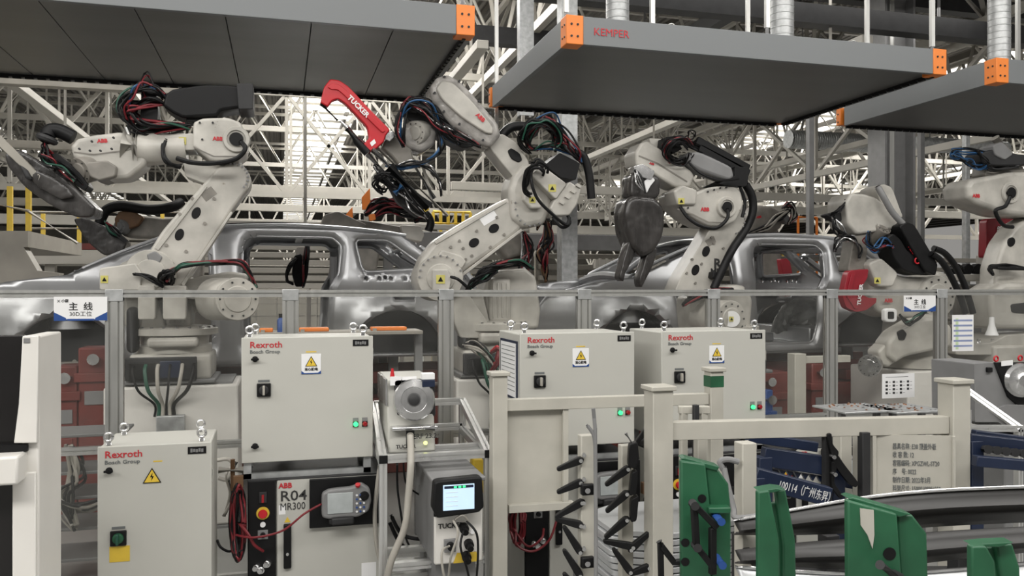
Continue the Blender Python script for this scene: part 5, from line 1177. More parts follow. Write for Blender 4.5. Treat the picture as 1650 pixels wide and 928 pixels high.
def rexroth(x0, x1, z0, z1, v, depth, lab, low=False, lamps=True, doc=False, frame_z=None):
    t = thing('control_cabinet', lab, 'control cabinet', ((x0 + x1) / 2, v + depth / 2, z0))
    MB().bb(x0 + .004, x1 - .004, v + .018, v + depth, z0 + .004, z1 - .004).build('enclosure', 'cabinet', t, .008)
    d = MB().bb(x0, x1, v, v + .016, z0, z1).build('door', 'cabinet', t, .004)
    w = x1 - x0; h = z1 - z0; y = v - .0015
    for zz in (.15, .85): MB().cyl((x1 - .004, v + .02, z0 + h * zz - .03), (x1 - .004, v + .02, z0 + h * zz + .03), .008, n=8).build('hinge', 'cabinet', d)
    text('Rexroth', t, 'redtext', (x0 + w * .06, y, z1 - .055), X_, Z_, .047, 'brand_lettering', bold=.0005, width=.163)
    text('Bosch Group', t, 'textgrey', (x0 + w * .06, y, z1 - .085), X_, Z_, .026, 'brand_lettering', bold=.0004, width=.155)
    MB().bb(x1 - .11, x1 - .025, v - .003, v, z1 - .055, z1 - .02).build('nameplate', 'black', t)
    mb = MB()
    for k in range(5): mb.bb(x1 - .098 + .0125 * k, x1 - .088 + .0125 * k, v - .004, v - .003, z1 - .047 + .002 * (k % 2), z1 - .028 - .002 * (k % 3))
    mb.build('plate_marks', 'midgrey', t)
    def lock(lx, lz, n='door_lock'):
        o = MB().lathe((lx, v, lz), (0, -1, 0), [(.016, 0), (.016, .006), (.009, .008), (.009, .022)], 16).build(n, 'black', d); MB().bb(lx - .02, lx + .02, v - .028, v - .02, lz - .005, lz + .005).build('lock_lever', 'black', o)
    lock(x0 + w * .10, z1 - .115)
    if not low: lock(x0 + w * .10, z0 + .09)
    sx = x0 + w * (.165 if not low else .18); sz = z1 - h * .42 if not low else z1 - .49
    if low: sz = z1 - .44
    s = MB().bb(sx - .036, sx + .036, v - .014, v, sz - .036, sz + .036).build('main_switch', 'black', t, .004)
    MB().bb(sx - .03, sx + .03, v - .002, v, sz + .042, sz + .054).build('switch_tag', 'textgrey', t)
    MB().lathe((sx, v - .014, sz), (0, -1, 0), [(.026, 0), (.024, .01), (.020, .012)], 20).build('switch_dial', 'darkgrey' if not low else 'green', s)
    MB().bb(sx - .006, sx + .006, v - .048, v - .024, sz - .024, sz + .026).build('switch_handle', 'greycable' if not low else 'greencable', s, .003)
    if low: MB().bb(sx - .04, sx + .05, v - .002, v, sz - .115, sz - .04).build('yellow_tag', 'yellow', t)
    triangle_sign(t, x0 + w * (.52 if not low else .47), v, z1 - (.145 if not low else .16), .052 if not low else .042, not low)
    MB().bb(x0 + w * .48, x0 + w * .56, v - .001, v, z1 - .085, z1 - .079).build('yellow_tag', 'yellow', t)
    if lamps:
        for lx, m, nm in ((x1 - .095, 'glow_green', 'green_lamp'), (x1 - .045, 'glow_red', 'red_lamp')):
            lz = z0 + .185
            MB().bb(lx - .015, lx + .015, v - .003, v, lz + .014, lz + .034).build('lamp_tag', 'midgrey', t)
            MB().bb(lx - .015, lx + .015, v - .004, v, lz - .016, lz + .012).build('lamp_holder', 'black', t)
            MB().lathe((lx, v - .004, lz), (0, -1, 0), [(.0135, 0), (.0135, .012), (.009, .018), (.002, .019)], 16).build(nm, m, t)
    for ex, ey in ((x0 + .04, v + .05), (x1 - .05, v + .05), (x0 + .06, v + depth - .08), (x1 - .08, v + depth - .08)): eye(t, ex, ey, z1)
    if doc:
        mb = MB(); ya = v + .06; yb = v + depth - .06
        pr = MB().bb(x0 - .003, x0 + .004, ya, yb, z1 - .40, z1 - .05).build('document_board', 'navy', t)
        MB().bb(x0 - .005, x0 - .003, ya + .02, yb - .02, z1 - .385, z1 - .065).build('document_sheet', 'label', pr)
        k = 0
        while k < 11:
            mb.bb(x0 - .006, x0 - .005, ya + .04, yb - .04, z1 - .09 - .026 * k, z1 - .086 - .026 * k); k += 1
        mb.build('printed_lines', 'textgrey', pr)
    if frame_z is not None:
        for fx_ in (x0 + .03, x1 - .03):
            for fy in (v + .04, v + depth - .04): MB().bb(fx_ - .02, fx_ + .02, fy - .02, fy + .02, frame_z, z0 + .005).build('support_leg', 'galv', t)
        MB().bb(x0 + .01, x1 - .01, v + .02, v + .05, frame_z + .001, frame_z + .03).build('support_rail', 'galv', t)
    return t
def irc5(x0, v, lab, name_txt=None, pendant_bracket=True):
    x1 = x0 + .725; z1 = .97; t = thing('robot_controller', lab, 'robot controller', ((x0 + x1) / 2, v + .35, 0))
    MB().bb(x0, x1, v + .02, v + .68, .08, z1 - .01).build('enclosure', 'cabinet', t, .01)
    MB().bb(x0 + .04, x1 - .04, v + .06, v + .64, 0, .08).build('plinth', 'midgrey', t)
    MB().bb(x0 + .15, x1, v, v + .018, .1, z1).build('door', 'cabinet', t, .006)
    cp = MB().bb(x0, x0 + .145, v - .004, v + .018, .1, z1).build('control_strip', 'black', t, .006); cx = x0 + .078
    MB().bb(x0, x1, v + .0, v + .68, z1 - .01, z1 + .004).build('lid', 'darkgrey', t, .004)
    text('ABB', t, 'redtext', (x0 + .16, v - .002, z1 - .048), X_, Z_, .038, 'brand_lettering', bold=.0012)
    MB().bb(cx - .02, cx + .02, v - .012, v - .004, z1 - .12, z1 - .06).build('power_switch', 'darkgrey', cp, .003); MB().bb(cx - .006, cx + .006, v - .022, v - .012, z1 - .115, z1 - .075).build('switch_lever', 'glow_red', cp)
    MB().lathe((cx, v - .004, z1 - .175), (0, -1, 0), [(.034, 0), (.034, .004)], 24).build('stop_ring', 'yellow', cp)
    MB().lathe((cx, v - .008, z1 - .175), (0, -1, 0), [(.018, 0), (.018, .015), (.024, .018), (.02, .028)], 20).build('stop_button', 'red', cp)
    MB().lathe((cx, v - .004, z1 - .235), (0, -1, 0), [(.014, 0), (.014, .01)], 16).build('motor_button', 'label', cp)
    MB().bb(cx - .026, cx + .026, v - .008, v - .004, z1 - .315, z1 - .265).build('mode_plate', 'midgrey', cp, .003); MB().lathe((cx, v - .008, z1 - .29), (0, -1, 0), [(.014, 0), (.012, .02)], 14).build('mode_switch', 'black', cp)
    for dx, dz in ((-.025, -.46), (.03, -.445), (.0, -.475)): MB().lathe((cx + dx, v - .004, z1 + dz), (-.3, -1, .1), [(.018, 0), (.018, .03), (.013, .032), (.013, .055)], 14).build('cable_socket', 'steel', cp)
    h = MB().bb(x0 + .185, x0 + .225, v - .022, v, z1 - .48, z1 - .24).build('door_handle', 'black', t, .006); MB().lathe((x0 + .205, v - .022, z1 - .40), (0, -1, 0), [(.009, 0), (.008, .006)], 12).build('handle_lock', 'steel', h)
    MB().prism([Vector((x0 + .188, v - .001, z1 - .235)), Vector((x0 + .222, v - .001, z1 - .235)), Vector((x0 + .205, v - .001, z1 - .205))], (0, .001, 0)).build('warning_sticker', 'yellow', t)
    MB().bb(x0 + .16, x0 + .195, v - .001, v, z1 - .19, z1 - .14).build('sticker', 'label', t)
    MB().bb(x1 - .125, x1 - .045, v - .001, v, .40, .48).build('rating_label', 'label', t)
    if name_txt:
        text(name_txt[0], t, 'text', (x0 + .165, v - .002, z1 - .118), X_, Z_, .078, 'stencil_lettering', bold=.0006, width=.135); text(name_txt[1], t, 'text', (x0 + .165, v - .002, z1 - .168), X_, Z_, .056, 'stencil_lettering', width=.13)
    if pendant_bracket: MB().bb(x0 + .32, x1 - .01, v - .03, v - .012, z1 - .27, z1 - .005).build('pendant_plate', 'black', t, .004)
    if pendant_bracket: MB().bb(x0 + .42, x0 + .55, v - .09, v - .03, z1 - .24, z1 - .20).build('pendant_hook', 'darkgrey', t, .008)
    return t
def pendant(x, v, z, lab, s=1.0):
    t = thing('teach_pendant', lab, 'teach pendant', (x, v, z))
    o = rnd([Vector((x + a * s, v - .07, z + b * s)) for a, b in ((-.13, -.07), (-.13, .055), (-.09, .075), (.03, .08), (.08, .10), (.125, .07), (.135, .0), (.12, -.055), (.06, -.085), (-.02, -.08), (-.09, -.085))], .25, 3)
    MB().prism(o, (0, .05, 0)).build('body', 'midgrey', t, .012, 3)
    MB().bb(x - .10 * s, x + .035 * s, v - .074, v - .068, z - .055 * s, z + .055 * s).build('screen', 'dimscreen', t, .002)
    mb = MB()
    for i in range(3):
        for j in range(5): mb.cyl((x + (.055 + .019 * i) * s, v - .078, z + (-.05 + .022 * j) * s), (x + (.055 + .019 * i) * s, v - .068, z + (-.05 + .022 * j) * s), .006 * s, n=8, m='blue' if (i + j) % 2 else 'label')
    mb.build('key_pad', None, t)
    MB().lathe((x + .095 * s, v - .07, z + .03 * s), (0, -1, 0), [(.026 * s, 0), (.022 * s, .008), (.008, .01), (.010, .035)], 18).build('joystick', 'black', t)
    MB().lathe((x + .06 * s, v - .07, z + .085 * s), (0, -.6, 1), [(.012, 0), (.014, .014)], 14).build('stop_button', 'red', t)
    MB().bb(x - .08 * s, x + .04 * s, v - .085, v - .02, z - .115 * s, z - .075 * s).build('hand_strap', 'darkgrey', t, .01)
    return t
def cable(name, lab, m, pts, r, n=8, group=None):
    o = MB().tube(crom([P(*p) if len(p) == 3 else p for p in pts], 8), r, n).build(name, m); return tag(o, lab, 'cable', group)
def X(px, v): return P(px, CY, v).x
def Zp(px, py, v): return P(px, py, v).z
x1c = X(389, CV)
rexroth(x1c, X(601, CV), 1.065, 1.735, CV, .42, 'grey cabinet with green and red lamps above the controller stencilled R04', frame_z=.974)
irc5(X(399, CV), CV, 'white robot controller stencilled R04 with black control strip', ('R04', 'MR300'))
pendant(X(556, CV), CV - .03, .845, 'teach pendant hung on the black plate of the controller stencilled R04')
x3 = X(838, CV); x4 = X(1066, CV)
rexroth(x3, x3 + .72, 1.065, 1.735, CV, .5, 'grey cabinet with a framed document board on its left side', doc=True, frame_z=.974)
rexroth(x4, x4 + .72, 1.065, 1.735, CV, .5, 'grey cabinet behind the green-banded rack post', frame_z=.974)
irc5(x3 + .03, CV, 'white robot controller partly hidden behind the blank rack panel')
irc5(x4 + .03, CV, 'white robot controller behind the tallest foreground rack post')
xa = x3 + .03; pendant(xa + .53, CV - .03, .84, 'teach pendant showing between the black pawl posts')
xb = x4 + .03 + .765; irc5(xb, CV, 'white robot controller below the fence behind the blue lettered beam')
pendant(xb + .53, CV - .03, .84, 'teach pendant right of the black latch arm behind the rack sign board')
# low cabinet at left
LV = 4.35
rexroth(X(157, LV), X(341, LV), .12, Zp(250, 716, LV), LV, .42, 'low grey cabinet with green switch and yellow tag at the left', low=True, lamps=False)
t = thing('cabinet_plinth', 'dark plinth under the low left cabinet', 'plinth', (X(250, LV), LV, 0)); MB().bb(X(157, LV) + .01, X(346, LV) - .01, LV + .03, LV + .4, 0, .12).build('frame', 'midgrey', t, .005)
# cable coils
def coil(px0, px1, py0, py1, v, n, lab, m=('redcable', 'rubber', 'redcable')):
    t = thing('cable_coil', lab, 'cable', P((px0 + px1) / 2, py1, v)); cx = (px0 + px1) / 2; cy = (py0 + py1) / 2; rg = random.Random(px0)
    for k in range(n):
        rx = (px1 - px0) / 2 * rg.uniform(.25, 1); ry = (py1 - py0) / 2 * rg.uniform(.85, 1); dv = rg.uniform(-.05, .03)
        pts = [P(cx + rx * math.cos(a * math.pi / 8) + rg.uniform(-2, 2), cy + ry * math.sin(a * math.pi / 8) + rg.uniform(-2, 2), v + dv + .03 * math.sin(a)) for a in range(16)]
        MB().tube(crom(pts + [pts[0]], 4), .0065, 7, caps=False).build('cable_turn', m[k % len(m)], t)
    MB().bb(P(cx, 0, v).x - .025, P(cx, 0, v).x + .025, v + .03, v + .07, P(cx, py0 + 8, v).z, P(cx, py0 - 10, v).z).build('hook', 'rust', t)
    return t
coil(371, 396, 780, 905, 4.62, 24, 'hank of dark red cable hanging left of the controller stencilled R04')
coil(820, 848, 800, 880, 4.62, 14, 'hank of dark red cable hanging behind the blank rack panel')
coil(1036, 1056, 790, 860, 4.62, 6, 'hank of dark red cable hanging behind the tallest foreground rack post')
cable('cable', 'thin red cable sagging from teach pendant to dark red cable hank', 'redcable', [(518, 812, CV - .09), (490, 828, CV - .12), (455, 855, CV - .12), (410, 866, CV - .12), (380, 862, CV - .08)], .006)
cable('cable', 'short red cable from the cable hank to the sockets of the R04 controller', 'redcable', [(384, 842, CV - .06), (398, 858, CV - .09), (410, 878, CV - .09), (424, 888, CV - .06)], .008)
cable('cable', 'red cable looping under the blank rack panel to the controller sockets', 'redcable', [(822, 855, CV - .05), (835, 880, CV - .1), (860, 888, CV - .12), (885, 870, CV - .12), (897, 838, CV - .08)], .007)
cable('cable', 'second red cable looping inside the first below the blank rack panel', 'redcable', [(826, 850, CV - .05), (850, 880, CV - .1), (872, 868, CV - .1), (876, 852, CV - .04)], .007)
cable('cable', 'thin dark loop of cable at the left low cabinet edge', 'rubber', [(350, 870, 4.7), (356, 882, 4.68), (372, 888, 4.66), (386, 872, 4.66)], .007)
t = thing('pipe_bracket', 'dull brass pipe stub left of the R04 controller', 'pipe', P(372, 757, 4.9)); MB().cyl(P(352, 757, 4.9), P(392, 757, 4.9), .02, n=12).build('pipe', 'beige', t)
MB().cyl(P(375, 740, 4.9), P(375, 790, 4.9), .012, n=10).build('hook_bar', 'rust', t)
tag(MB().tube(crom([P(348, 742, 5.2), P(368, 740, 5.2), P(376, 752, 5.2), P(366, 772, 5.2), P(352, 770, 5.2)], 6), .012, 8).build('hose', 'greycable'), 'grey-green hose loop behind the brass pipe stub', 'hose')

# ---------------------------------------------------------------- left terminal
LT = 3.7
t = thing('operator_terminal', 'white operator terminal column with black screen at the left edge', 'terminal', (X(50, LT), LT, 0))
x0 = X(35, LT); x1 = X(63, LT)
MB().bb(x0, x1, LT, LT + .35, .02, Zp(60, 541, LT)).build('column', 'white', t, .008)
MB().prism([P(36, 541, LT - .03), P(62, 541, LT - .03), P(60, 714, LT - .03), P(22, 714, LT - .03), P(30, 650, LT - .03)], (0, .028, 0)).build('edge_cover', 'white', t, .004)
MB().bb(X(-120, LT), x0, LT + .02, LT + .06, Zp(0, 722, LT), Zp(0, 541, LT)).build('screen', 'darkglass', t, .004)
MB().bb(X(-120, LT), x0, LT + .02, LT + .3, .02, Zp(0, 775, LT)).build('lower_door', 'darkglass', t, .004)
MB().bb(X(22, LT), X(60, LT), LT - .02, LT, .02, Zp(0, 762, LT)).build('lower_cover', 'white', t, .005)
MB().bb(X(-120, LT), X(44, LT), LT - .12, LT + .02, Zp(0, 773, LT), Zp(0, 728, LT)).build('keyboard_drawer', 'white', t, .01)
MB().bb(X(-120, LT), X(46, LT), LT - .02, LT + .05, Zp(0, 728, LT), Zp(0, 716, LT)).build('drawer_gap', 'black', t)
MB().bb(X(42, LT), X(52, LT), LT - .034, LT - .03, Zp(0, 552, LT), Zp(0, 545, LT)).build('grille', 'midgrey', t)

# ---------------------------------------------------------------- feeder stand of aluminium profile
fs = thing('profile_stand', 'aluminium profile stand with sloping top carrying the rivet feeder left of the tall rack', 'stand', (X(700, 4.5), 4.7, 0))
FA = 4.32; FB = 5.1; za = Zp(700, 735, FA); zb = Zp(690, 648, FB); xl = X(617, FA); xr = X(786, FA); xl2 = X(617, FA); xr2 = X(743, FB)
xr2 = xr; xl2 = xl
xr2 = X(745, FB); xl2 = X(603, FB)
def bar(p, q, nm='bar', w=.04): profile(MB(), p, q, w, w, (0, -1, 0) if abs((Vector(q) - Vector(p)).normalized().y) < .7 else (0, 0, 1), 1).build(nm, 'aluhighlit', fs)
bar((xl, FA, .0), (xl, FA, za), 'post'); bar((xr, FA, 0), (xr, FA, za), 'post'); bar((xl2, FB, 0), (xl2, FB, zb), 'post'); bar((xr2, FB, 0), (xr2, FB, zb), 'post')
bar((xl, FA, za), (xr, FA, za)); bar((xl2, FB, zb), (xr2, FB, zb)); bar((xl2, FB, za + .02), (xr2, FB, za + .02)); bar((xl, FA + .2, za), (xr, FA + .2, za))
bar((xl, FA, za), (xl2, FB, zb)); bar((xr, FA, za), (xr2, FB, zb)); bar((xl, FA, za - .02), (xl2, FB, za)); bar((xr, FA, za - .02), (xr2, FB, za))
bar((xl, FA + .02, .35), (xr, FA + .02, .35)); bar((xl2, FB, .3), (xr2, FB, .3)); bar((xl, FA + .02, .55), (xr, FA + .02, .55))
for x in (xl, xr): MB().bb(x - .022, x + .022, FA - .025, FA - .018, za - .02, za + .022).build('end_cap', 'black', fs, .002)
for k in range(5): MB().bb(xl + .03, xr - .03, FA + .12, FA + .16, .3 + .07 * k, .33 + .07 * k).build('shelf_slat', 'alu', fs)
# rivet feeder
fd = thing('rivet_feeder', 'rivet feeder with round steel bowl on the profile stand', 'rivet feeder', (X(665, 4.6), 4.6, za))
x0 = X(626, 4.45); x1 = X(702, 4.45); zt = Zp(665, 612, 4.45)
MB().prism([Vector((x0, 4.45, za)), Vector((x0, 4.85, za)), Vector((x0, 4.95, zt)), Vector((x0, 4.55, zt))], (x1 - x0, 0, 0)).build('housing', 'cabinet', fd, .01)
MB().bb(x0 - .01, x0 + .0, 4.5, 4.9, zt - .14, zt).build('side_plate', 'steel', fd)
c = P(669, 645, 4.46)
MB().prism(rnd([Vector((c.x + a, 4.5, c.z + b)) for a, b in ((-.11, .11), (.11, .11), (.12, -.10), (-.09, -.10))], .1), (0, .02, 0)).build('bowl_plate', 'darkgrey', fd, .004)
MB().lathe((c.x, 4.5, c.z), (-.15, -1, .1), [(.108, 0), (.112, .02), (.112, .05), (.105, .06), (.07, .066), (.068, .062), (.036, .064), (.034, .056), (.012, .058)], 40).build('bowl', 'steel', fd, ang=30)
MB().lathe((c.x, 4.5, c.z), (-.15, -1, .1), [(.03, .06), (.032, .075), (.02, .082)], 20).build('bowl_hub', 'darkgrey', fd)
MB().bb(c.x - .13, c.x + .12, 4.42, 4.5, c.z - .155, c.z - .135).build('outlet_bar', 'steel', fd, .006); MB().cyl((c.x - .02, 4.44, c.z - .145), (c.x + .1, 4.42, c.z - .148), .016, n=14).build('outlet_motor', 'midgrey', fd)
for px, m_, w_ in ((640, 'label', .06), (662, 'label', .08)): q = P(px, 614, 4.44); MB().bb(q.x - w_ / 2, q.x + w_ / 2, 4.50, 4.505, q.z - .03, q.z + .018).build('label_card', m_, fd)
q = P(692, 612, 4.44); MB().bb(q.x - .04, q.x + .03, 4.44, 4.5, q.z - .0, q.z + .035).build('cap', 'label', fd, .004); MB().bb(q.x - .04, q.x + .03, 4.435, 4.5, q.z - .04, q.z).build('cap_base', 'navy', fd, .004)
q = P(636, 608, 4.5); MB().lathe((q.x, 4.6, zt), Z_, [(.014, 0), (.009, .03), (.006, .05)], 12).build('beacon', 'red', fd)
text('ERF 23.2', fd, 'text', P(665, 707, 4.43), X_, Z_, .036, 'lettering', bold=.0006, width=.128); text('TUCKER', fd, 'text', P(638, 723, 4.44), X_, Z_, .028, 'brand_lettering', bold=.0008)
q = P(686, 714, 4.43); MB().lathe((q.x, 4.44, q.z), (0, -1, 0), [(.011, 0), (.010, .008)], 14).build('status_lamp', mat('lamp_yellow', (.9, .9, .3), .4, emis=(.9, 1, .3), estr=1.0), fd)
# weld controller
wc = thing('weld_controller', 'grey rivet controller with blue-lit touch screen below the feeder stand', 'controller', (X(735, 4.2), 4.4, 0))
x0 = X(700, 4.12); x1 = X(778, 4.12); zt = Zp(735, 776, 4.12); zb_ = Zp(735, 908, 4.12)
MB().bb(x0, x1, 4.12, 4.72, zb_, zt).build('housing', 'white', wc, .01)
MB().bb(x0 - .015, x1 + .01, 4.10, 4.74, zt, zt + .022).build('lid', 'midgrey', wc, .006)
MB().bb(x0 - .004, x0, 4.14, 4.7, zb_, zt).build('side_panel', 'midgrey', wc)
MB().bb(x0 + .02, x1 - .02, 4.2, 4.7, 0, zb_).build('stand', 'midgrey', wc)
c = P(742, 802, 4.0)
o = rnd([Vector((c.x + a, 4.02, c.z + b)) for a, b in ((-.125, .085), (.115, .095), (.125, -.06), (.10, -.085), (-.11, -.10), (-.135, -.05))], .12)
sc = MB().prism(o, (0, .07, 0)).build('touch_panel', 'black', wc, .01)
MB().bb(c.x - .083, c.x + .073, 4.013, 4.02, c.z - .062, c.z + .062).build('screen', 'screen', sc, .001)
MB().bb(c.x - .078, c.x + .068, 4.011, 4.013, c.z + .045, c.z + .058).build('menu_bar', 'navy', sc)
for k in range(3): MB().bb(c.x - .03 + .022 * k, c.x - .016 + .022 * k, 4.010, 4.012, c.z + .047, c.z + .056).build('menu_key', 'glow_green', sc)
for k in range(4): MB().bb(c.x - .07, c.x - .01, 4.011, 4.013, c.z + .025 - .022 * k, c.z + .027 - .022 * k).build('screen_line', 'textwhite', sc)
text('TUCKER', wc, 'text', P(706, 852, 4.117), X_, Z_, .034, 'brand_lettering', bold=.0008)
MB().bb(X(700, 4.1), X(706, 4.1), 4.112, 4.12, Zp(0, 886, 4.1), Zp(0, 875, 4.1)).build('side_latch', 'black', wc)
q = P(725, 878, 4.11); MB().bb(q.x - .03, q.x + .03, 4.10, 4.12, q.z - .035, q.z + .03).build('socket_plate', 'midgrey', wc, .003); MB().cyl((q.x, 4.07, q.z), (q.x, 4.1, q.z), .02, n=14).build('socket', 'black', wc)
for px, py in ((748, 850), (756, 876), (752, 896)): q = P(px, py, 4.1); MB().lathe((q.x, 4.12, q.z), (0, -1, -.3), [(.024, 0), (.024, .03), (.016, .034), (.016, .06)], 14).build('plug', 'black', wc)
q = P(762, 858, 4.1); MB().lathe((q.x, 4.12, q.z), (0, -1, 0), [(.013, 0), (.012, .01)], 14).build('white_button', 'label', wc)
q = P(750, 898, 4.1); MB().prism([Vector((q.x - .06, 4.115, q.z - .03)), Vector((q.x + .07, 4.115, q.z - .03)), Vector((q.x + .06, 4.115, q.z + .02)), Vector((q.x - .04, 4.115, q.z + .02))], (0, .002, 0)).build('warning_tag', 'yellow', wc)
for i, pts in enumerate(([(748, 852, 4.05), (742, 880, 4.0), (752, 915, 4.0), (760, 950, 4.1)], [(730, 838, 4.02), (738, 860, 3.98), (726, 900, 4.0), (722, 950, 4.1)], [(752, 840, 4.02), (768, 860, 3.98), (770, 900, 4.0), (766, 950, 4.1)], [(724, 880, 4.04), (712, 890, 4.0), (716, 930, 4.0), (730, 960, 4.1)])):
    hose(wc, 'cable', 'greycable' if i % 2 else 'rubber', pts, .006)
hose(wc, 'cable', 'greycable', [(732, 838, 4.05), (745, 830, 4.03), (755, 840, 4.05)], .006)
cable('feed_hose', 'long grey hose dropping from the rivet feeder in front of the stand', 'greycable', [(661, 700, 4.38), (662, 745, 4.26), (658, 800, 4.24), (652, 850, 4.22), (630, 905, 4.22), (618, 960, 4.26)], .018, 12)
q = P(661, 712, 4.38); tag(MB().cyl(P(661, 694, 4.4), P(661, 722, 4.38), .022, n=14).build('hose_coupling', 'black'), 'black coupling on top of the long grey feeder hose', 'coupling')
for i, (pts, r, m_, lab) in enumerate((([(640, 745, 4.5), (642, 800, 4.5), (660, 880, 4.5), (700, 880, 4.6)], .006, 'rubber', 'thin black cable curving under the feeder stand'),
                                   ([(612, 750, 4.6), (604, 830, 4.6), (612, 900, 4.6), (640, 930, 4.6)], .012, 'greycable', 'grey hose bowing along the left post of the feeder stand'),
                                   ([(630, 830, 4.7), (650, 862, 4.7), (690, 868, 4.7), (720, 855, 4.8)], .011, 'rubber', 'upper black hose bowed below the feeder stand'),
                                   ([(628, 842, 4.7), (650, 880, 4.7), (690, 886, 4.7), (720, 870, 4.8)], .011, 'rubber', 'lower black hose bowed below the feeder stand'),
                                   ([(650, 745, 4.5), (655, 780, 4.55), (680, 800, 4.6)], .005, 'rubber', 'short thin black cable under the front bar of the feeder stand'))):
    cable('cable', lab, m_, pts, r)
t = thing('yellow_bag', 'yellow cloth bag hanging behind the right post of the feeder stand', 'bag', P(770, 790, 4.95)); slab(t, 'bag', 'yellow', [(762, 738), (780, 738), (783, 770), (780, 796), (764, 796), (759, 768)], 4.9, .08, .02, 3)
slab(t, 'strap', 'beige', [(766, 728), (769, 728), (774, 740), (766, 740)], 4.92, .02, .002, 1)

# ================================================================== FOREGROUND RACKS
def post(parent, px, py, t_, w, name='post', m='rack', z0=0.0, cap=True):
    q = PT(px, py, t_); o = MB().bb(q.x - w / 2, q.x + w / 2, q.y - w / 2, q.y + w / 2, z0, q.z).build(name, m, parent, .004)
    if cap: MB().bb(q.x - w / 2 - .012, q.x + w / 2 + .012, q.y - w / 2 - .012, q.y + w / 2 + .012, q.z, q.z + .022).build('post_cap', m, o, .004)
    return q
ra = thing('storage_rack', 'cream steel rack with a blank panel standing left of the tallest foreground post', 'rack', PT(950, 900, 4.5)); ra.location.z = 0
qa = post(ra, 803, 605, 4.37, .08); qb = post(ra, 1150, 598, 4.64, .078)
MB().beam((qa.x + .04, qa.y, 1.385), (qb.x - .04, qb.y, 1.385), .05, .062, ref=Z_).build('top_rail', 'rack', ra, .003)
q1 = PT(819, 652, 4.38); q2 = PT(909, 655, 4.45); zb2 = PT(860, 818, 4.4).z
mb = MB(); mb.beam((q1.x, q1.y + .02, (1.36 + zb2) / 2), (q2.x, q2.y + .02, (1.36 + zb2) / 2), .004, 1.36 - zb2); mb.build('panel', 'rack', ra)
MB().beam((q2.x + .005, q2.y, zb2), (q2.x + .005, q2.y, 1.36), .03).build('panel_edge', 'rack', ra, .002)
MB().beam((q1.x, q1.y, zb2), (q2.x + .05, q2.y, zb2), .04, .04).build('panel_rail', 'rack', ra, .002)
MB().beam((qa.x + .04, qa.y, .25), (qb.x - .04, qb.y, .25), .06).build('bottom_rail', 'rack', ra, .003)
gb = PT(1150, 610, 4.60); MB().bb(qb.x - .0405, qb.x + .0405, qb.y - .0405, qb.y + .0405, PT(1150, 624, 4.6).z, PT(1150, 606, 4.6).z).build('green_band', 'green', ra)
rb_ = thing('storage_rack', 'cream steel rack carrying the lettered sign board at the right', 'rack', PT(1300, 900, 4.1)); rb_.location.z = 0
qc = post(rb_, 1061, 628, 3.9, .103); qd = post(rb_, 1537, 617, 4.1, .103)
MB().beam((qc.x + .05, qc.y, 1.33), (qd.x - .05, qd.y, 1.33), .06, .085, ref=Z_).build('top_rail', 'rack', rb_, .003)
bl = PT(1405, 697, 4.03); br = PT(1534, 692, 4.0); zlo = PT(1460, 800, 4.05).z; dz = 1.29 - zlo
dv = (br - bl); dv.z = 0; n_ = dv.normalized(); up = Z_
MB().beam((bl.x, bl.y, (1.29 + zlo) / 2), (br.x, br.y, (1.29 + zlo) / 2), .006, dz).build('sign_board', 'rack', rb_)
MB().beam((bl.x, bl.y - .01, zlo - .02), (bl.x, bl.y - .01, 1.29), .02).build('board_edge', 'rack', rb_, .002)
MB().beam((br.x, br.y - .01, zlo - .02), (br.x, br.y - .01, 1.29), .014).build('board_edge', 'rack', rb_, .002)
MB().beam((bl.x, bl.y, zlo - .03), (br.x, br.y, zlo - .03), .05).build('board_rail', 'rack', rb_, .002)
nf = Vector((n_.y, -n_.x, 0))
for k, s_ in enumerate(('器具名称: E38 顶盖外板', '收 容 数: 12', '容器编码: XPGZWL-ST20', '序    号: 0022', '制作日期: 2022年3月', '料架尺寸: 1500*1092*1550', '最大载重: 1吨')):
    o3 = bl + n_ * .095; text(s_, rb_, 'textgrey', Vector((o3.x, o3.y, 1.29 - .066 - .0405 * k)) + nf * .005, n_, Z_, .033, 'stencil_lettering', xs=.60)
MB().beam((qc.x + .05, qc.y, .25), (qd.x - .05, qd.y, .25), .06).build('bottom_rail', 'rack', rb_, .003)
# inner rack post on the right side plus hidden return
w2 = 4.35
for px, py, t_, lab in ((1395, 700, 4.35, 0), (1127, 655, 4.9, 0)): pass
post(rb_, 1390, 690, 4.25, .07, 'inner_post', cap=False)
# small notched frame between the posts
t = thing('bracket_stand', 'small cream bracket frame with dark bar between the two left rack posts', 'frame', PT(1112, 900, 4.3)); t.location.z = 0
for px in (1101, 1133): q = PT(px, 655, 4.35); MB().bb(q.x - .018, q.x + .018, q.y - .018, q.y + .018, 0, q.z).build('upright', 'rack', t, .003)
a_ = PT(1093, 660, 4.35); b_ = PT(1143, 660, 4.35); MB().beam(a_, b_, .04).build('top_bar', 'rack', t, .004)
q = PT(1121, 652, 4.3); MB().bb(q.x - .014, q.x + .014, q.y - .014, q.y + .014, 0, q.z).build('dark_bar', 'darkgrey', t, .003)
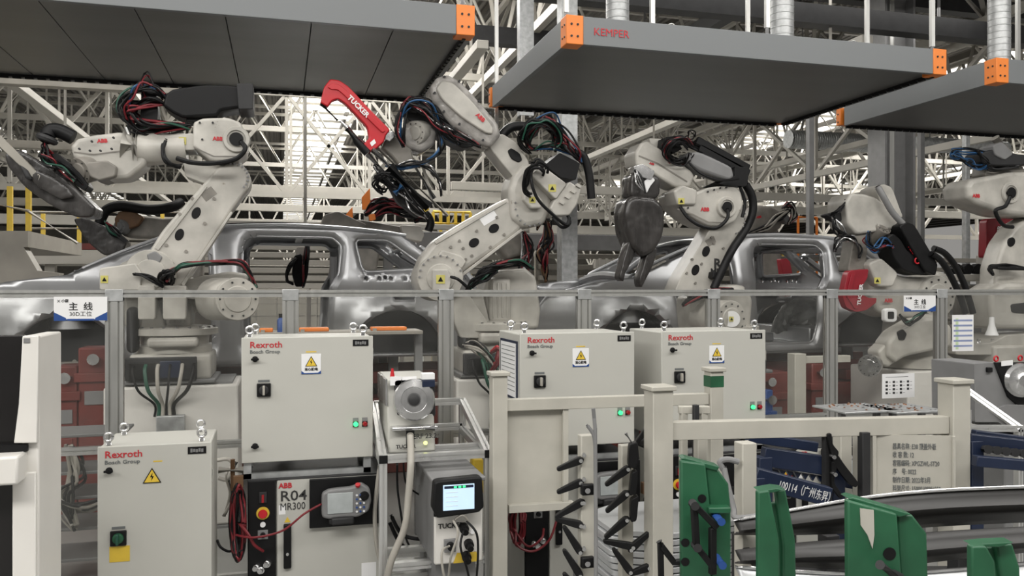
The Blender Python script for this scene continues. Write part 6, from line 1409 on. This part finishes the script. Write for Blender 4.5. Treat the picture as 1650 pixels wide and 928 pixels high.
# cream posts standing behind the green fixtures
for px, py, tt, wd, lab in ((1201, 712, 3.35, .065, 'cream square post with a bolt hole left of the navy lettered beam'), (1357, 690, 4.5, .07, 'cream post behind the black latch arm near the sign board'),
                            (1128, 700, 4.2, .05, 'slim cream post behind the first green fixture plate')):
    t = thing('rack_post', lab, 'post', (PT(px, py, tt).x, PT(px, py, tt).y, 0)); q = post(t, px, py, tt, wd, cap=False)
    MB().bb(q.x - wd * .8, q.x + wd * .8, q.y - wd * .8, q.y + wd * .8, 0, .012).build('foot_plate', 'rack', t)
    if px == 1201: MB().cyl((q.x - .0, q.y - wd / 2 - .003, q.z - .35), (q.x, q.y - wd / 2 + .001, q.z - .35), .008, n=12).build('bolt_hole', 'black', t)

# pawl posts: upright with tilting black latch arms
def pawl(parent, px, py, ex, ey, tt, wp=6.5, name='pawl'):
    a = Vector((px, py)); b = Vector((ex, ey)); d = (b - a).normalized(); n = Vector((-d.y, d.x))
    pts = [a + n * wp, a - d * wp, a - n * wp, b - n * wp * .55, b + d * wp * .3, b + n * wp * .55]
    o = rnd([PT(p.x, p.y, tt) for p in pts], .22, 2); back = FW * .028
    o = MB().prism(o, back).build(name, 'black', parent, .003, 2)
    c = PT(px, py, tt); MB().cyl(c - FW * .012, c + FW * .04, .009, n=10).build('pivot_bolt', 'steel', o)
    return o
t1 = thing('pawl_post', 'cream post with black tilting pawls pointing left and a bent steel rod', 'pawl post', PT(944, 900, 3.75)); t1.location.z = 0
q = PT(944, 700, 3.75); MB().bb(q.x - .032, q.x + .032, q.y - .025, q.y + .025, 0, q.z).build('post', 'rack', t1, .004)
for px, py, ex, ey in ((936, 742, 899, 757), (936, 778, 899, 794), (938, 810, 896, 834), (936, 847, 896, 837), (935, 890, 909, 850), (935, 928, 909, 888), (935, 960, 909, 926)): pawl(t1, px, py, ex, ey, 3.70)
MB().tube([PT(956, 658, 3.66), PT(959, 690, 3.66), PT(960, 830, 3.66), PT(960, 960, 3.66)], .009, 10).build('steel_rod', 'midgrey', t1)
MB().tube(crom([PT(945, 684, 3.66), PT(956, 700, 3.66), PT(959, 720, 3.66)], 5), .008, 8).build('rod_hook', 'midgrey', t1)
for py in (733, 772, 810, 848, 884): c = PT(941, py, 3.71); MB().cyl(c - FW * .012, c + FW * .01, .009, n=12).build('pivot_bolt', 'steel', t1)
for py in (788, 905): c = PT(946, py, 3.69); MB().bb(c.x - .03, c.x + .03, c.y - .02, c.y + .01, c.z - .024, c.z + .024).build('clamp_block', 'black', t1, .005); MB().cyl(c - FW * .035, c - FW * .01, .012, n=12).build('clamp_bolt', 'midgrey', t1)
t2 = thing('pawl_post', 'cream post with a chain of black pawls stepping up to the tallest rack post', 'pawl post', PT(1008, 900, 3.95)); t2.location.z = 0
q = PT(1008, 716, 3.98); MB().bb(q.x - .03, q.x + .03, q.y - .025, q.y + .025, 0, q.z).build('post', 'rack', t2, .004)
for px, py, ex, ey in ((1012, 756, 977, 782), (1010, 796, 978, 825), (1010, 838, 976, 867), (1020, 882, 974, 873), (1017, 886, 1046, 860), (1016, 922, 989, 886), (1046, 915, 1016, 926)): pawl(t2, px, py, ex, ey, 3.88)
for pts in ([(1014, 716), (1028, 712), (1030, 740), (1024, 756), (1012, 752)], [(1018, 762), (1028, 758), (1026, 796), (1014, 800)], [(1016, 806), (1030, 798), (1026, 840), (1016, 842)]):
    MB().prism(rnd([PT(x, y, 3.86) for x, y in pts], .2, 2), FW * .05).build('pawl_carrier', 'black', t2, .004)
MB().tube([PT(1008, 698, 3.9), PT(1020, 716, 3.9)], .008, 8).build('steel_rod', 'midgrey', t2)
pawl(t2, 1042, 694, 1024, 716, 3.95, 5)
# black latch arm chain near the sign board
t3 = thing('latch_arm', 'black stepped latch arm hanging at the left edge of the sign board', 'latch arm', PT(1350, 900, 3.95)); t3.location.z = 0
for pts in ([(1333, 700), (1340, 698), (1342, 716), (1352, 728), (1350, 740), (1340, 734)], [(1338, 734), (1350, 732), (1362, 750), (1384, 778), (1380, 786), (1370, 782), (1352, 760)],
            [(1340, 742), (1350, 748), (1344, 778), (1360, 800), (1354, 804), (1340, 786)]):
    MB().prism(rnd([PT(x, y, 3.96) for x, y in pts], .2, 2), FW * .03).build('latch_link', 'black', t3, .004)
for px, py in ((1343, 736), (1345, 764)): c = PT(px, py, 3.94); MB().cyl(c - FW * .012, c + FW * .03, .01, n=10).build('pivot_bolt', 'steel', t3)
q = PT(1336, 700, 3.99); MB().bb(q.x - .02, q.x + .015, q.y, q.y + .03, 0, q.z).build('mounting_bar', 'darkgrey', t3)
q = PT(1392, 696, 4.0); t = thing('dark_upright', 'dark steel upright just left of the sign board', 'upright', (q.x, q.y, 0)); MB().bb(q.x - .022, q.x + .022, q.y - .02, q.y + .02, 0, q.z).build('shaft', 'darkgrey', t, .003); MB().bb(q.x - .05, q.x + .05, q.y - .05, q.y + .05, 0, .01).build('foot_plate', 'darkgrey', t)

# navy racks
def navy(pts_px, t0, t1_, lab, h=.07, txt=None, legs=()):
    a = PT(*pts_px[0], t0); b = PT(*pts_px[1], t1_); t = thing('navy_beam_rack', lab, 'rack', (a.x, a.y, 0)); MB().beam(a, b, .05, h, ref=Z_).build('beam', 'navy', t, .004)
    for s in legs:
        p = a.lerp(b, s); MB().bb(p.x - .035, p.x + .035, p.y - .035, p.y + .035, 0, p.z).build('leg', 'navy', t, .004)
    return t, a, b
t, a, b = navy([(1215, 768), (1335, 800)], 3.7, 3.72, 'navy steel beam with white painted number and lettering', .085, legs=(.0,))
x = (b - a).normalized(); y = (Z_ - x * Z_.dot(x)).normalized(); nn = x.cross(y)
text('100114（广州东昇）', t, 'textwhite', a + x * .105 - y * .018 + nn * .027, x, y, .050, 'lettering', width=.235)
t, a, b = navy([(1228, 735), (1345, 752)], 4.0, 4.05, 'toothed navy beam above the lettered navy beam', .09, legs=(0, 1))
x = (b - a).normalized()
for k in range(10): p = a.lerp(b, (k + .7) / 9.6) - Z_ * .055; MB().prism([p - x * .018, p + x * .018, p - Z_ * .03], FW * .03).build('tooth', 'navy', t)
MB().beam(a + FW * .25 + Z_ * .05, b + FW * .25 + Z_ * .05, .05, .05).build('rear_beam', 'navy', t, .004)
t, a, b = navy([(1345, 770), (1400, 782)], 4.3, 4.35, 'short navy beam behind the black latch arm', .07, legs=(1,))
t, a, b = navy([(1560, 708), (1680, 722)], 4.1, 4.1, 'upper navy roller rack at the right edge', .06, legs=(0.06, .9))
a2 = PT(1570, 742, 4.0); b2 = PT(1680, 752, 4.0); MB().beam(a2, b2, .05, .05, ref=Z_).build('lower_beam', 'navy', t, .004)
for k in range(7): p = a.lerp(b, .18 + .12 * k); MB().cyl(p - Z_ * .03 - FW * .06, p - Z_ * .05 + FW * .2, .022, n=10).build('roller', 'darkgrey', t)
MB().beam(PT(1568, 700, 4.4), PT(1690, 716, 4.4), .05, .05, ref=Z_).build('rear_beam', 'navy', t, .004)

# trays of rivets and rods on the fence rail
for i, (x0, x1, lab) in enumerate(((1362, 1450, 'left tray of copper-headed rivets behind the right rack rail'), (1446, 1522, 'right tray of copper-headed rivets behind the right rack rail'))):
    a = PT(x0, 664, 4.6); b = PT(x1, 662, 4.7); t = thing('rivet_tray', lab, 'tray', (a.x, a.y, a.z)); z = 1.30
    MB().bb(a.x, b.x, a.y, a.y + .30, z, z + .012).build('tray', 'galv', t, .003); rg = random.Random(i)
    MB().bb(a.x + .05, a.x + .08, a.y + .1, a.y + .13, 0, z).build('leg', 'midgrey', t); MB().bb(b.x - .08, b.x - .05, a.y + .1, a.y + .13, 0, z).build('leg', 'midgrey', t)
    mb = MB()
    for k in range(44):
        x = rg.uniform(a.x + .03, b.x - .02); y = a.y + rg.uniform(.02, .28); mb.cyl((x, y, z + .012), (x, y, z + rg.uniform(.014, .022)), .006, n=6, m='copper' if k % 2 else 'galv')
    mb.build('rivet_pile', None, t)['kind'] = 'stuff'

# stacked pale sheets
st = thing('sheet_stack', 'stack of pale pressed metal sheets behind the first green fixture', 'sheet stack', PT(1080, 900, 3.9)); st.location.z = 0
mb = []
for k in range(10):
    z = .775 - .034 * k; rg = random.Random(k); j = rg.uniform(-.012, .012)
    MB().prism(rnd([Vector((p.x + j, p.y, z)) for p in (PT(945, 850, 4.45), PT(985, 822, 4.62), PT(1210, 830, 4.85), PT(1240, 860, 4.45), PT(1090, 905, 4.06), PT(985, 900, 4.12))], .08), (0, 0, .027)).build('sheet', 'tray', st, .002, 1)
MB().bb(PT(1000, 900, 4).x, PT(1180, 900, 4).x, 4.15, 4.4, .36, .48).build('pallet', 'midgrey', st, .01); 
for px in (1010, 1170):
    p = PT(px, 900, 4.1); MB().bb(p.x - .05, p.x + .05, p.y - .05, p.y + .05, 0, .36).build('leg', 'midgrey', st)

# green fixtures (nearest)
def gplate(parent, name, pts, tt, depth, m='green', bev=.006, dirv=None):
    return MB().prism([PT(x, y, tt) for x, y in pts], (dirv or FW) * depth).build(name, m, parent, bev, 2)
g1 = thing('green_fixture', 'dark green steel fixture plate with bolt holes beside the tallest rack post', 'fixture', PT(1140, 900, 2.9)); g1.location.z = 0
gplate(g1, 'plate', [(1097, 742), (1137, 748), (1146, 832), (1146, 960), (1098, 960)], 2.72, .035)
sd = (RT * .8 + FW * .6).normalized()
gplate(g1, 'side_plate', [(1137, 752), (1158, 757), (1174, 780), (1178, 822), (1178, 960), (1146, 960), (1144, 824)], 2.74, .05)
gplate(g1, 'top_edge', [(1097, 740), (1104, 737), (1160, 752), (1156, 760), (1137, 755)], 2.735, .06, bev=.004)
gplate(g1, 'ledge', [(1142, 818), (1178, 818), (1178, 828), (1142, 828)], 2.70, .12, bev=.004)
for x, y in ((1131, 803), (1104, 874), (1104, 905)): c = PT(x, y, 2.72); MB().cyl(c - FW * .002, c + FW * .01, .014, n=18).build('plate_hole', 'black', g1)
for a_, b_, w_ in (((1118, 812), (1155, 850), .022), ((1118, 812), (1122, 880), .02), ((1122, 880), (1150, 915), .022), ((1148, 850), (1148, 925), .022)): MB().beam(PT(*a_, 2.66), PT(*b_, 2.66), w_, .02).build('linkage_arm', 'black', g1, .003)
for x, y in ((1118, 813), (1122, 880)): c = PT(x, y, 2.65); MB().cyl(c - FW * .02, c + FW * .02, .014, n=14).build('linkage_pivot', 'darkgrey', g1)
for x, y in ((1160, 838), (1162, 908)): c = PT(x, y, 2.66); MB().cyl(c - FW * .02, c + FW * .06, .013, n=16).build('blue_bolt', 'blue', g1)
bt = MB().tube([PT(1062, 872, 2.75), PT(1066, 880, 2.75), PT(1086, 906, 2.75), PT(1100, 906, 2.75)], .011, 10).build('bent_handle', 'black', g1)
MB().beam(PT(1064, 874, 2.75), PT(1066, 960, 2.75), .02, .012).build('handle_bar', 'black', g1, .003)
g2 = thing('green_fixture', 'dark green U-shaped fixture upright in front of the dark pressed panels', 'fixture', PT(1250, 900, 2.6)); g2.location.z = 0
gplate(g2, 'left_cheek', [(1221, 792), (1240, 790), (1256, 872), (1258, 960), (1222, 960)], 2.45, .03)
gplate(g2, 'right_cheek', [(1250, 790), (1266, 788), (1282, 870), (1284, 960), (1262, 960), (1262, 880)], 2.52, .03)
gplate(g2, 'web', [(1238, 812), (1262, 808), (1268, 870), (1268, 960), (1240, 960)], 2.54, .02)
gplate(g2, 'top_strap', [(1222, 792), (1250, 787), (1266, 789), (1240, 795)], 2.47, .06, bev=.002)
g3 = thing('green_fixture', 'large dark green fixture block with chipped paint patch at the bottom right', 'fixture', PT(1430, 900, 2.5)); g3.location.z = 0
gplate(g3, 'plate', [(1366, 806), (1446, 828), (1456, 960), (1367, 960)], 2.32, .03)
gplate(g3, 'side_plate', [(1446, 830), (1470, 829), (1494, 860), (1497, 960), (1452, 960)], 2.36, .05)
gplate(g3, 'top_edge', [(1366, 804), (1375, 801), (1470, 829), (1450, 834)], 2.34, .06, bev=.004)
gplate(g3, 'bare_patch', [(1386, 819), (1408, 822), (1409, 862), (1406, 884), (1398, 862), (1387, 846)], 2.3165, .003, 'rack', bev=0)
c = PT(1433, 892, 2.32); MB().cyl(c - FW * .002, c + FW * .01, .018, n=18).build('plate_hole', 'black', g3)
MB().tube([PT(1418, 910, 2.24), PT(1440, 925, 2.3), PT(1450, 930, 2.34)], .013, 12).build('handle', 'darkgrey', g3)
g4_ = thing('green_fixture', 'small dark green U-shaped upright at the bottom right corner', 'fixture', PT(1600, 900, 2.4)); g4_.location.z = 0
gplate(g4_, 'left_cheek', [(1566, 880), (1590, 880), (1604, 905), (1608, 960), (1566, 960)], 2.3, .03)
gplate(g4_, 'right_cheek', [(1606, 878), (1632, 876), (1644, 915), (1646, 960), (1618, 960)], 2.36, .03)
gplate(g4_, 'web', [(1588, 884), (1612, 880), (1622, 960), (1600, 960)], 2.38, .02)
gplate(g4_, 'top_strap', [(1566, 879), (1590, 876), (1634, 874), (1610, 882)], 2.32, .05, bev=.002)

# dark pressed panels (tailgate skins) curving through the foreground
def curved_panel(name, lab, top, bot, t0, t1_, tuck=.12, m='panel', rim=True):
    """top / bot: matching lists of (px, py); depth runs from t0 to t1 along the list; lower edge tucked away"""
    n = len(top); T = [t0 + (t1_ - t0) * i / (n - 1) for i in range(n)]
    up_ = crom([PT(*p, T[i]) for i, p in enumerate(top)], 6); lo = crom([PT(*p, T[i] + tuck) for i, p in enumerate(bot)], 6)
    th = thing(name, lab, 'pressed panel', PT(*bot[n // 2], T[n // 2])); vs = []; R = 7; N = len(up_)
    for i in range(N):
        for k in range(R):
            s = k / (R - 1); p = up_[i].lerp(lo[i], s); p = p - FW * .05 * math.sin(math.pi * s) - FW * .03 * (s > .3) * (s < .62); vs.append(p)
    fs_ = [(i * R + k, i * R + k + 1, (i + 1) * R + k + 1, (i + 1) * R + k) for i in range(N - 1) for k in range(R - 1)]
    o = MB().add(vs, fs_).build('skin', m, th, ang=50); s = o.modifiers.new('solid', 'SOLIDIFY'); s.thickness = .006
    if rim: MB().tube([p - FW * .006 for p in up_], .006, 8).build('rim', 'steel', th)
    return th
curved_panel('pressed_panel', 'upper dark pressed panel sweeping behind the green fixtures', [(1182, 838), (1290, 818), (1400, 800), (1520, 789), (1700, 782)], [(1182, 862), (1290, 862), (1400, 858), (1520, 848), (1700, 840)], 3.2, 3.0)
curved_panel('pressed_panel', 'middle dark pressed panel, second from top behind the green fixtures', [(1184, 886), (1290, 874), (1400, 866), (1520, 856), (1700, 846)], [(1184, 908), (1290, 914), (1400, 918), (1520, 904), (1700, 886)], 3.15, 2.95, rim=False)
curved_panel('pressed_panel', 'lowest dark pressed panel at the bottom edge behind the green fixtures', [(1184, 912), (1290, 920), (1400, 924), (1520, 918), (1700, 902)], [(1184, 930), (1290, 950), (1400, 960), (1520, 950), (1700, 940)], 3.1, 2.92, m='tray')
pf = thing('panel_pillar_frame', 'rounded steel frame end left of the sweeping dark panels', 'pressed panel', PT(1172, 900, 3.3))
MB().tube(crom([PT(1168, 760, 3.3), PT(1160, 745, 3.3), PT(1172, 740, 3.3), PT(1190, 744, 3.3)], 5), .012, 10).build('frame_top', 'midgrey', pf)
MB().tube(crom([PT(1166, 752, 3.3), PT(1172, 780, 3.28), (PT(1182, 820, 3.25)), PT(1186, 834, 3.22), PT(1220, 832, 3.2)], 6), .012, 10).build('frame_side', 'midgrey', pf)
t = thing('panel_cradle', 'dark steel cradle carrying the sweeping pressed panels', 'cradle', (PT(1400, 900, 3.2).x, PT(1400, 900, 3.2).y, 0))
for px, tt in ((1195, 3.4), (1335, 3.35), (1545, 3.3)):
    p = PT(px, 860, tt); MB().bb(p.x - .03, p.x + .03, p.y - .03, p.y + .03, 0, p.z).build('upright', 'darkgrey', t, .003)
MB().beam(PT(1195, 925, 3.4), PT(1650, 925, 3.3), .05).build('rail', 'darkgrey', t, .003)
for px in (1195, 1335, 1545):
    p = PT(px, 880, 3.38); MB().beam(p, p - FW * .35, .03).build('support_arm', 'darkgrey', t, .003)

# feeder and sloping profile frame at the right edge
fr = thing('rivet_feeder', 'rivet feeder with round bowl cut by the right edge of the photo', 'rivet feeder', PT(1620, 700, 5.0)); V = 4.75
slab(fr, 'housing', 'midgrey', [(1570, 586), (1606, 584), (1640, 660), (1634, 696), (1608, 680), (1571, 680)], V, .4, .01, 2, .03)
slab(fr, 'bowl_plate', 'black', [(1604, 584), (1690, 584), (1690, 650), (1640, 652), (1626, 640)], V - .02, .03, .005, 2, .03)
q = P(1642, 612, V - .03); MB().lathe(q, (-.3, -1, 0), [(.12, 0), (.12, .03), (.1, .05), (.06, .055), (.04, .07), (.03, .07)], 32).build('bowl', 'steel', fr, ang=30)
slab(fr, 'hopper', 'midgrey', [(1600, 660), (1622, 652), (1690, 652), (1690, 700), (1640, 700)], V - .02, .3, .01, 2, .05)
for px, py in ((1605, 578), (1644, 577)): c = P(px, py, V + .05); MB().ring(c, Y_, .018, .006, m=None).build('lifting_eye', 'red', fr)
slab(fr, 'label_card', 'label', [(1614, 582), (1632, 580), (1632, 588), (1614, 590)], V - .03, .004, 0, 1, round_=False)
slab(fr, 'lock', 'black', [(1592, 592), (1600, 592), (1600, 600), (1592, 600)], V - .02, .03, .002, 1)
q = P(1600, 700, V + .1); MB().bb(q.x, q.x + .45, V, V + .35, 0, q.z).build('stand', 'midgrey', fr, .01)
ft = thing('profile_stand', 'aluminium profile stand with sloping bar at the right edge', 'stand', PT(1600, 900, 4.4)); ft.location.z = 0; V = 4.35
def fbar(p, q_, w=.04): profile(MB(), p, q_, w, w, (0, -1, 0), 1).build('bar', 'aluhighlit', ft)
fbar(P(1556, 628, V + .25), P(1640, 688, V)); fbar(P(1556, 690, V), P(1700, 690, V)); fbar(P(1556, 640, V + .3), P(1556, 628, V + .26))
q = P(1641, 690, V); fbar((q.x, V, 0), (q.x, V, q.z)); q = P(1558, 660, V + .3); fbar((q.x, V + .3, 0), (q.x, V + .3, q.z))
# machine bits standing low behind the left cabinets
t = thing('junction_rack', 'dull metal shelving between the terminal and the low cabinet, behind the fence', 'shelving', (X(130, 6.2), 6.3, 0))
for k, py in enumerate((700, 760, 800, 850, 900)): MB().bb(X(60, 6.2), X(200, 6.2), 6.2, 6.6, Zp(130, py, 6.2) - .02, Zp(130, py, 6.2)).build('shelf', 'midgrey', t, .004)
for px in (62, 198): MB().bb(X(px, 6.2) - .02, X(px, 6.2) + .02, 6.2, 6.24, 0, Zp(130, 690, 6.2)).build('upright', 'midgrey', t)
bundle(t, [(110, 720), (125, 760), (105, 800), (120, 850)], 8, 14, .014, 6.15, 91, ('greycable', 'rubber', 'greycable'))
bundle(t, [(75, 790), (105, 810), (140, 815), (175, 800)], 5, 8, .016, 6.15, 92, ('rubber', 'greycable'))
bundle(t, [(360, 830), (372, 800), (368, 770), (380, 745)], 3, 5, .01, 5.2, 93, ('greycable', 'rubber'))
t = thing('cable_fall', 'bunch of grey and red cables dropping from the centre robot foot behind the fence', 'cable', P(800, 700, 6.4))
bundle(t, [(748, 556), (770, 560), (792, 590), (800, 640), (798, 700), (800, 760), (800, 960)], 10, 8, .013, 6.6, 94, ('greycable', 'rubber', 'darkgrey', 'greycable', 'greencable'))
bundle(t, [(792, 568), (802, 562), (800, 585), (790, 600)], 3, 3, .016, 6.5, 95, ('redcable', 'red'))
for k, (px, lab) in enumerate(((452, 'blue and black spray bottle standing on the ledge right of the cabinet eyes'),)):
    q = P(452, 535, 6.6); t = thing('spray_bottle', 'small blue bottle with black cap seen through the fence above the R04 cabinet', 'bottle', q); MB().lathe(q, Z_, [(.025, 0), (.025, .09), (.012, .11)], 16).build('bottle', 'blue', t); MB().lathe(q + Z_ * .11, Z_, [(.014, 0), (.014, .03)], 12).build('cap', 'black', t)
    t = thing('fixture_shelf', 'narrow shelf with orange tools seen through the fence above the R04 cabinet', 'shelf', (q.x, 6.7, 0)); MB().bb(X(410, 6.6), X(680, 6.6), 6.55, 6.9, q.z - .03, q.z).build('shelf_board', 'beige', t, .005)
    for px in (415, 675): MB().bb(X(px, 6.7) - .03, X(px, 6.7) + .03, 6.7, 6.76, 0, q.z - .03).build('leg', 'midgrey', t)
    for x0, x1, y0 in ((418, 440, 538), (482, 530, 530), (598, 655, 531)):
        tt = thing('orange_pad', 'orange protective pad on the shelf behind the fence, %s' % {418: 'left of the blue bottle', 482: 'between fence post and cabinet eyes', 598: 'longest and rightmost'}[x0], 'pad', (X(x0, 6.6), 6.6, q.z))
        MB().bb(X(x0, 6.6), X(x1, 6.6), 6.58, 6.7, q.z, q.z + .03).build('pad', 'orange', tt, .008); MB().bb(X(x0, 6.6) + .01, X(x0, 6.6) + .04, 6.57, 6.58, q.z, q.z + .02).build('tab', 'beige', tt)
# plastic film draped in the rear of the second car
